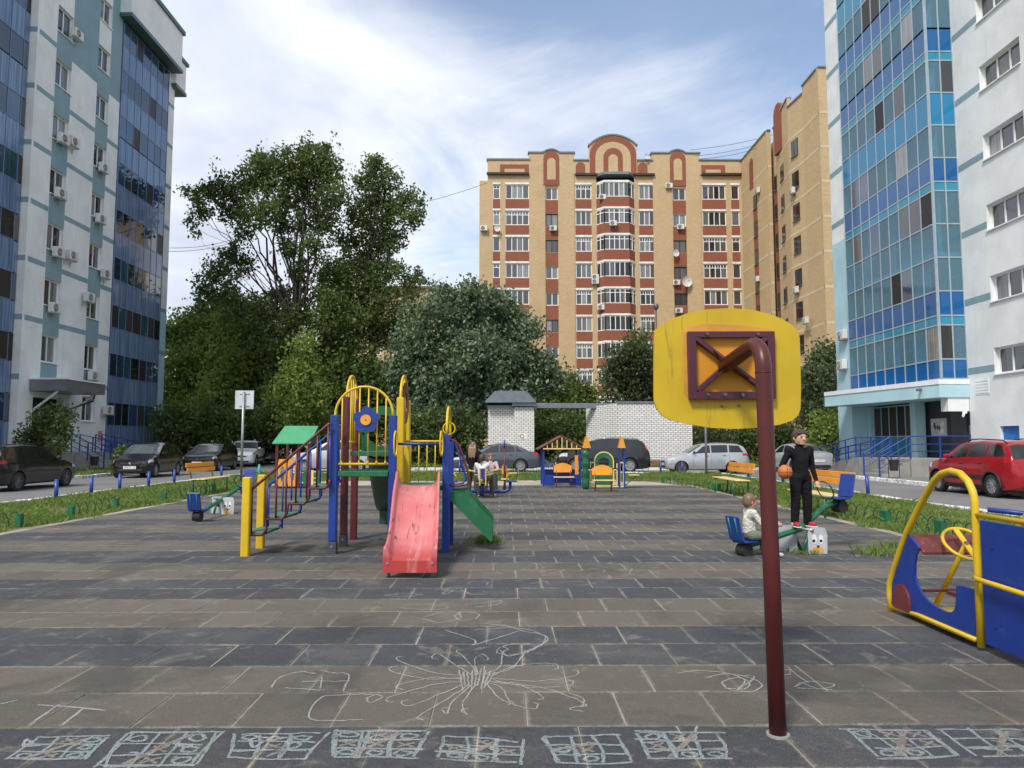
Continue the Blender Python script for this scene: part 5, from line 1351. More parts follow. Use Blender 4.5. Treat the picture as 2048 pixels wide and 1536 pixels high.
tubep(TC, 'sill_tube', [(TX + .9, *tp(150, 1160)), (TX + .9, *tp(705, 1372))], .016, YEL)
h0, h1 = tp(262, 684), tp(335, 800)
b_ = MB(); b_.prism([h0, h1, (h1[0], h1[1] - .02), (h0[0], h0[1] - .02)], (TX + .014, 0, 0), Y3, Z3, (.87, 0, 0)); b_.build('bonnet', MATS['worn_maroon'], TC, world=True, fix=True)
b_ = MB(); b_.bx((TX + .014, h1[0] + .16, h1[1] - .34), (TX + .88, h1[0] + .18, h1[1] - .32)); b_.build('dash_rail', MAR, TC, world=True)
b_ = MB(); b_.bx((TX + .3, 5.55, .34), (TX + .885, 5.58, .62)); b_.build('dash_board', MAR, TC, world=True)
b_ = MB(); b_.bx((TX + .014, 5.20, .30), (TX + .88, 5.52, .325)); b_.build('seat', MAR, TC, world=True)
b_ = MB(); b_.bx((TX + .014, 5.22, .03), (TX + .88, 6.2, .055)); b_.build('floor', YEL, TC, world=True)
XS = TX + .30
s0, s1 = atX(*T5(430, 1145), XS), atX(*T5(628, 745), XS)
tubep(TC, 'steering_column', [s0, s1], .020, YEL)
ax = (s1 - s0).normalized(); uu = Vector((1, 0, 0)); vv = ax.cross(uu).normalized()
tubep(TC, 'steering_wheel', [s1 + uu * .165 * math.cos(a) + vv * .165 * math.sin(a) for a in np.linspace(0, 2 * PI, 30, endpoint=False)], .0135, YEL, 8, True)
b_ = MB(); b_.box(s1, (.045, .32, .014), .004, M=Matrix((uu, vv, ax)).transposed()); SPK = b_.build('wheel_spoke', YEL, TC, world=True)
b_ = MB(); b_.cyl(s1 + ax * .006, s1 + ax * .016, .018, n=10); b_.build('hub_bolt', BOLT, SPK)
# body behind the cab
pY = tp(728, 1000)[0] - .03
b_ = MB(); b_.bx((TX - .012, 3.55, .06), (TX + .008, pY, .895), .004); b_.build('body_panel', BLUE, TC, world=True)
b_ = MB(); b_.bx((TX + .885, 3.55, .06), (TX + .905, pY, .895), .004); b_.build('body_panel', BLUE, TC, world=True)
b_ = MB(); b_.bx((TX + .012, 3.56, .06), (TX + .88, 3.58, .895), .004); b_.build('tail_panel', BLUE, TC, world=True)
tubep(TC, 'top_rail', [(TX, pY + .06, .925), (TX, 3.5, .925)], .018, YEL); tubep(TC, 'top_rail', [(TX + .9, pY + .06, .925), (TX + .9, 3.5, .925)], .018, YEL)
tubep(TC, 'hand_rail', [(TX - .03, pY + .05, .50), (TX - .06, pY - .02, .497), (TX - .06, 3.6, .47)], .018, YEL)
for y in (pY - .12, pY - .85):
    for z in (.2, .45, .72): b_ = MB(); b_.cyl((TX - .012, y, z), (TX - .018, y, z), .009, n=8); b_.build('bolt', BLUE, TC, world=True)
p = atX(2034, 1024, 4.4); tubep(TC, 'rear_bar', [(4.15, p.y, p.z + .02), (4.45, p.y - .1, p.z - .01), (4.8, p.y - .25, p.z - .12)], .022, BLUE)

# ---------------------------------------------------------------- seesaws
def seesaw(label, c, lo, hi, face=True):
    """c: pivot on the ground; lo, hi: seat points (x, y, z)"""
    T = thing('seesaw', label, 'seesaw', c, 0, 'seesaws')
    lo, hi, c = Vector(lo), Vector(hi), Vector(c); d = (hi - lo); dh = Vector((d.x, d.y, 0)).normalized(); sd_ = Vector((-dh.y, dh.x, 0))
    mid = Vector((c.x, c.y, .30))
    tubep(T, 'beam', [lo + Vector((0, 0, -.05)), lo.lerp(mid, .35) + Vector((0, 0, -.035)), mid, hi.lerp(mid, .35) + Vector((0, 0, .03)), hi + Vector((0, 0, -.05))], .038, GRN, 12)
    tubep(T, 'axle', [mid - sd_ * .2, mid + sd_ * .2], .02, STEEL)
    tubep(T, 'base_frame', [c - dh * .12 - sd_ * .13, mid - sd_ * .13 - Vector((0, 0, .03)), c + dh * .12 - sd_ * .13], .024, GRN)
    tubep(T, 'base_frame', [c - dh * .12 + sd_ * .13, mid + sd_ * .13 - Vector((0, 0, .03)), c + dh * .12 + sd_ * .13], .024, GRN)
    # painted end boards with an animal face, turned to the camera
    for s_, off in ((-1, -.15), (1, .15)):
        o = c + Vector((off, -.16 if s_ > 0 else .06, 0))
        pl_ = [(-.12, .0), (.12, .0), (.125, .25), (.10, .325), (.05, .335), (-.05, .335), (-.10, .325), (-.125, .25)]
        b_ = MB(); b_.prism(pl_, o, X3, Z3, (0, .02, 0)); bd = b_.build('end_board', mat('board_grey', (.42, .44, .46), .6, wear=(.25, .26, .27), vs=4), T, world=True, fix=True)
        if s_ > 0 and face:
            for e in (-1, 1):
                b_ = MB(); b_.prism([(e * .042 + .028 * math.cos(a), .185 + .062 * math.sin(a)) for a in np.linspace(0, 2 * PI, 14, endpoint=False)], o - Vector((0, .004, 0)), X3, Z3, (0, .004, 0)); ey = b_.build('painted_eye', mat('eye_white', (.75, .75, .73), .6), bd, fix=True)
                b_ = MB(); b_.prism(circ(.019, 12, e * .046 - .006, .165), o - Vector((0, .007, 0)), X3, Z3, (0, .003, 0)); b_.build('painted_pupil', RUBB, bd, fix=True)
                b_ = MB(); b_.prism(circ(.038, 14, e * .035, .052), o - Vector((0, .004, 0)), X3, Z3, (0, .004, 0)); b_.build('painted_cheek', mat('cheek_yellow', (.62, .36, .05), .6), bd, fix=True)
            b_ = MB(); b_.prism([(-.022, .108), (.022, .108), (.006, .08), (-.006, .08)], o - Vector((0, .009, 0)), X3, Z3, (0, .004, 0)); b_.build('painted_nose', mat('nose_brown', (.05, .012, .01), .5), bd, fix=True)
    for e, P in ((-1, lo), (1, hi)):
        v = dh * e; sl = (P - mid).normalized(); nrm = sl.cross(sd_) ; nrm = nrm if nrm.z > 0 else -nrm
        Mx = Matrix((sd_, v, Vector((0, 0, 1)))).transposed()
        b_ = MB(); b_.box(P + Vector((0, 0, .01)), (.26, .26, .025), .008, M=Mx); st = b_.build('seat', BLUE, T, world=True)
        Mb = Matrix.Rotation(-.22, 3, sd_) @ Mx if e < 0 else Matrix.Rotation(.22, 3, sd_) @ Mx
        up_ = (Mb @ Vector((0, 0, 1)))
        b_ = MB(); b_.box(P + v * .16 + up_ * .18, (.25, .024, .32), .01, M=Mb); bk = b_.build('backrest', BLUE, T, world=True)
        for a_ in (-.06, .06): tubep(T, 'back_bracket', [P + sd_ * a_ + v * .02 - Vector((0, 0, .01)), P + sd_ * a_ + v * .165, P + sd_ * a_ + v * .178 + up_ * .32], .011, GRN, 6)
        for a_, q in ((-.07, .10), (.07, .10), (-.07, .26), (.07, .26)):
            w0 = P + v * .148 + sd_ * a_ + up_ * q; b_ = MB(); b_.cyl(w0, w0 - v * .006, .008, n=8); b_.build('bolt', BLUE, bk)
        hc = P - v * .20 + Vector((0, 0, .12)); hv = (Vector((0, 0, 1)) * .92 - v * .38).normalized()
        tubep(T, 'hand_hoop', [hc + sd_ * .13 * math.cos(a) + hv * .13 * math.sin(a) for a in np.linspace(0, 2 * PI, 26, endpoint=False)], .009, DGRN, 6, True)
        b_ = MB(); b_.cyl(P + v * .05 - sd_ * .07 - Vector((0, 0, .10)), P + v * .05 + sd_ * .07 - Vector((0, 0, .10)), .085, n=16); b_.build('rubber_bumper', RUBB, T, world=True)
    return T
SC = g(1603, 1104); seesaw('green seesaw on the right with painted face boards and a standing boy', (SC.x, SC.y, 0), (SC.x - .80, SC.y - .28, .17), (SC.x + .64, SC.y + .35, .66))
LC = g(446, 1027); seesaw('empty green seesaw on the left beside the yellow bench', (LC.x, LC.y, 0), (g(404, 1040).x + .06, 13.35, .20), (LC.x + .28, 15.25, .52))

# ---------------------------------------------------------------- benches
def bench(label, x, y0, y1, s, group='yellow park benches'):
    """runs along Y; s = -1: the sitter looks to -X"""
    T = thing('park_bench', label, 'bench', (x, (y0 + y1) / 2, 0), 0, group)
    for i in range(3): boxp(T, 'seat_slat', (x + s * (.02 + i * -.135) - .06, y0, .40), (x + s * (.02 + i * -.135) + .06, y1, .43), CREAM, .006)
    for i in range(2):
        z = .60 + i * .135; bx_ = x + (-s) * (.40 + i * .035)
        boxp(T, 'back_slat', (bx_ - .015, y0, z), (bx_ + .015, y1, z + .12), ORG, .006)
    for y in (y0 + .22, y1 - .22):
        tubep(T, 'leg', [(x + s * .06, y, -.03), (x + s * .06, y, .395)], .022, GRN); tubep(T, 'leg', [(x - s * .30, y, -.03), (x - s * .32, y, .36), (x - s * .37, y, .45), (x - s * .46, y, .86)], .022, GRN)
        tubep(T, 'leg_brace', [(x + s * .06, y, .385), (x - s * .33, y, .385)], .016, GRN)
    return T
bench('yellow slatted bench on the left edge beside the empty seesaw', -8.22, 20.0, 21.9, 1)
bench('yellow slatted bench on the right edge in front of the silver wagon', 6.12, 19.2, 21.4, -1)
bench('yellow slatted bench partly hidden by the standing boy', 6.12, 13.7, 15.7, -1)

# ---------------------------------------------------------------- bollards
b_ = MB(); b_.cyl((0, 0, -.08), (0, 0, .50), .048, n=14); BOLM = b_.mesh('bollard', BLUEM, True)
b_ = MB(); b_.cyl((0, 0, .50), (0, 0, .512), .050, .044, n=14); BOLC = b_.mesh('cap', BLUEM)
def bollard(x, y, lab, h=1.0, tilt=0.0, m=None):
    T = thing('bollard', lab, 'bollard', (x, y, -.02), 0, 'blue pipe bollards along the road'); T.rotation_euler = (0, tilt, 0); T.scale = (1, 1, h)
    o = obj('pipe', BOLM, T); obj('cap', BOLC, T)
    if m:
        for c in T.children: c.data = c.data.copy(); c.data.materials[0] = m
ordn = ['nearest', 'second', 'third', 'fourth', 'fifth', 'sixth']
for i, (x, y) in enumerate(((-11.3, 18.65), (-11.42, 20.43), (-11.4, 21.88), (-11.45, 23.75), (-11.42, 25.5), (-11.3, 29.4))):
    bollard(x, y, '%s blue pipe bollard from the camera along the left road' % ordn[i])
for i, (x, y) in enumerate(((9.75, 19.66), (9.6, 25.3), (9.7, 29.2))): bollard(x, y, '%s blue pipe bollard from the camera along the right road' % ordn[i], 1.1, -.06 if i == 0 else 0)
for (x, y, lab) in ((1302, 943, 'blue pipe bollard at the tail of the dark off-roader'), (1080, 944, 'blue pipe bollard at the tail of the grey sedan'), (1380, 950, 'leaning blue pipe bollard by the front wheel of the silver wagon'), (918, 948, 'blue pipe bollard by the front wheel of the grey sedan')):
    p = g(x, y, -.02); bollard(p.x, 33.9, lab, 1.1, .12 if 'leaning' in lab else 0)
bollard(g(523, 955).x, 29.5, 'turquoise bollard behind the yellow stair posts', 1.1, 0, mat('turquoise_paint', (.03, .30, .38), .4))

# ---------------------------------------------------------------- low green arch fences
def arch_fence(label, p0, p1, n):
    T = thing('arch_fence', label, 'fence', ((p0[0] + p1[0]) / 2, (p0[1] + p1[1]) / 2, 0), 0, 'low green arch fences')
    A, B_ = Vector((*p0, 0)), Vector((*p1, 0)); d = (B_ - A) / n
    for P in (A, B_): boxp(T, 'post', (P.x - .05, P.y - .05, -.06), (P.x + .05, P.y + .05, .21), GRN, .006)
    for i in range(n):
        c = A + d * (i + .5); w_ = d * .62
        tubep(T, 'arch', [c - w_ * math.cos(a) + Vector((0, 0, -.02 + .27 * math.sin(a))) for a in np.linspace(0, PI, 11)], .008, DGRN, 5)
for (p0, p1, n, lab) in (((-8.3, 9.2), (-8.33, 12.75), 12, 'low green wire arch fence cut by the left picture edge'), ((-8.3, 14.2), (-8.45, 16.1), 6, 'low green wire arch fence left of the empty seesaw'), ((-8.28, 18.0), (-8.35, 21.2), 10, 'low green wire arch fence under the left bench'),
                         ((6.75, 9.7), (6.82, 11.45), 6, 'low green wire arch fence behind the toy car'), ((6.82, 11.55), (6.82, 13.1), 5, 'low green wire arch fence right of the occupied seesaw'), ((6.8, 13.2), (6.7, 16.4), 10, 'low green wire arch fence behind the half hidden bench'), ((6.45, 17.6), (6.3, 21.6), 12, 'low green wire arch fence behind the right bench'), ((6.2, 21.8), (5.6, 26.0), 12, 'low green wire arch fence farthest along the right side'), ((-1.5, 27.6), (1.1, 27.6), 8, 'low green wire arch fence behind the merry-go-round')):
    arch_fence(lab, p0, p1, n)

# ---------------------------------------------------------------- signs and lamp posts
T = thing('road_sign', 'square road sign on a grey pole seen from its blank back', 'sign', (-9.4, 26, 0))
YS_ = 26.0; p = atY(487, 800, YS_)
tubep(T, 'pole', [(p.x, YS_, -.1), (p.x, YS_, atY(487, 783, YS_).z)], .045, STEEL, 10)
b_ = MB(); a, c = atY(468.5, 818, YS_), atY(507, 781, YS_); b_.box(((a.x + c.x) / 2, YS_ + .06, (a.z + c.z) / 2), (c.x - a.x, .012, c.z - a.z), .005); SG = b_.build('plate', mat('sign_back', (.52, .55, .58), .45, .2, wear=(.62, .64, .66)), T, world=True)
for z in (a.z + .1, c.z - .12): boxp(T, 'clamp', ((a.x + c.x) / 2 - .18, YS_ + .03, z - .015), ((a.x + c.x) / 2 + .18, YS_ + .052, z + .015), STEEL, .003)
T = thing('sign_post', 'thin grey post standing in front of the silver wagon', 'post', (8.9, 33, 0))
x_ = atY(1412, 900, 33).x; tubep(T, 'pole', [(x_, 33, -.1), (x_, 33, 4.2)], .05, STEEL, 10); boxp(T, 'plate', (x_ - .3, 33.06, 3.5), (x_ + .3, 33.07, 4.1), MATS['sign_back'], .003)
T = thing('lamp_post', 'thin dark lamp post with a round lantern in front of the brick block', 'lamp post', (9.4, 46, 0))
p = atY(1312, 620, 46); tubep(T, 'pole', [(p.x, 46, -.1), (p.x, 46, p.z)], .05, mat('dark_lamp_pole', (.06, .06, .06), .5), 8)
b_ = MB(); b_.tube([(p.x, 46, p.z), (p.x, 46, p.z + .08), (p.x, 46, p.z + .22), (p.x, 46, p.z + .38), (p.x, 46, p.z + .42)], [.06, .14, .19, .16, .05], 12); b_.build('lantern', mat('lantern', (.10, .10, .10), .4), T, True, True)

# ---------------------------------------------------------------- small play houses at the back
def at2(x, y, Y): p = atY(x, y, Y); return p.x, p.z
PH = thing('play_house', 'small blue play house with brown gable roof in front of the parked cars', 'play house', (1.85, 24.3, 0))
Y0_, Y1_ = 23.9, 25.2
hx0, hx1 = at2(1087, 900, Y0_)[0], at2(1160, 900, Y0_)[0]; ez, rz_ = at2(1100, 897, Y0_)[1], at2(1120, 873, Y0_)[1]
for x in (hx0, hx1):
    for y in (Y0_, Y1_): boxp(PH, 'post', (x - .035, y - .035, -.05), (x + .035, y + .035, ez), BLUE)
for x0, x1 in ((hx0 + .04, hx0 + .36), (hx1 - .36, hx1 - .04)): boxp(PH, 'low_panel', (x0, Y0_ - .015, .03), (x1, Y0_ + .015, .36), BLUE)
boxp(PH, 'low_panel', (hx0 + .04, Y1_ - .015, .03), (hx1 - .04, Y1_ + .015, .5), BLUE)
for i in range(4): tubep(PH, 'bar', [(hx0 + .08 + i * .08, Y0_, .36), (hx0 + .08 + i * .08, Y0_, .78)], .012, BLUE, 6)
tubep(PH, 'rail', [(hx0, Y0_, .78), (hx0 + .38, Y0_, .78)], .014, BLUE); boxp(PH, 'side_panel', (hx1 - .17, Y0_ - .012, .37), (hx1 - .06, Y0_ + .012, 1.0), ORG)
xm_ = (hx0 + hx1) / 2
for s_ in (-1, 1):
    b_ = MB(); d = Vector((xm_ - (xm_ + s_ * .78), 0, rz_ - ez + .04)); L_ = d.length
    b_.box((xm_ + s_ * .39, (Y0_ + Y1_) / 2, (ez + rz_) / 2 - .0), (L_ + .05, Y1_ - Y0_ + .3, .035), .004, M=Matrix.Rotation(-math.atan2(d.z, d.x), 3, 'Y')); b_.build('roof', mat('hut_roof_brown', (.17, .05, .035), .6), PH, world=True)
boxp(PH, 'gable_rail', (hx0 - .02, Y0_ - .14, ez - .03), (hx1 + .02, Y0_ - .11, ez + .01), CREAM)
for i in range(7):
    x = hx0 + .12 + i * (hx1 - hx0 - .24) / 6; h = (rz_ - ez) * (1 - abs(x - xm_) / .72); boxp(PH, 'gable_slat', (x - .014, Y0_ - .135, ez + .012), (x + .014, Y0_ - .115, ez + max(.06, h - .03)), CREAM, .003)
def small_bench(label, x0, x1, y, mm=MAR):
    T = thing('small_bench', label, 'bench', ((x0 + x1) / 2, y, 0), 0, 'small orange play benches')
    boxp(T, 'seat', (x0, y - .16, .30), (x1, y + .14, .33), CREAM)
    w_ = x1 - x0; b_ = MB(); b_.prism([(x0 + .02, .46), (x1 - .06, .46), (x1 - .06, .66)] + [(x0 + .02 + (w_ - .08) * (1 - i / 10), .66 + .10 * math.sin(PI * i / 10)) for i in range(11)], (0, y + .17, 0), X3, Z3, (0, .025, 0)); b_.build('backrest', ORG, T, world=True, fix=True)
    for x in (x0 + .10, x1 - .10):
        tubep(T, 'leg', [(x - .04, y - .16, 0), (x - .01, y - .10, .15), (x, y - .12, .30)], .014, mm, 6); tubep(T, 'leg', [(x, y + .2, 0), (x, y + .13, .30), (x, y + .2, .60)], .014, mm, 6)
small_bench('small orange-backed bench in front of the green arch panel', 2.55, 3.22, 21.45)
small_bench('small orange-backed bench inside the brown-roofed play house', 1.55, 2.2, 23.4)
CP = thing('castle_panel', 'play castle panel with green arch and two yellow turrets', 'play panel', (3.1, 22.6, 0))
Yc = 22.6; cx0, cx1 = at2(1180, 950, Yc)[0], at2(1248, 950, Yc)[0]; zf = at2(1200, 924, Yc)[1]
for (a, c) in (((cx0, .04), (cx1, .08)), ((cx0, zf - .04), (cx0 + .14, zf)), ((at2(1228, 0, Yc)[0], zf - .04), (cx1, zf))): boxp(CP, 'frame_rail', (a[0], Yc - .02, a[1]), (c[0], Yc + .02, c[1]), CREAM)
for x in (1181, 1234, 1240, 1247): X_ = at2(x, 950, Yc)[0]; boxp(CP, 'frame_slat', (X_ - .016, Yc - .018, .082), (X_ + .016, Yc + .018, zf - .042 if x != 1181 else zf - .041), CREAM, .003)
ax0, ax1, az = at2(1188, 950, Yc)[0], at2(1228, 950, Yc)[0], at2(1208, 903, Yc)[1]; rr_ = (ax1 - ax0) / 2; xc_ = (ax0 + ax1) / 2
no = 36
def dome(r_, zb, zt):
    o_ = []
    for i in range(no):
        t = i / no
        if t < .5: a = PI * t / .5; o_.append((xc_ + r_ * math.cos(a), zt - rr_ + r_ * math.sin(a)))
        else:
            t2 = (t - .5) / .5
            if t2 < .35: o_.append((xc_ - r_, (zt - rr_) + (zb - zt + rr_) * t2 / .35))
            elif t2 < .65: o_.append((xc_ - r_ + 2 * r_ * (t2 - .35) / .3, zb))
            else: o_.append((xc_ + r_, zb + (zt - rr_ - zb) * (t2 - .65) / .35))
    return o_
b_ = MB(); b_.ring(dome(rr_, .085, az), dome(rr_ - .035, .11, az), (0, Yc - .03, 0), X3, Z3, (0, .05, 0)); b_.build('arch_trim', CREAM, CP, world=True)
b_ = MB(); b_.ring(dome(rr_ - .036, .11, az), [(xc_ + .17 * math.cos(2 * PI * i / no), az - rr_ - .02 + .15 * math.sin(2 * PI * i / no)) for i in range(no)], (0, Yc - .015, 0), X3, Z3, (0, .025, 0)); b_.build('arch_panel', GRN, CP, world=True)
tubep(CP, 'cross_rail', [(cx0, Yc - .04, .62), (at2(1226, 0, Yc)[0], Yc - .04, .62)], .012, MAR, 6)
X_ = at2(1171, 940, 22.3)[0]
pts_ = [(X_, 22.3, z) for z in np.linspace(0, 1.2, 13)]; b_ = MB(); b_.tube(pts_, [.11 + .022 * ((i % 3) - 1) for i in range(13)], 10); b_.build('ribbed_column', mat('glossy_green_plastic', (.012, .10, .05), .12, var=.2), CP, True, True)
for (x, Yq, wd) in ((1173, 22.3, .24), (1243, Yc, .22)):
    X_, zb_ = at2(x, 896, Yq); zt_ = at2(x, 873, Yq)[1]; b_ = MB(); b_.prism([(-wd / 2, 0), (wd / 2, 0), (wd * .12 + (.0), zt_ - zb_), (-wd * .12, zt_ - zb_)], (X_, Yq - wd / 2, zb_), X3, Z3, (0, wd, 0)); b_.build('turret_roof', ORG, CP, world=True, fix=True)
for x in (1238, 1248):
    for y in (Yc - .07, Yc + .07): X_ = at2(x, 900, Yc)[0]; boxp(CP, 'turret_post', (X_ - .025, y - .025 + .06, -.03), (X_ + .025, y + .025 + .06, at2(x, 896, Yc)[1]), BLUE, .004)
boxp(CP, 'shelf', (at2(1244, 0, Yc)[0] + .03, Yc - .02, .40), (at2(1266, 0, Yc)[0], Yc + .25, .425), CREAM); tubep(CP, 'shelf_brace', [(cx1 + .03, Yc + .1, .08), (at2(1262, 0, Yc)[0], Yc + .1, .395)], .014, BLUE, 6)
# green roofed hut seen through the stairs
GH = thing('play_hut', 'play hut with green sloping roof seen behind the stair railing', 'play house', (-6.2, 23.4, 0))
Yh = 22.9; gx0, gx1 = at2(577, 0, Yh)[0], at2(640, 0, Yh)[0]; e1, e2 = at2(600, 886, Yh)[1], at2(600, 851, Yh)[1]
for x in (gx0, gx1 - .35, gx1):
    for y in (Yh, Yh + 1.1): boxp(GH, 'post', (x - .04, y - .04, -.05), (x + .04, y + .04, e1 + .02), MAR)
for s_ in (0, 1):
    b_ = MB(); y0, y1 = (Yh - .12, Yh + .55) if s_ == 0 else (Yh + 1.22, Yh + .55)
    b_.add([(gx0 - .12, y0, e1), (gx1 + .02, y0, e1), (gx1 + .10, y1, e2), (gx0 + .06, y1, e2), (gx0 - .12, y0, e1 - .03), (gx1 + .02, y0, e1 - .03), (gx1 + .10, y1, e2 - .03), (gx0 + .06, y1, e2 - .03)], [(0, 1, 2, 3), (7, 6, 5, 4), (0, 4, 5, 1), (1, 5, 6, 2), (2, 6, 7, 3), (3, 7, 4, 0)]); b_.build('roof', ROOFG, GH, world=True, fix=True)
ox0, ox1 = at2(580, 0, Yh)[0], at2(617, 0, Yh)[0]; oz1 = at2(600, 916, Yh)[1]
wd = ox1 - ox0
def keyhole(x0): return [(x0 + .065 * math.cos(a), .52 + (.16 if math.sin(a) >= 0 else .32) * math.sin(a)) for a in np.linspace(0, 2 * PI, 24, endpoint=False)]
for i in range(2):
    xa, xb = ox0 + wd / 2 * i, ox0 + wd / 2 * (i + 1); xc = (xa + xb) / 2
    ro = []
    for a in np.linspace(0, 2 * PI, 24, endpoint=False):
        c, s_ = math.cos(a), math.sin(a); k = min((wd / 4) / max(abs(c), 1e-6), .42 / max(abs(s_), 1e-6)); ro.append((xc + k * c, .48 + k * s_))
    b_ = MB(); b_.ring(ro, keyhole(xc), (0, Yh - .05, 0), X3, Z3, (0, .025, 0)); b_.build('front_panel', ORG, GH, world=True)
boxp(GH, 'floor_beam', (gx0, Yh - .03, .02), (gx1, Yh + 1.1, .09), mat('navy_paint', (.02, .03, .12), .5))
for i in range(3): X_ = at2(632 + i * 12, 0, Yh)[0]; boxp(GH, 'fence_board', (X_ - .06, Yh - .02, .1), (X_ + .06, Yh + .01, .56), GRN if i != 1 else CREAM)
for z in (.15, .3, .5): boxp(GH, 'fence_rail', (at2(630, 0, Yh)[0], Yh + .012, z), (at2(660, 0, Yh)[0], Yh + .03, z + .035), CREAM)

# ---------------------------------------------------------------- merry-go-round
MC = Vector((-.62, 19.55, 0)); MG = thing('merry_go_round', 'blue and yellow four-seat merry-go-round carrying two girls', 'merry-go-round', MC)
tubep(MG, 'pivot', [MC, MC + Vector((0, 0, .62))], .05, BLUE, 12)
tubep(MG, 'ring_handle', [MC + Vector((.42 * math.cos(a), .42 * math.sin(a), .68)) for a in np.linspace(0, 2 * PI, 30, endpoint=False)], .017, YEL, 8, True)
for i in range(4): tubep(MG, 'ring_strut', [MC + Vector((0, 0, .6)), MC + Vector((.42 * math.cos(i * PI / 2), .42 * math.sin(i * PI / 2), .68))], .013, YEL, 6)
for i in range(4):
    a = -PI / 2 + i * PI / 2 + .06; v = Vector((math.cos(a), math.sin(a), 0)); s_ = Vector((-v.y, v.x, 0))
    tubep(MG, 'arm', [MC + Vector((0, 0, .12)), MC + v * .62 + Vector((0, 0, .12)), MC + v * .72 + Vector((0, 0, .16)), MC + v * .76 + Vector((0, 0, .24)), MC + v * .76 + Vector((0, 0, .36))], .042, BLUE, 10)
    Mx = Matrix((s_, v, Vector((0, 0, 1)))).transposed()
    b_ = MB(); b_.box(MC + v * .78 + Vector((0, 0, .385)), (.34, .30, .03), .008, M=Mx); b_.build('seat', BLUE if i % 2 else mat('seat_grey', (.10, .12, .10), .6), MG, world=True)
    b_ = MB(); b_.box(MC + v * .95 + Vector((0, 0, .63)), (.17, .022, .26), .008, M=Mx); b_.build('backrest', BLUE, MG, world=True)
    for q in (-.075, .075):
        b_ = MB(); b_.box(MC + v * .968 + s_ * q + Vector((0, 0, .55)), (.034, .012, .44), .003, M=Mx); b_.build('back_strap', YEL, MG, world=True)
    for q in (-1, 1):
        tubep(MG, 'arm_rest', [MC + v * .95 + s_ * .10 * q + Vector((0, 0, .60)), MC + v * .93 + s_ * .19 * q + Vector((0, 0, .60)), MC + v * .74 + s_ * .2 * q + Vector((0, 0, .60)), MC + v * .68 + s_ * .19 * q + Vector((0, 0, .54)), MC + v * .67 + s_ * .17 * q + Vector((0, 0, .40))], .012, YEL, 6)
T = thing('swing_post', 'thin maroon post with blue tip beside the merry-go-round', 'post', (.05, 22.3, 0))
X_, zt_ = at2(1009, 880, 22.3); tubep(T, 'post', [(X_, 22.3, -.03), (X_, 22.3, at2(1009, 897, 22.3)[1])], .025, MAR); tubep(T, 'tip', [(X_, 22.3, at2(1009, 897, 22.3)[1]), (X_, 22.3, zt_)], .024, BLUE)
small_bench('small orange chair behind the merry-go-round', -.12, .12, 22.2)
# litter bin by the two entrances
for (p, lab) in (((15.6, 29.3, 0), 'black hanging litter bin by the right entrance steps'), ((-20.2, 36.3, 0), 'black litter bin at the foot of the left entrance steps')):
    T = thing('litter_bin', lab, 'litter bin', p, 0, 'litter bins'); p = Vector(p)
    b_ = MB(); b_.cyl(p + Vector((0, 0, .28)), p + Vector((0, 0, .72)), .15, .19, 14); b_.build('bucket', mat('bin_black', (.02, .02, .022), .5), T, world=True)
    for s_ in (-1, 1): tubep(T, 'leg', [p + Vector((s_ * .22, 0, -.05)), p + Vector((s_ * .22, 0, .8))], .014, MATS['bin_black'], 6)
    tubep(T, 'axle', [p + Vector((-.22, 0, .58)), p + Vector((.22, 0, .58))], .01, MATS['bin_black'], 6)
# ================================================================== cars
def carpaint(name, c, metal=.0, rough=.28):
    t = NT(name); p = t.pos(); c2 = t.mix(t.ramp(t.noise(p, 2.5, 4, .6), .3, .7), sc(c, .92), sc(c, 1.06))
    s = t.n('ShaderNodeSeparateXYZ'); t.l(p, s.inputs[0])
    d = t.math('MULTIPLY', t.ramp(t.math('ADD', s.outputs[2], t.math('MULTIPLY', t.noise(p, 5, 4, .6), .25)), .50, .10), .22)
    c2 = t.mix(d, c2, (.11, .10, .09))                       # road dust on the sills
    return t.done(t.bsdf(c2, t.math('ADD', t.math('MULTIPLY', d, .4), rough), metal, None, .25, .8))
CGL = mat('car_glass', (.010, .012, .013), .08, var=.1, spec=.9)
CGLL = mat('windscreen_glass', (.055, .065, .068), .08, var=.25, spec=.9)
for m_ in (CGLL,): m_.node_tree.nodes['Principled BSDF'].inputs['IOR'].default_value = 2.1
TYRE = mat('tyre', (.020, .020, .021), .8, bump=.2)
RIM = mat('alloy', (.42, .43, .44), .3, .7, var=.08); RIMD = mat('dusty_steel_rim', (.17, .165, .16), .5, .4)
TRIMB = mat('black_trim', (.018, .018, .019), .6); HL = mat('headlamp', (.55, .58, .60), .12, .2, var=.12, vs=9)
TL = mat('tail_lamp', (.42, .012, .015), .2, 0, .15, 9); PLT = mat('plate_white', (.66, .66, .65), .5); CHROME = mat('chrome', (.6, .6, .6), .2, .9)
LETR = mat('plate_letters', (.03, .03, .035), .6)
WH = {}
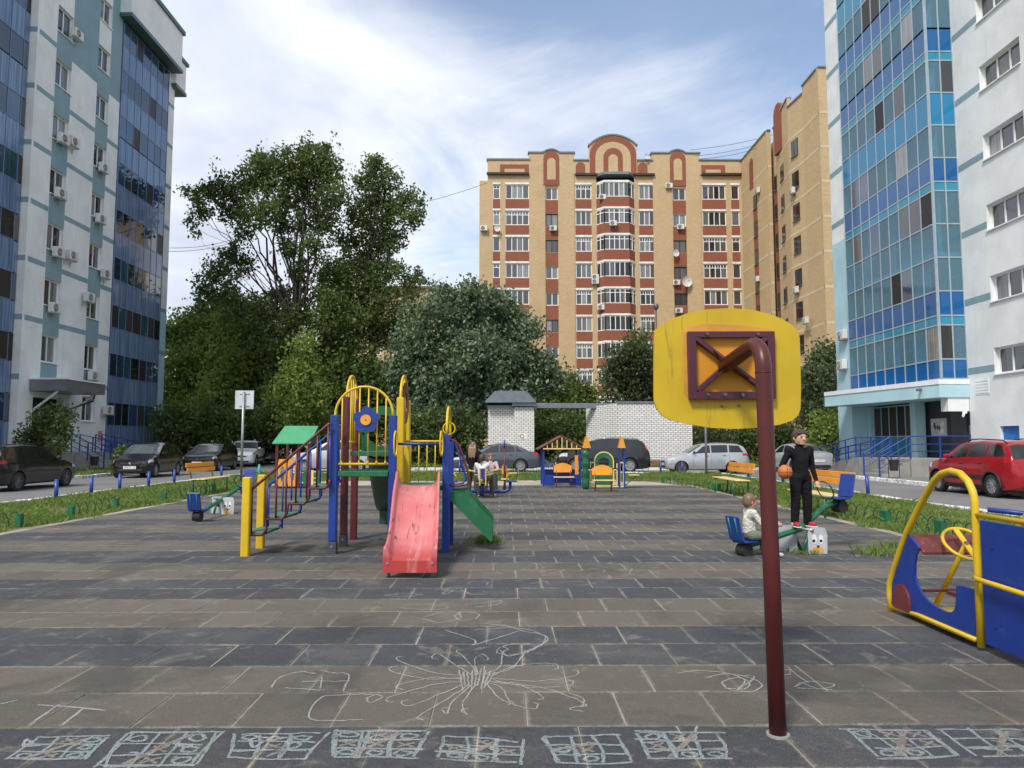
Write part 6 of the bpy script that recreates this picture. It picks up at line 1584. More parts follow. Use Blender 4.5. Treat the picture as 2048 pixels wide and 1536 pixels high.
def wheel_mesh(r_, w_, style):
    k = (r_, style)
    if k in WH: return WH[k]
    b_ = MB(); prof = [(r_ * .66, -w_ / 2), (r_ * .93, -w_ / 2), (r_, -w_ / 2 + .03), (r_, w_ / 2 - .03), (r_ * .93, w_ / 2), (r_ * .66, w_ / 2)]
    n = 28; b_.grid(lambda u, v: (prof[round(u * 5)][0] * math.cos(2 * PI * v), prof[round(u * 5)][1], prof[round(u * 5)][0] * math.sin(2 * PI * v)), 5, n)
    ty = b_.mesh('tyre', TYRE, True); b_ = MB()
    b_.cyl((0, -w_ * .15, 0), (0, -w_ * .12, 0), r_ * .67, n=24)       # barrel back
    ring_o, ring_i = circ(r_ * .68, 28), circ(r_ * .58, 28); b_.ring(ring_o, ring_i, (0, -w_ / 2 + .012, 0), X3, Z3, (0, .06, 0))
    ns = {'alloy5': 5, 'alloy10': 10, 'alloy7': 7, 'steel': 12}[style]
    for i in range(ns):
        a = 2 * PI * i / ns + .3; d = Vector((math.cos(a), 0, math.sin(a))); M_ = Matrix((d, Vector((0, 1, 0)), d.cross(Vector((0, 1, 0))))).transposed()
        b_.box(d * r_ * .36 + Vector((0, -w_ / 2 + .03, 0)), (r_ * .5, .025, r_ * {5: .17, 7: .13, 10: .08, 12: .07}[ns]), .006, M=M_)
    b_.cyl((0, -w_ / 2 + .05, 0), (0, -w_ / 2 + .005, 0), r_ * .17, n=14)
    WH[k] = (ty, b_.mesh('rim', RIMD if style == 'steel' else RIM)); return WH[k]
PROF = {  # s from the nose: roof line, as fractions of the height
    'hatch': dict(top=[(0, .40), (.012, .47), (.04, .52), (.20, .63), (.245, .655), (.43, .93), (.52, .985), (.66, 1.0), (.84, .965), (.93, .86), (.972, .62), (.99, .56), (1, .42)], cowl=.24, roof0=.45, roof1=.87, belt=(.62, .70), win=[(.30, .455, .53, .53), (.545, .545, .75, .755), (.765, .77, .89, .84)], rear=(.875, .965)),
    'wagon': dict(top=[(0, .38), (.012, .46), (.05, .53), (.22, .645), (.26, .665), (.42, .93), (.50, .985), (.68, 1.0), (.87, .97), (.935, .90), (.985, .62), (.995, .55), (1, .40)], cowl=.255, roof0=.44, roof1=.90, belt=(.62, .665), win=[(.31, .445, .525, .525), (.54, .54, .735, .735), (.75, .755, .925, .875)], rear=(.905, .98)),
    'suv': dict(top=[(0, .42), (.012, .50), (.04, .57), (.22, .655), (.255, .675), (.40, .93), (.47, .985), (.62, 1.0), (.86, .975), (.925, .90), (.985, .62), (.995, .56), (1, .40)], cowl=.25, roof0=.42, roof1=.89, belt=(.63, .69), win=[(.30, .425, .52, .52), (.535, .535, .725, .725), (.74, .745, .92, .85)], rear=(.90, .98)),
    'sedan': dict(top=[(0, .40), (.012, .46), (.04, .51), (.22, .645), (.265, .67), (.43, .94), (.52, .995), (.62, 1.0), (.74, .93), (.86, .74), (.90, .705), (.965, .70), (.985, .64), (1, .44)], cowl=.26, roof0=.45, roof1=.70, belt=(.62, .70), win=[(.31, .455, .535, .535), (.55, .55, .715, .70), (.73, .72, .83, .735)], rear=(.715, .865)),
}
def car(label, kind, paintm, loc, ang, L, W, H, wr=.31, style='alloy5', base=.62, clad=False, rails=False, plate='', ws=CGLL, tail='corner', front='wide', glass_m=CGL, silver_roof=False, detail=True):
    """heading angle ang: direction of the nose in the ground plane"""
    P = PROF[kind]; T = thing('parked_car', label, 'car', loc, ang, 'cars parked around the playground')
    sv = np.array(sorted({*np.linspace(0, 1, 46), *[a for a, _ in P['top']]}))
    def top(s):
        k = np.array([-.012, 0, .012]); return float(np.mean(np.interp(np.clip(s + k, 0, 1), [a for a, _ in P['top']], [b * H for _, b in P['top']])))
    def hw(s): return W / 2 * float(np.interp(s, [0, .01, .03, .08, .2, .8, .92, .97, .99, 1], [.72, .80, .88, .95, 1, 1, .96, .91, .85, .78]))
    def zb(s): return float(np.interp(s, [0, .02, .1, .9, .98, 1], [.30, .22, .18, .18, .24, .34]))
    def belt(s): return H * float(np.interp(s, [.2, .9], P['belt']))
    def ring(s):
        zt, w_, z0 = top(s), hw(s), zb(s); bl = min(belt(s), zt - .035); g_ = max(0, min(1, (zt - bl) / (H - belt(.5))))
        wr_ = w_ * (.955 - .19 * g_)
        return [(0, z0), (.78 * w_, z0), (.95 * w_, z0 + .05), (w_, z0 + .30 * (bl - z0)), (.99 * w_, z0 + .80 * (bl - z0)), (.955 * w_, bl), (wr_, zt - .045 - .01 * g_), (wr_ * .74, zt - .012), (0, zt)]
    def SF(s, v, side=1, off=0.0):
        r_ = ring(s); i = min(int(v), 7); f = v - i; y = r_[i][0] * (1 - f) + r_[i + 1][0] * f; z = r_[i][1] * (1 - f) + r_[i + 1][1] * f
        dy, dz = r_[i + 1][0] - r_[i][0], r_[i + 1][1] - r_[i][1]; l_ = math.hypot(dy, dz) or 1
        return Vector((L / 2 - s * L, side * (y + off * dz / l_), z - off * dy / l_))
    vs = []; n = 16
    for s in sv:
        r_ = ring(s); x = L / 2 - s * L; vs += [(x, y, z) for y, z in r_] + [(x, -y, z) for y, z in r_[7:0:-1]]
    fs = [(i * n + j, i * n + (j + 1) % n, (i + 1) * n + (j + 1) % n, (i + 1) * n + j) for i in range(len(sv) - 1) for j in range(n)] + [tuple(range(n - 1, -1, -1)), tuple(range((len(sv) - 1) * n, len(sv) * n))]
    b_ = MB(); b_.add(vs, fs); me = b_.mesh('body', [paintm, TRIMB]); fixn(me)
    body = bpy.data.objects.new('body', me); COL.objects.link(body)
    s0, s1 = (1 - base) * .46, (1 - base) * .46 + base; ax_ = [L / 2 - s0 * L, L / 2 - s1 * L]; cut = []
    for x in ax_:
        for sd_ in (-1, 1):
            c = MB(); c.mi = 0; c.cyl((x, sd_ * (W / 2 - .34), wr), (x, sd_ * (W / 2 + .2), wr), wr * 1.17, n=26); cm = c.mesh('cut', [TRIMB]); fixn(cm); co = bpy.data.objects.new('cut', cm); COL.objects.link(co); cut.append(co)
            m_ = body.modifiers.new('b', 'BOOLEAN'); m_.operation = 'DIFFERENCE'; m_.object = co; m_.solver = 'EXACT'; m_.material_mode = 'TRANSFER'
    dg = bpy.context.evaluated_depsgraph_get(); nm = bpy.data.meshes.new_from_object(body.evaluated_get(dg)); body.modifiers.clear(); body.data = nm
    for co in cut: bpy.data.objects.remove(co)
    auto_smooth(body, 32); body.parent = T
    def patchm(name, fn, nu, nv, m, parent=body, smooth=True): q = MB(); q.grid(fn, nu, nv); return q.build(name, m, parent if parent is not T else T, smooth)
    for (a, b1, c, d) in P['win']:
        for sd_ in (1, -1): patchm('window', lambda u, v, sd_=sd_, a=a, b1=b1, c=c, d=d: SF((a + (c - a) * u) * (1 - v) + (b1 + (d - b1) * u) * v, 5.10 + .78 * v, sd_, .006), 6, 4, glass_m, T)
    cw, r0 = P['cowl'] + .015, P['roof0'] - .015
    patchm('windscreen', lambda u, v: SF(cw + (r0 - cw) * v, 8 - abs(2 * u - 1) * 1.97, 1 if u > .5 else -1, .007), 16, 8, ws, T)
    ra, rb = P['rear']; patchm('rear_window', lambda u, v: SF(ra + .012 + (rb - ra - .02) * v, 8 - abs(2 * u - 1) * 1.9, 1 if u > .5 else -1, .007), 16, 6, CGL, T)
    for sd_ in (1, -1):
        # lamps
        if front == 'wide': patchm('headlight', lambda u, v, sd_=sd_: SF(.022 + .085 * u, 4.15 + .95 * v - .25 * u, sd_, .009), 6, 4, HL, T)
        else: patchm('headlight', lambda u, v, sd_=sd_: SF(.012 + .06 * u, 4.35 + .55 * v, sd_, .009), 6, 3, HL, T)
        if tail == 'tall': patchm('tail_light', lambda u, v, sd_=sd_: SF(.925 + .03 * u + .025 * (1 - v), 4.6 + 1.25 * v, sd_, .009), 4, 6, TL, T)
        else: patchm('tail_light', lambda u, v, sd_=sd_: SF(.91 + .078 * u, 4.25 + .65 * v, sd_, .009), 6, 3, TL, T)
        # mirror
        mp_ = SF(P['cowl'] + .075, 5.2, sd_); q = MB(); q.box(mp_ + Vector((0, sd_ * .10, .05)), (.09, .17, .12), .03); q.build('mirror', TRIMB if kind in ('wagon',) else paintm, T)
        q = MB()
        for (a, b1) in ((.318, 5.0), (P['win'][0][2] + .007, 5.0), (P['win'][1][2] + .012, 5.0)):
            q.grid(lambda u, v, a=a, sd_=sd_: SF(a + .0022 * (u - .5) + (.03 * (v < .2) if a > .6 else 0), 2.2 + 2.75 * v, sd_, .003), 1, 8)
        q.build('door_seam', TRIMB, T)['kind'] = 'stuff'
        for a in (P['win'][0][2] - .045, P['win'][1][2] - .045):
            q = MB(); q.box(SF(a, 4.35, sd_, .02), (.17, .03, .028), .008); q.build('door_handle', TRIMB if kind == 'wagon' else paintm, T)
        patchm('side_trim', lambda u, v, sd_=sd_: SF(s0 + wr * 1.3 / L + (s1 - s0 - 2.6 * wr / L) * u, (1.3 if not clad else 1.2) + (.7 if not clad else 1.25) * v, sd_, .006), 8, 3, TRIMB, T)
        if clad: patchm('side_trim', lambda u, v, sd_=sd_: SF(s0 + wr * 1.2 / L + (s1 - s0 - 2.4 * wr / L) * u, 3.05 + .3 * v, sd_, .008), 8, 2, TRIMB, T)
        if rails:
            q = MB(); q.tube([SF(P['roof0'] + .05, 6.4, sd_, .01), SF(P['roof0'] + .09, 6.4, sd_, .055), SF(.6, 6.4, sd_, .06), SF(P['roof1'] - .05, 6.4, sd_, .055), SF(P['roof1'] - .01, 6.4, sd_, .01)], .018, 6); q.build('roof_rail', CHROME if rails == 'chrome' else TRIMB, T, True)
        if clad:
            for x in ax_:
                q = MB(); q.tube([(x + wr * 1.2 * math.cos(a), sd_ * (W / 2 - .005), wr + wr * 1.2 * math.sin(a)) for a in np.linspace(-.2, PI + .2, 16)], .032, 6); q.build('arch_trim', TRIMB, T, True)
    # nose and tail: grille, intake, plates
    xf = L / 2 + .004; W2 = W / 2
    q = MB(); q.box((xf - .03, 0, .40 * H + .02 - .03), (.08, W2 * .95, .085), .02); q.build('grille', TRIMB, T)
    q = MB(); q.box((xf - .03, 0, .34), (.075, W2 * 1.25, .10), .02); q.build('lower_intake', TRIMB, T)
    q = MB(); q.cyl((xf - .0, 0, .40 * H + .02), (xf + .022, 0, .40 * H + .02), .045, n=14); q.build('badge', CHROME, T)
    for (x, sx, z) in ((xf + .02, 1, .45), (-L / 2 - .02, -1, .66 if kind != 'sedan' else .62)):
        q = MB(); q.box((x, 0, z), (.012, .52, .115), .003); pl_ = q.build('number_plate', PLT, T)
        if plate and sx > 0:
            cu = bpy.data.curves.new('plate_text', 'FONT'); cu.body = plate; cu.size = .105; cu.align_x = 'CENTER'; cu.align_y = 'CENTER'; cu.extrude = .001
            to = bpy.data.objects.new('plate_text', cu); COL.objects.link(to); dg = bpy.context.evaluated_depsgraph_get(); tm = bpy.data.meshes.new_from_object(to.evaluated_get(dg)); bpy.data.objects.remove(to); tm.materials.clear(); tm.materials.append(LETR)
            ob = obj('plate_text', tm, pl_, loc=(x + .0075, 0, z), rot=(PI / 2, 0, PI / 2)); ob.scale = (.8, 1, 1)
    q = MB(); q.box((-L / 2 + .03, 0, .36), (.08, W2 * 1.35, .16), .02); q.build('rear_bumper', TRIMB, T)
    ty, rm = wheel_mesh(wr, .20, style)
    for x in ax_:
        for sd_ in (-1, 1):
            w_ = obj('wheel', ty, T, loc=(x, sd_ * (W / 2 - .105), wr), rot=(0, random.uniform(0, 1), 0 if sd_ < 0 else PI)); obj('rim', rm, w_)
    return T
NEG, POS, BACK, AWAY = PI, 0.0, -PI / 2, PI / 2     # nose to -X, +X, towards the camera, away
C_BLACK, C_DARK = carpaint('paint_black', (.004, .004, .005)), carpaint('paint_charcoal', (.022, .023, .025), .3)
C_GREY, C_SILVER = carpaint('paint_grey', (.085, .10, .125), .5), carpaint('paint_silver', (.50, .53, .55), .55)
C_WHITE, C_RED = carpaint('paint_white', (.82, .83, .84)), carpaint('paint_red', (.33, .008, .018), .1)
C_BROWN = carpaint('paint_dark_brown', (.010, .010, .011), .2)
car('dark estate car at the left picture edge beside the nearest bollard', 'wagon', C_BROWN, (-16.05, 24.35, RD), AWAY, 4.2, 1.70, 1.47, .295, 'steel', .60, rails=True)
car('black hatchback facing the camera in front of the left entrance', 'hatch', C_BLACK, (-15.95, 33.05, RD), BACK + .06, 3.8, 1.70, 1.53, .305, 'alloy7', .645, plate='А897АР 116')
car('black compact behind the black hatchback, partly hidden by the yellow bench', 'hatch', C_BLACK, (-16.1, 40.4, RD), BACK + .05, 4.25, 1.80, 1.52, .31, 'alloy5', .615)
car('white crossover facing the camera behind the road sign pole', 'suv', C_WHITE, (-16.6, 47.2, RD), BACK + .16, 4.35, 1.80, 1.64, .34, 'alloy5', .60, rails=True, clad=True)
car('black crossover parked behind the white one', 'suv', C_BLACK, (-16.9, 53.0, RD), BACK + .2, 4.4, 1.82, 1.66, .34, 'alloy5', .60, rails=True)
car('silver minivan glimpsed through the tower and play hut', 'suv', C_SILVER, (-8.6, 41.0 - 3.4, RD), NEG, 4.4, 1.75, 1.65, .31, 'alloy7', .61)
p = atY(991, 900, 37.4); car('grey sedan parked behind the merry-go-round', 'sedan', C_GREY, (p.x, 38.1, RD), NEG, 4.62, 1.78, 1.47, .325, 'alloy10', .585)
p = atY(1208, 900, 36.4); car('dark off-roader with silver roof rails behind the play house', 'suv', C_DARK, (p.x, 37.2, RD), NEG, 4.65, 1.80, 1.74, .36, 'alloy5', .575, tail='tall', rails='chrome', clad=True)
p = atY(1415, 900, 35.4); car('silver estate car with roof rails in front of the brick wall end', 'wagon', C_SILVER, (p.x, 36.1, RD), NEG, 4.07, 1.70, 1.50, .295, 'steel', .605, rails=True)
p = atY(1632, 920, 35.0); car('silver sedan seen from behind, mostly hidden by the standing boy', 'sedan', C_SILVER, (p.x, 37.4, RD), AWAY + .12, 4.4, 1.72, 1.47, .30, 'alloy5', .59)
car('red compact crossover on the right road beside the blue door', 'suv', C_RED, (14.28, 21.35, RD), AWAY, 4.14, 1.76, 1.60, .325, 'alloy10', .605, clad=True, rails='black')
# ================================================================== people
SKIN = mat('skin', (.52, .30, .21), .55, var=.06)
def fabric(name, c):
    t = NT(name); p = t.pos(); n1 = t.noise(p, 16, 3, .55, 1.6); cc = t.mix(t.ramp(n1, .3, .7), sc(c, .82), sc(c, 1.12))
    return t.done(t.bsdf(cc, .9, 0, t.bump(t.math('ADD', n1, t.math('MULTIPLY', t.noise(p, 320, 2, .5), .08)), .9, .035), .15))
CL = {'black': fabric('black_cloth', (.012, .012, .014)), 'white': fabric('white_cloth', (.66, .66, .65)), 'grey': fabric('grey_trouser_cloth', (.075, .078, .082)), 'sage': fabric('sage_cloth', (.17, .19, .15)),
      'pink': fabric('pale_pink_cloth', (.60, .42, .42)), 'cream': fabric('cream_cloth', (.62, .61, .54)), 'red': fabric('red_shoe', (.50, .035, .045)), 'sole': fabric('white_sole', (.70, .69, .67)), 'shoe': fabric('pale_shoe', (.52, .51, .49)), 'skin': SKIN}
HAIRB, HAIRD = mat('light_brown_hair', (.16, .095, .055), .5, var=.3, vs=40), mat('dark_brown_hair', (.055, .032, .022), .5, var=.3, vs=40)
def remesh(mb, vox, sm=3):
    me = mb.mesh('tmp', SKIN); fixn(me); o = bpy.data.objects.new('tmp', me); COL.objects.link(o)
    m_ = o.modifiers.new('r', 'REMESH'); m_.mode = 'VOXEL'; m_.voxel_size = vox
    m2 = o.modifiers.new('s', 'SMOOTH'); m2.factor = .5; m2.iterations = sm
    dg = bpy.context.evaluated_depsgraph_get(); nm = bpy.data.meshes.new_from_object(o.evaluated_get(dg)); bpy.data.objects.remove(o)
    nm.polygons.foreach_set('use_smooth', [True] * len(nm.polygons)); return nm
def caps(mb, a, b_, ra, rb, n=12):
    a, b_ = Vector(a), Vector(b_); d = (b_ - a); L_ = d.length; d = d.normalized() if L_ > 1e-6 else Vector((0, 0, 1)); pts = []; rs = []
    for t in (-.99, -.8, -.45): pts.append(a + d * ra * t); rs.append(ra * math.sqrt(1 - t * t))
    pts.append(a); rs.append(ra); pts.append(b_); rs.append(rb)
    for t in (.45, .8, .99): pts.append(b_ + d * rb * t); rs.append(rb * math.sqrt(1 - t * t))
    if L_ < 1e-6: del pts[3]; del rs[3]
    mb.tube(pts, rs, n)
def ell(mb, c, r, n=14, M=None):
    M = M or Matrix.Identity(3)
    mb.grid(lambda u, v: Vector(c) + M @ Vector((r[0] * math.sin(PI * min(max(u, .004), .996)) * math.cos(2 * PI * v), r[1] * math.sin(PI * min(max(u, .004), .996)) * math.sin(2 * PI * v), r[2] * math.cos(PI * min(max(u, .004), .996)))), n, n * 2)
def person(label, loc, rz, h, J, wear, hair, group=None, hk=.078, hl='short', look=(0, 0), vox=.0075):
    """J: joints in metres, the figure looks to -Y before turning; wear: cloth for top, sleeve, leg, shoe"""
    T = thing('person', label, 'person', loc, rz, group); V = {k: Vector(v) for k, v in J.items()}; b_ = MB(); bones = []
    def bone(a, c, ra, rb, m): caps(b_, a, c, ra * h, rb * h); bones.append((Vector(a), Vector(c), m, max(ra, rb) * h))
    hr = hk * h; hd = V['head']; nk = V['neck']; pel, ch = V['pelvis'], V['chest']
    for s in (-1, 1):
        S_ = 'L' if s > 0 else 'R'; hip, kn, an, sh, el, wr_ = V['hip' + S_], V['knee' + S_], V['ank' + S_], V['sho' + S_], V['elb' + S_], V['wri' + S_]
        bone(pel, hip, .075, .068, wear['leg']); bone(hip, kn, .066, .049, wear['leg']); bone(kn, an, .050, .040, wear['leg'])
        toe = V['toe' + S_]; heel = an + (an - toe).normalized() * .02 * h
        bone(heel + Vector((0, 0, -.015 * h)), toe, .030, .026, wear['shoe'])
        bone(ch, sh, .07, .045, wear['top']); bone(sh, el, .040, .032, wear['sleeve']); bone(el, wr_, .031, .022, wear.get('fore', wear['sleeve']))
        d = (wr_ - el).normalized(); hv = V.get('hand' + S_, wr_ + d * .05 * h); d = (hv - wr_).normalized()
        sd_ = d.cross(Vector((0, 1, .01))).normalized(); nn = d.cross(sd_)
        bone(wr_, hv, .020, .022, 'skin')
        for k, (o_, l_) in enumerate(((-.018, .036), (-.006, .044), (.006, .042), (.018, .034))):
            q = hv + sd_ * o_ * h; bone(q, q + d * l_ * h * .6, .0075, .007, 'skin'); bone(q + d * l_ * h * .6, q + d * l_ * h * .95 + nn * s * .012 * h, .007, .006, 'skin')
        q = wr_.lerp(hv, .45) + sd_ * .018 * h; bone(q, q + (d * .6 + sd_ * .8).normalized() * .032 * h, .009, .007, 'skin')
    bone(pel, pel.lerp(ch, .5), .085, .080, wear['top'] if wear.get('long') else wear['leg']); bone(pel.lerp(ch, .25), ch, .082, .088, wear['top'])
    bone(ch, V['shoL'].lerp(V['shoR'], .5), .085, .055, wear['top']); bone(V['shoL'].lerp(V['shoR'], .5), nk, .045, .033, 'skin'); bone(nk, hd - Vector((0, 0, hr * .5)), .033, .034, 'skin')
    Mh = Matrix.Rotation(look[0], 3, 'Z') @ Matrix.Rotation(look[1], 3, 'X'); hp = lambda x, y, z: hd + Mh @ Vector((x * hr, y * hr, z * hr))
    ell(b_, hd, (hr * .80, hr * .92, hr * 1.10), M=Mh); caps(b_, hp(0, -.45, -.62), hp(0, -.40, -.62), hr * .42, hr * .42); bones.append((hd, hd, 'skin', hr))
    caps(b_, hp(0, -.90, .02), hp(0, -1.02, -.18), hr * .08, hr * .13)
    for s in (-1, 1): ell(b_, hp(s * .82, .05, -.05), (hr * .10, hr * .17, hr * .24), 8, Mh)
    me = remesh(b_, vox); keys = list(dict.fromkeys([q[2] for q in bones])); me.materials.clear()
    for k in keys: me.materials.append(CL[k])
    n = len(me.polygons); cc = np.zeros(n * 3); me.polygons.foreach_get('center', cc); cc = cc.reshape(-1, 3); best = np.full(n, 9.0); idx = np.zeros(n, int)
    for a, c, m_, r_ in bones:
        a, c = np.array(a), np.array(c); d = c - a; t = np.clip(((cc - a) @ d) / max(d @ d, 1e-9), 0, 1); dist = np.linalg.norm(cc - a - t[:, None] * d, axis=1) - r_
        u = dist < best; best[u] = dist[u]; idx[u] = keys.index(m_)
    me.polygons.foreach_set('material_index', idx.astype(np.int32)); me.update(); body = obj('body', me, T)
    for s in (-1, 1):
        q = MB(); ell(q, hp(s * .34, -.86, .06), (hr * .12, hr * .06, hr * .075), 8, Mh); q.build('eye', mat('eye_dark', (.03, .02, .015), .3), T, True)
        q = MB(); caps(q, hp(s * .20, -.90, .26), hp(s * .48, -.80, .27), hr * .03, hr * .025, 6); q.build('eyebrow', hair, T, True)
    q = MB(); caps(q, hp(-.2, -.84, -.52), hp(.2, -.84, -.52), hr * .05, hr * .05, 8); q.build('mouth', mat('lips', (.40, .15, .13), .5), T, True)
    q = MB(); ell(q, hp(0, .14, .18), (hr * .90, hr * .95, hr * 1.04), M=Mh); ell(q, hp(0, .30, -.1), (hr * .86, hr * .80, hr * .8), M=Mh); caps(q, hp(-.5, -.62, .62), hp(.5, -.62, .62), hr * .24, hr * .24)
    if hl == 'long':
        for k in range(7):
            o_ = (k - 3) * .22; q.tube([hp(o_, .55, .1), hp(o_ * 1.2, .80, -.9), hp(o_ * 1.25, .85, -2.1), hp(o_ * 1.1, .9, -3.4 - .25 * math.cos(k * 2))], [hr * .36, hr * .36, hr * .30, hr * .10], 8)
    if hl == 'tail':
        q.tube([hp(0, .8, .2), hp(0, 1.15, 0), hp(.05, 1.2, -.8), hp(.05, 1.1, -1.9)], [hr * .2, hr * .26, hr * .24, hr * .08], 8)
    hm = remesh(q, hr * .09, 2); hm.materials.clear(); hm.materials.append(hair); obj('hair', hm, T)
    return T, V
def standing(h, step=.0, arms=None):
    J = dict(pelvis=(0, .0, .53 * h), chest=(0, .0, .70 * h), neck=(0, -.005 * h, .845 * h), head=(0, -.012 * h, .918 * h))
    for s, S_ in ((1, 'L'), (-1, 'R')):
        J['hip' + S_] = (s * .055 * h, 0, .50 * h); J['knee' + S_] = (s * .068 * h, -.01 * h + s * step * .5, .275 * h); J['ank' + S_] = (s * .075 * h, .01 * h + s * step, .048 * h); J['toe' + S_] = (s * .095 * h, -.075 * h + s * step, .026 * h)
        J['sho' + S_] = (s * .118 * h, 0, .79 * h); J['elb' + S_] = (s * .155 * h, .02 * h, .62 * h); J['wri' + S_] = (s * .15 * h, -.05 * h, .485 * h)
    J.update(arms or {}); return J
def sitting(h, seat, knee_out=.10, foot_z=.04, lean=.06, reach=.30, shin=.0):
    J = dict(pelvis=(0, 0, seat + .075 * h), chest=(0, -lean * .5 * h, seat + .25 * h), neck=(0, -lean * h, seat + .40 * h), head=(0, -lean * 1.15 * h, seat + .475 * h))
    for s, S_ in ((1, 'L'), (-1, 'R')):
        J['hip' + S_] = (s * .06 * h, -.01 * h, seat + .065 * h); J['knee' + S_] = (s * knee_out * h, -.22 * h, seat + .08 * h); J['ank' + S_] = (s * (knee_out + .02) * h, (-.25 + shin) * h, max(foot_z, .02) + .02 * h); J['toe' + S_] = (s * (knee_out + .045) * h, (-.35 + shin) * h, max(foot_z, .02))
        J['sho' + S_] = (s * .115 * h, -lean * .85 * h, seat + .345 * h); J['elb' + S_] = (s * .16 * h, -.10 * h, seat + .21 * h); J['wri' + S_] = (s * .12 * h, -reach * h, seat + .20 * h)
    return J
# boy in black standing on the seesaw, ball in his right hand
hb = 1.26; bz = .325
J = standing(hb, .0, dict(elbR=(-.19 * hb, .03 * hb, .63 * hb), wriR=(-.235 * hb, -.06 * hb, .545 * hb), handR=(-.24 * hb, -.10 * hb, .53 * hb)))
bx_ = atY(1602, 1040, SC.y).x
T, V = person('boy in black with red sneakers standing on the seesaw', (bx_, SC.y - .02, bz), .22, hb, J, dict(top='black', sleeve='black', leg='black', shoe='red', long=True), HAIRD, hk=.082)
for s_ in (-1, 1):
    q = MB(); q.box((s_ * .082 * hb, -.03 * hb, .010), (.078, .185, .016), .007, rz=s_ * .22); q.build('shoe_sole', CL['sole'], T)
    q = MB()
    for k in range(3): q.box((s_ * .122 * hb, -.028 * hb + k * .018, .045), (.006, .008, .035), 0, M=Matrix.Rotation(.5, 3, 'X'))
    q.build('shoe_stripe', CL['sole'], T)['kind'] = 'stuff'
q = MB(); c = Matrix.Rotation(.22, 3, 'Z') @ Vector((-.27 * hb, -.10 * hb - .05, .535 * hb + .05)) + Vector((bx_, SC.y - .02, bz)); BR_ = .09
ell(q, (0, 0, 0), (BR_, BR_, BR_), 16); ball = q.build('basketball', mat('ball_orange', (.52, .15, .03), .6, bump=.3, bs=200), None, True, loc=c); tag(ball, 'orange ball held at the side of the standing boy', 'ball')
q = MB()
for (u, v) in ((X3, Z3), (Y3, Z3), (X3, Y3)): q.tube([u * math.cos(a) * BR_ * 1.003 + v * math.sin(a) * BR_ * 1.003 for a in np.linspace(0, 2 * PI, 28, endpoint=False)], .0025, 4, True)
q.build('seam', RUBB, ball)['kind'] = 'stuff'
# child on the low seat, back to the camera
lo = Vector((SC.x - .80, SC.y - .28, .17))
J = sitting(1.02, .19, .13, .03, .02, .30, .02); person('small child in cream shirt sitting on the low seesaw seat', (lo.x + .03, lo.y, 0), math.atan2(.63, 1.52) + PI / 2 - .35, 1.02, J, dict(top='cream', sleeve='cream', fore='skin', leg='sage', shoe='shoe'), HAIRB, hk=.090)
# three girls at the merry-go-round
J = sitting(1.30, .40, .12, .04, .02, .26, -.02); person('girl in white shirt on the nearest merry-go-round seat, back turned', (MC.x + .03, MC.y - .74, 0), PI - .25, 1.30, J, dict(top='white', sleeve='white', leg='grey', shoe='shoe', long=True), HAIRD, 'girls at the merry-go-round', .074, 'tail')
J = sitting(1.30, .40, .09, .10, .03, .22, .02); person('girl in pale pink shirt on the far merry-go-round seat, facing us', (MC.x + .22, MC.y + .70, 0), 0.05, 1.30, J, dict(top='pink', sleeve='pink', leg='grey', shoe='shoe', long=True), HAIRB, 'girls at the merry-go-round', .074, 'tail', (0, .25))
J = standing(1.44, .03, dict(elbL=(.19, -.08, .88), wriL=(.20, -.22, .78))); person('long-haired girl in black jacket standing beside the merry-go-round', (atY(946, 900, 20.0).x, 19.9, 0), PI - .5, 1.44, J, dict(top='black', sleeve='black', leg='grey', shoe='shoe', long=True), HAIRB, 'girls at the merry-go-round', .07, 'long', (.3, .2))
# ================================================================== chalk drawings on the rubber
def m_chalk(name, c):
    t = NT(name); p = t.pos()
    a = t.math('MULTIPLY', t.ramp(t.noise(p, 190, 3, .7), .34, .60), t.ramp(t.noise(p, 7, 5, .7), .20, .50))
    d = t.n('ShaderNodeBsdfDiffuse'); t.put(d.inputs[0], c); tr = t.n('ShaderNodeBsdfTransparent'); m1 = t.n('ShaderNodeMixShader')
    t.l(t.math('MULTIPLY', a, .52), m1.inputs[0]); t.l(tr.outputs[0], m1.inputs[1]); t.l(d.outputs[0], m1.inputs[2]); return t.done(m1.outputs[0])
CHK = {'w': m_chalk('white_chalk', (.62, .62, .59)), 'b': m_chalk('blue_chalk', (.50, .58, .57)), 'p': m_chalk('peach_chalk', (.50, .42, .34))}
def smooth_line(pts, n=6):
    P = [np.array(q, float) for q in pts]; P = [P[0] * 2 - P[1]] + P + [P[-1] * 2 - P[-2]]; o_ = []
    for i in range(1, len(P) - 2):
        for k in range(n):
            t = k / n; a, b_, c, d = P[i - 1:i + 3]; o_.append(.5 * (2 * b_ + (c - a) * t + (2 * a - 5 * b_ + 4 * c - d) * t * t + (3 * b_ - a - 3 * c + d) * t ** 3))
    return o_ + [P[-2]]
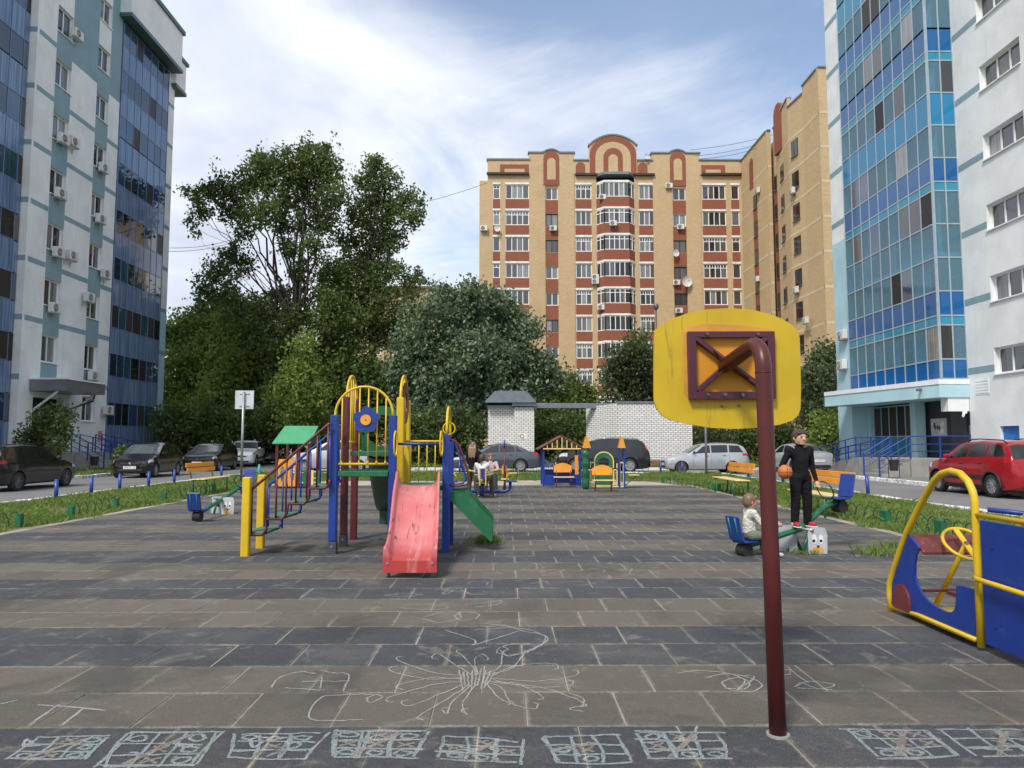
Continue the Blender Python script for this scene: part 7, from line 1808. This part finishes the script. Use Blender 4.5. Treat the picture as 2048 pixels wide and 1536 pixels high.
def chalk(label, strokes, col='w', wd=.010, straight=False):
    b_ = MB(); mats_ = sorted({(s[1] if isinstance(s[1], str) else col) for s in [q if isinstance(q, tuple) and isinstance(q[1], str) else (q, col) for q in strokes]})
    for q in strokes:
        pts, c = q if isinstance(q, tuple) and isinstance(q[1], str) else (q, col)
        b_.mi = mats_.index(c); W_ = [g(x + random.gauss(0, .7), y + random.gauss(0, .5), .0045) for x, y in (smooth_line(pts, 5) if not straight and len(pts) > 2 else [np.array(pts[0]) * (1 - t) + np.array(pts[-1]) * t for t in np.linspace(0, 1, 7)] if len(pts) == 2 else smooth_line(pts, 5))]
        vs = []
        for i in range(len(W_)):
            d = W_[min(i + 1, len(W_) - 1)] - W_[max(i - 1, 0)]; nn = Vector((-d.y, d.x, 0)).normalized() * wd * random.uniform(.35, .65); vs += [W_[i] - nn, W_[i] + nn]
        b_.add(vs, [(2 * i, 2 * i + 1, 2 * i + 3, 2 * i + 2) for i in range(len(W_) - 1)])
    o = b_.build('chalk_drawing', [CHK[m] for m in mats_], base); o['label'] = label; o['kind'] = 'stuff'; return o
def bil(q, u, v): q = np.array(q, float); return tuple((q[0] * (1 - u) + q[1] * u) * (1 - v) + (q[3] * (1 - u) + q[2] * u) * v)
def game(label, q, marks, col='b'):
    st = []
    jt = lambda s_=.035: random.gauss(0, s_)
    for k in range(4):
        for _ in range(random.choice((1, 1, 2))): st += [([bil(q, k / 3 + jt(), jt()), bil(q, k / 3 + jt(.015), .5 + jt()), bil(q, k / 3 + jt(), 1 + jt())], col), ([bil(q, jt(), k / 3 + jt()), bil(q, .5 + jt(), k / 3 + jt(.015)), bil(q, 1 + jt(), k / 3 + jt())], col)]
    for (i, j, ch) in marks:
        c = [(i + .5) / 3, (j + .5) / 3]
        if ch == 'o': st.append(([bil(q, c[0] + .09 * math.cos(a) + jt(.012), c[1] + .09 * math.sin(a) + jt(.012)) for a in np.linspace(0, 6.6, 10)], col))
        else: st += [([bil(q, c[0] - .09, c[1] - .09), bil(q, c[0] + .09, c[1] + .09)], 'p'), ([bil(q, c[0] + .09, c[1] - .09), bil(q, c[0] - .09, c[1] + .09)], 'p')]
    for _ in range(random.randint(1, 4)):
        u, v = random.uniform(.1, .8), random.uniform(.1, .8); st.append(([bil(q, u, v), bil(q, u + jt(.12), v + jt(.12)), bil(q, u + jt(.12), v + jt(.12)), bil(q, u + jt(.15), v + jt(.15))], random.choice((col, 'p', 'w'))))
    if random.random() < .7: st += [([bil(q, .75, .05), bil(q, .25, .95)], 'p'), ([bil(q, .70, .05), bil(q, .22, .95)], 'p')]
    chalk(label, st, col, .016)
h = lambda pts, ox=0, oy=1060, s=2.0: [(ox + x / s, oy + y / s) for x, y in pts]
games = [([(155, 825), (440, 825), (330, 915), (30, 918)], [(1, 0, 'x'), (2, 0, 'o'), (0, 2, 'o'), (1, 2, 'x'), (2, 1, 'o'), (2, 2, 'o')], 'chalk noughts and crosses grid, leftmost in the front row'),
         ([(515, 812), (868, 808), (770, 942), (400, 945)], [(0, 0, 'o'), (2, 0, 'o'), (1, 1, 'x'), (2, 1, 'o'), (2, 2, 'o'), (1, 2, 'x')], 'chalk noughts and crosses grid, second from the left'),
         ([(950, 812), (1275, 815), (1225, 915), (920, 910)], [(0, 0, 'o'), (2, 0, 'o'), (1, 1, 'x')], 'chalk noughts and crosses grid, third from the left'),
         ([(1340, 800), (1700, 808), (1660, 910), (1330, 905)], [(0, 0, 'o'), (1, 0, 'x'), (2, 0, 'o'), (0, 1, 'x'), (1, 1, 'x'), (2, 1, 'x'), (0, 2, 'o'), (1, 2, 'o'), (2, 2, 'o')], 'chalk noughts and crosses grid full of marks, fourth from the left'),
         ([(1765, 825), (2090, 840), (2080, 935), (1765, 912)], [(0, 1, 'x'), (1, 0, 'x'), (0, 2, 'o'), (1, 2, 'o'), (2, 1, 'x')], 'chalk noughts and crosses grid, fifth from the left')]
gr = [([(120, 830), (420, 820), (470, 930), (185, 935)], [(0, 1, 'o'), (1, 1, 'x'), (1, 2, 'o')], 'chalk noughts and crosses grid just right of the middle'), ([(495, 808), (820, 808), (880, 915), (560, 915)], [(0, 0, 'o'), (1, 0, 'x'), (0, 1, 'x'), (1, 2, 'o'), (2, 2, 'o')], 'chalk noughts and crosses grid left of the maroon pole'),
      ([(1320, 795), (1650, 800), (1790, 905), (1480, 912)], [(0, 0, 'o'), (1, 0, 'x'), (2, 0, 'x'), (1, 1, 'x'), (0, 2, 'o'), (1, 2, 'o'), (2, 1, 'x')], 'chalk noughts and crosses grid right of the maroon pole'), ([(1700, 795), (2060, 800), (2200, 900), (1880, 905)], [(1, 1, 'x'), (2, 1, 'x')], 'unfinished chalk grid at the right corner')]
for q, mk, lab in games: game(lab, h(q), mk)
for q, mk, lab in gr: game(lab, h(q, 1024), mk)
# flower with curling petals in the middle
C_ = (955, 1357); st = []
for k, (dx, dy, cu) in enumerate(((-150, -32, 1), (-165, -12, 1), (-150, 10, -1), (-170, 35, -1), (-140, 55, 1), (-110, 70, -1), (-60, 70, 1), (-20, 72, 1), (60, 40, -1), (120, 30, -1), (180, 15, 1), (190, -5, 1), (150, -30, -1), (90, -45, 1), (50, -50, 1), (10, -48, -1), (-30, -46, 1), (-80, -50, -1), (205, 45, -1), (110, 60, 1))):
    a, m_, e = np.array(C_) + np.array((dx, dy)) * .16, np.array(C_) + np.array((dx * .6 - dy * .25 * cu, dy * .6 + 8 * cu)), np.array(C_) + np.array((dx, dy)); c2 = e + np.array((12 * np.sign(dx), -9 * cu)); c3 = e + np.array((2, -12 * cu))
    st.append([tuple(a), tuple(m_), tuple(e), tuple(c2), tuple(c3)])
for k in range(9): st.append([(918 + k * 9, 1340 + 4 * math.sin(k)), (925 + k * 6, 1375 + 5 * math.cos(k * 2))])
chalk('large white chalk flower with curling petals in the middle of the tiles', st, 'w', .009)
chalk('white chalk arc and hooked lines above the chalk flower', [h([(1900, 400), (2050, 390), (2150, 410), (2190, 440), (2120, 480), (2040, 500), (1990, 490), (2000, 470), (2060, 455)]), [(960, 1245), (1010, 1252), (1050, 1262), (1090, 1272), (1075, 1295), (1020, 1312), (1000, 1300)], h([(1780, 400), (1900, 440), (1890, 460), (1960, 440), (2090, 400)])], 'w', .012)
chalk('white chalk arch and cross left of the chalk flower', [h([(1085, 628), (1120, 590), (1200, 567), (1260, 575)]), h([(1280, 562), (1340, 570), (1397, 582), (1370, 645)]), h([(1210, 606), (1400, 603)]), h([(1287, 590), (1283, 632)]), h([(1140, 632), (1300, 640)]), h([(1300, 663), (1260, 690), (1238, 752), (1330, 762), (1450, 757)]), h([(1300, 663), (1450, 655), (1530, 665), (1480, 690), (1470, 672), (1500, 660)])])
chalk('white chalk house lines at the lower left', [h([(150, 700), (290, 708), (420, 722)]), h([(240, 698), (180, 735), (115, 782)]), h([(330, 715), (280, 755), (245, 782)]), h([(0, 695), (70, 680)])], 'w', .016)
chalk('faint white chalk ovals leading to the slide', [h([(1535, 262), (1610, 254), (1690, 258), (1620, 266), (1535, 262)]), h([(1755, 240), (1790, 235), (1770, 255), (1800, 250), (1830, 237), (1890, 258)]), h([(1595, 302), (1680, 297), (1795, 310), (1700, 318), (1600, 310)]), h([(1690, 350), (1760, 330), (1830, 330), (1840, 355), (1760, 370), (1690, 355)]), h([(1815, 345), (1850, 330), (1915, 335), (1900, 355), (1840, 358), (1820, 345)]), h([(1860, 300), (1950, 290), (2005, 282), (1980, 300), (1900, 308)]), h([(1865, 215), (1900, 205), (1950, 207), (1945, 218)])])
chalk('white chalk wavy scribbles between slide and seesaw', [h(q, 1024) for q in ([(0, 135), (60, 128), (130, 148), (70, 160), (20, 158)], [(110, 165), (160, 158), (210, 163), (120, 182), (200, 178)], [(265, 165), (330, 155), (370, 165), (300, 180), (360, 180)], [(430, 158), (480, 152), (470, 175), (520, 180), (580, 165), (585, 178)], [(370, 135), (420, 125), (460, 132), (400, 140)], [(560, 140), (610, 130), (570, 125)], [(590, 80), (640, 78), (690, 90)], [(680, 100), (740, 105), (775, 118)], [(190, 210), (260, 205), (340, 215)], [(70, 215), (130, 205), (145, 215)], [(680, 132), (740, 128), (700, 140), (770, 138)])])
chalk('white chalk spiral left of the maroon pole', [h(q, 1024) for q in ([(660, 572), (740, 562), (850, 570), (950, 590), (1000, 620), (960, 645), (880, 640), (840, 610), (900, 590), (950, 610), (930, 635), (850, 632)], [(770, 590), (860, 575), (930, 600), (900, 640)], [(880, 580), (970, 588), (900, 640)])])
chalk('small white chalk fish right of the maroon pole', [h(q, 1024) for q in ([(1100, 545), (1140, 580), (1185, 610)], [(1130, 625), (1190, 605), (1290, 618), (1240, 635), (1140, 630)], [(1150, 608), (1220, 632), (1285, 640)], [(1085, 560), (1110, 560), (1112, 575), (1090, 580)], [(735, 805), (740, 785), (733, 800)], [(230, 655), (280, 670), (285, 700), (230, 715), (285, 725)])])
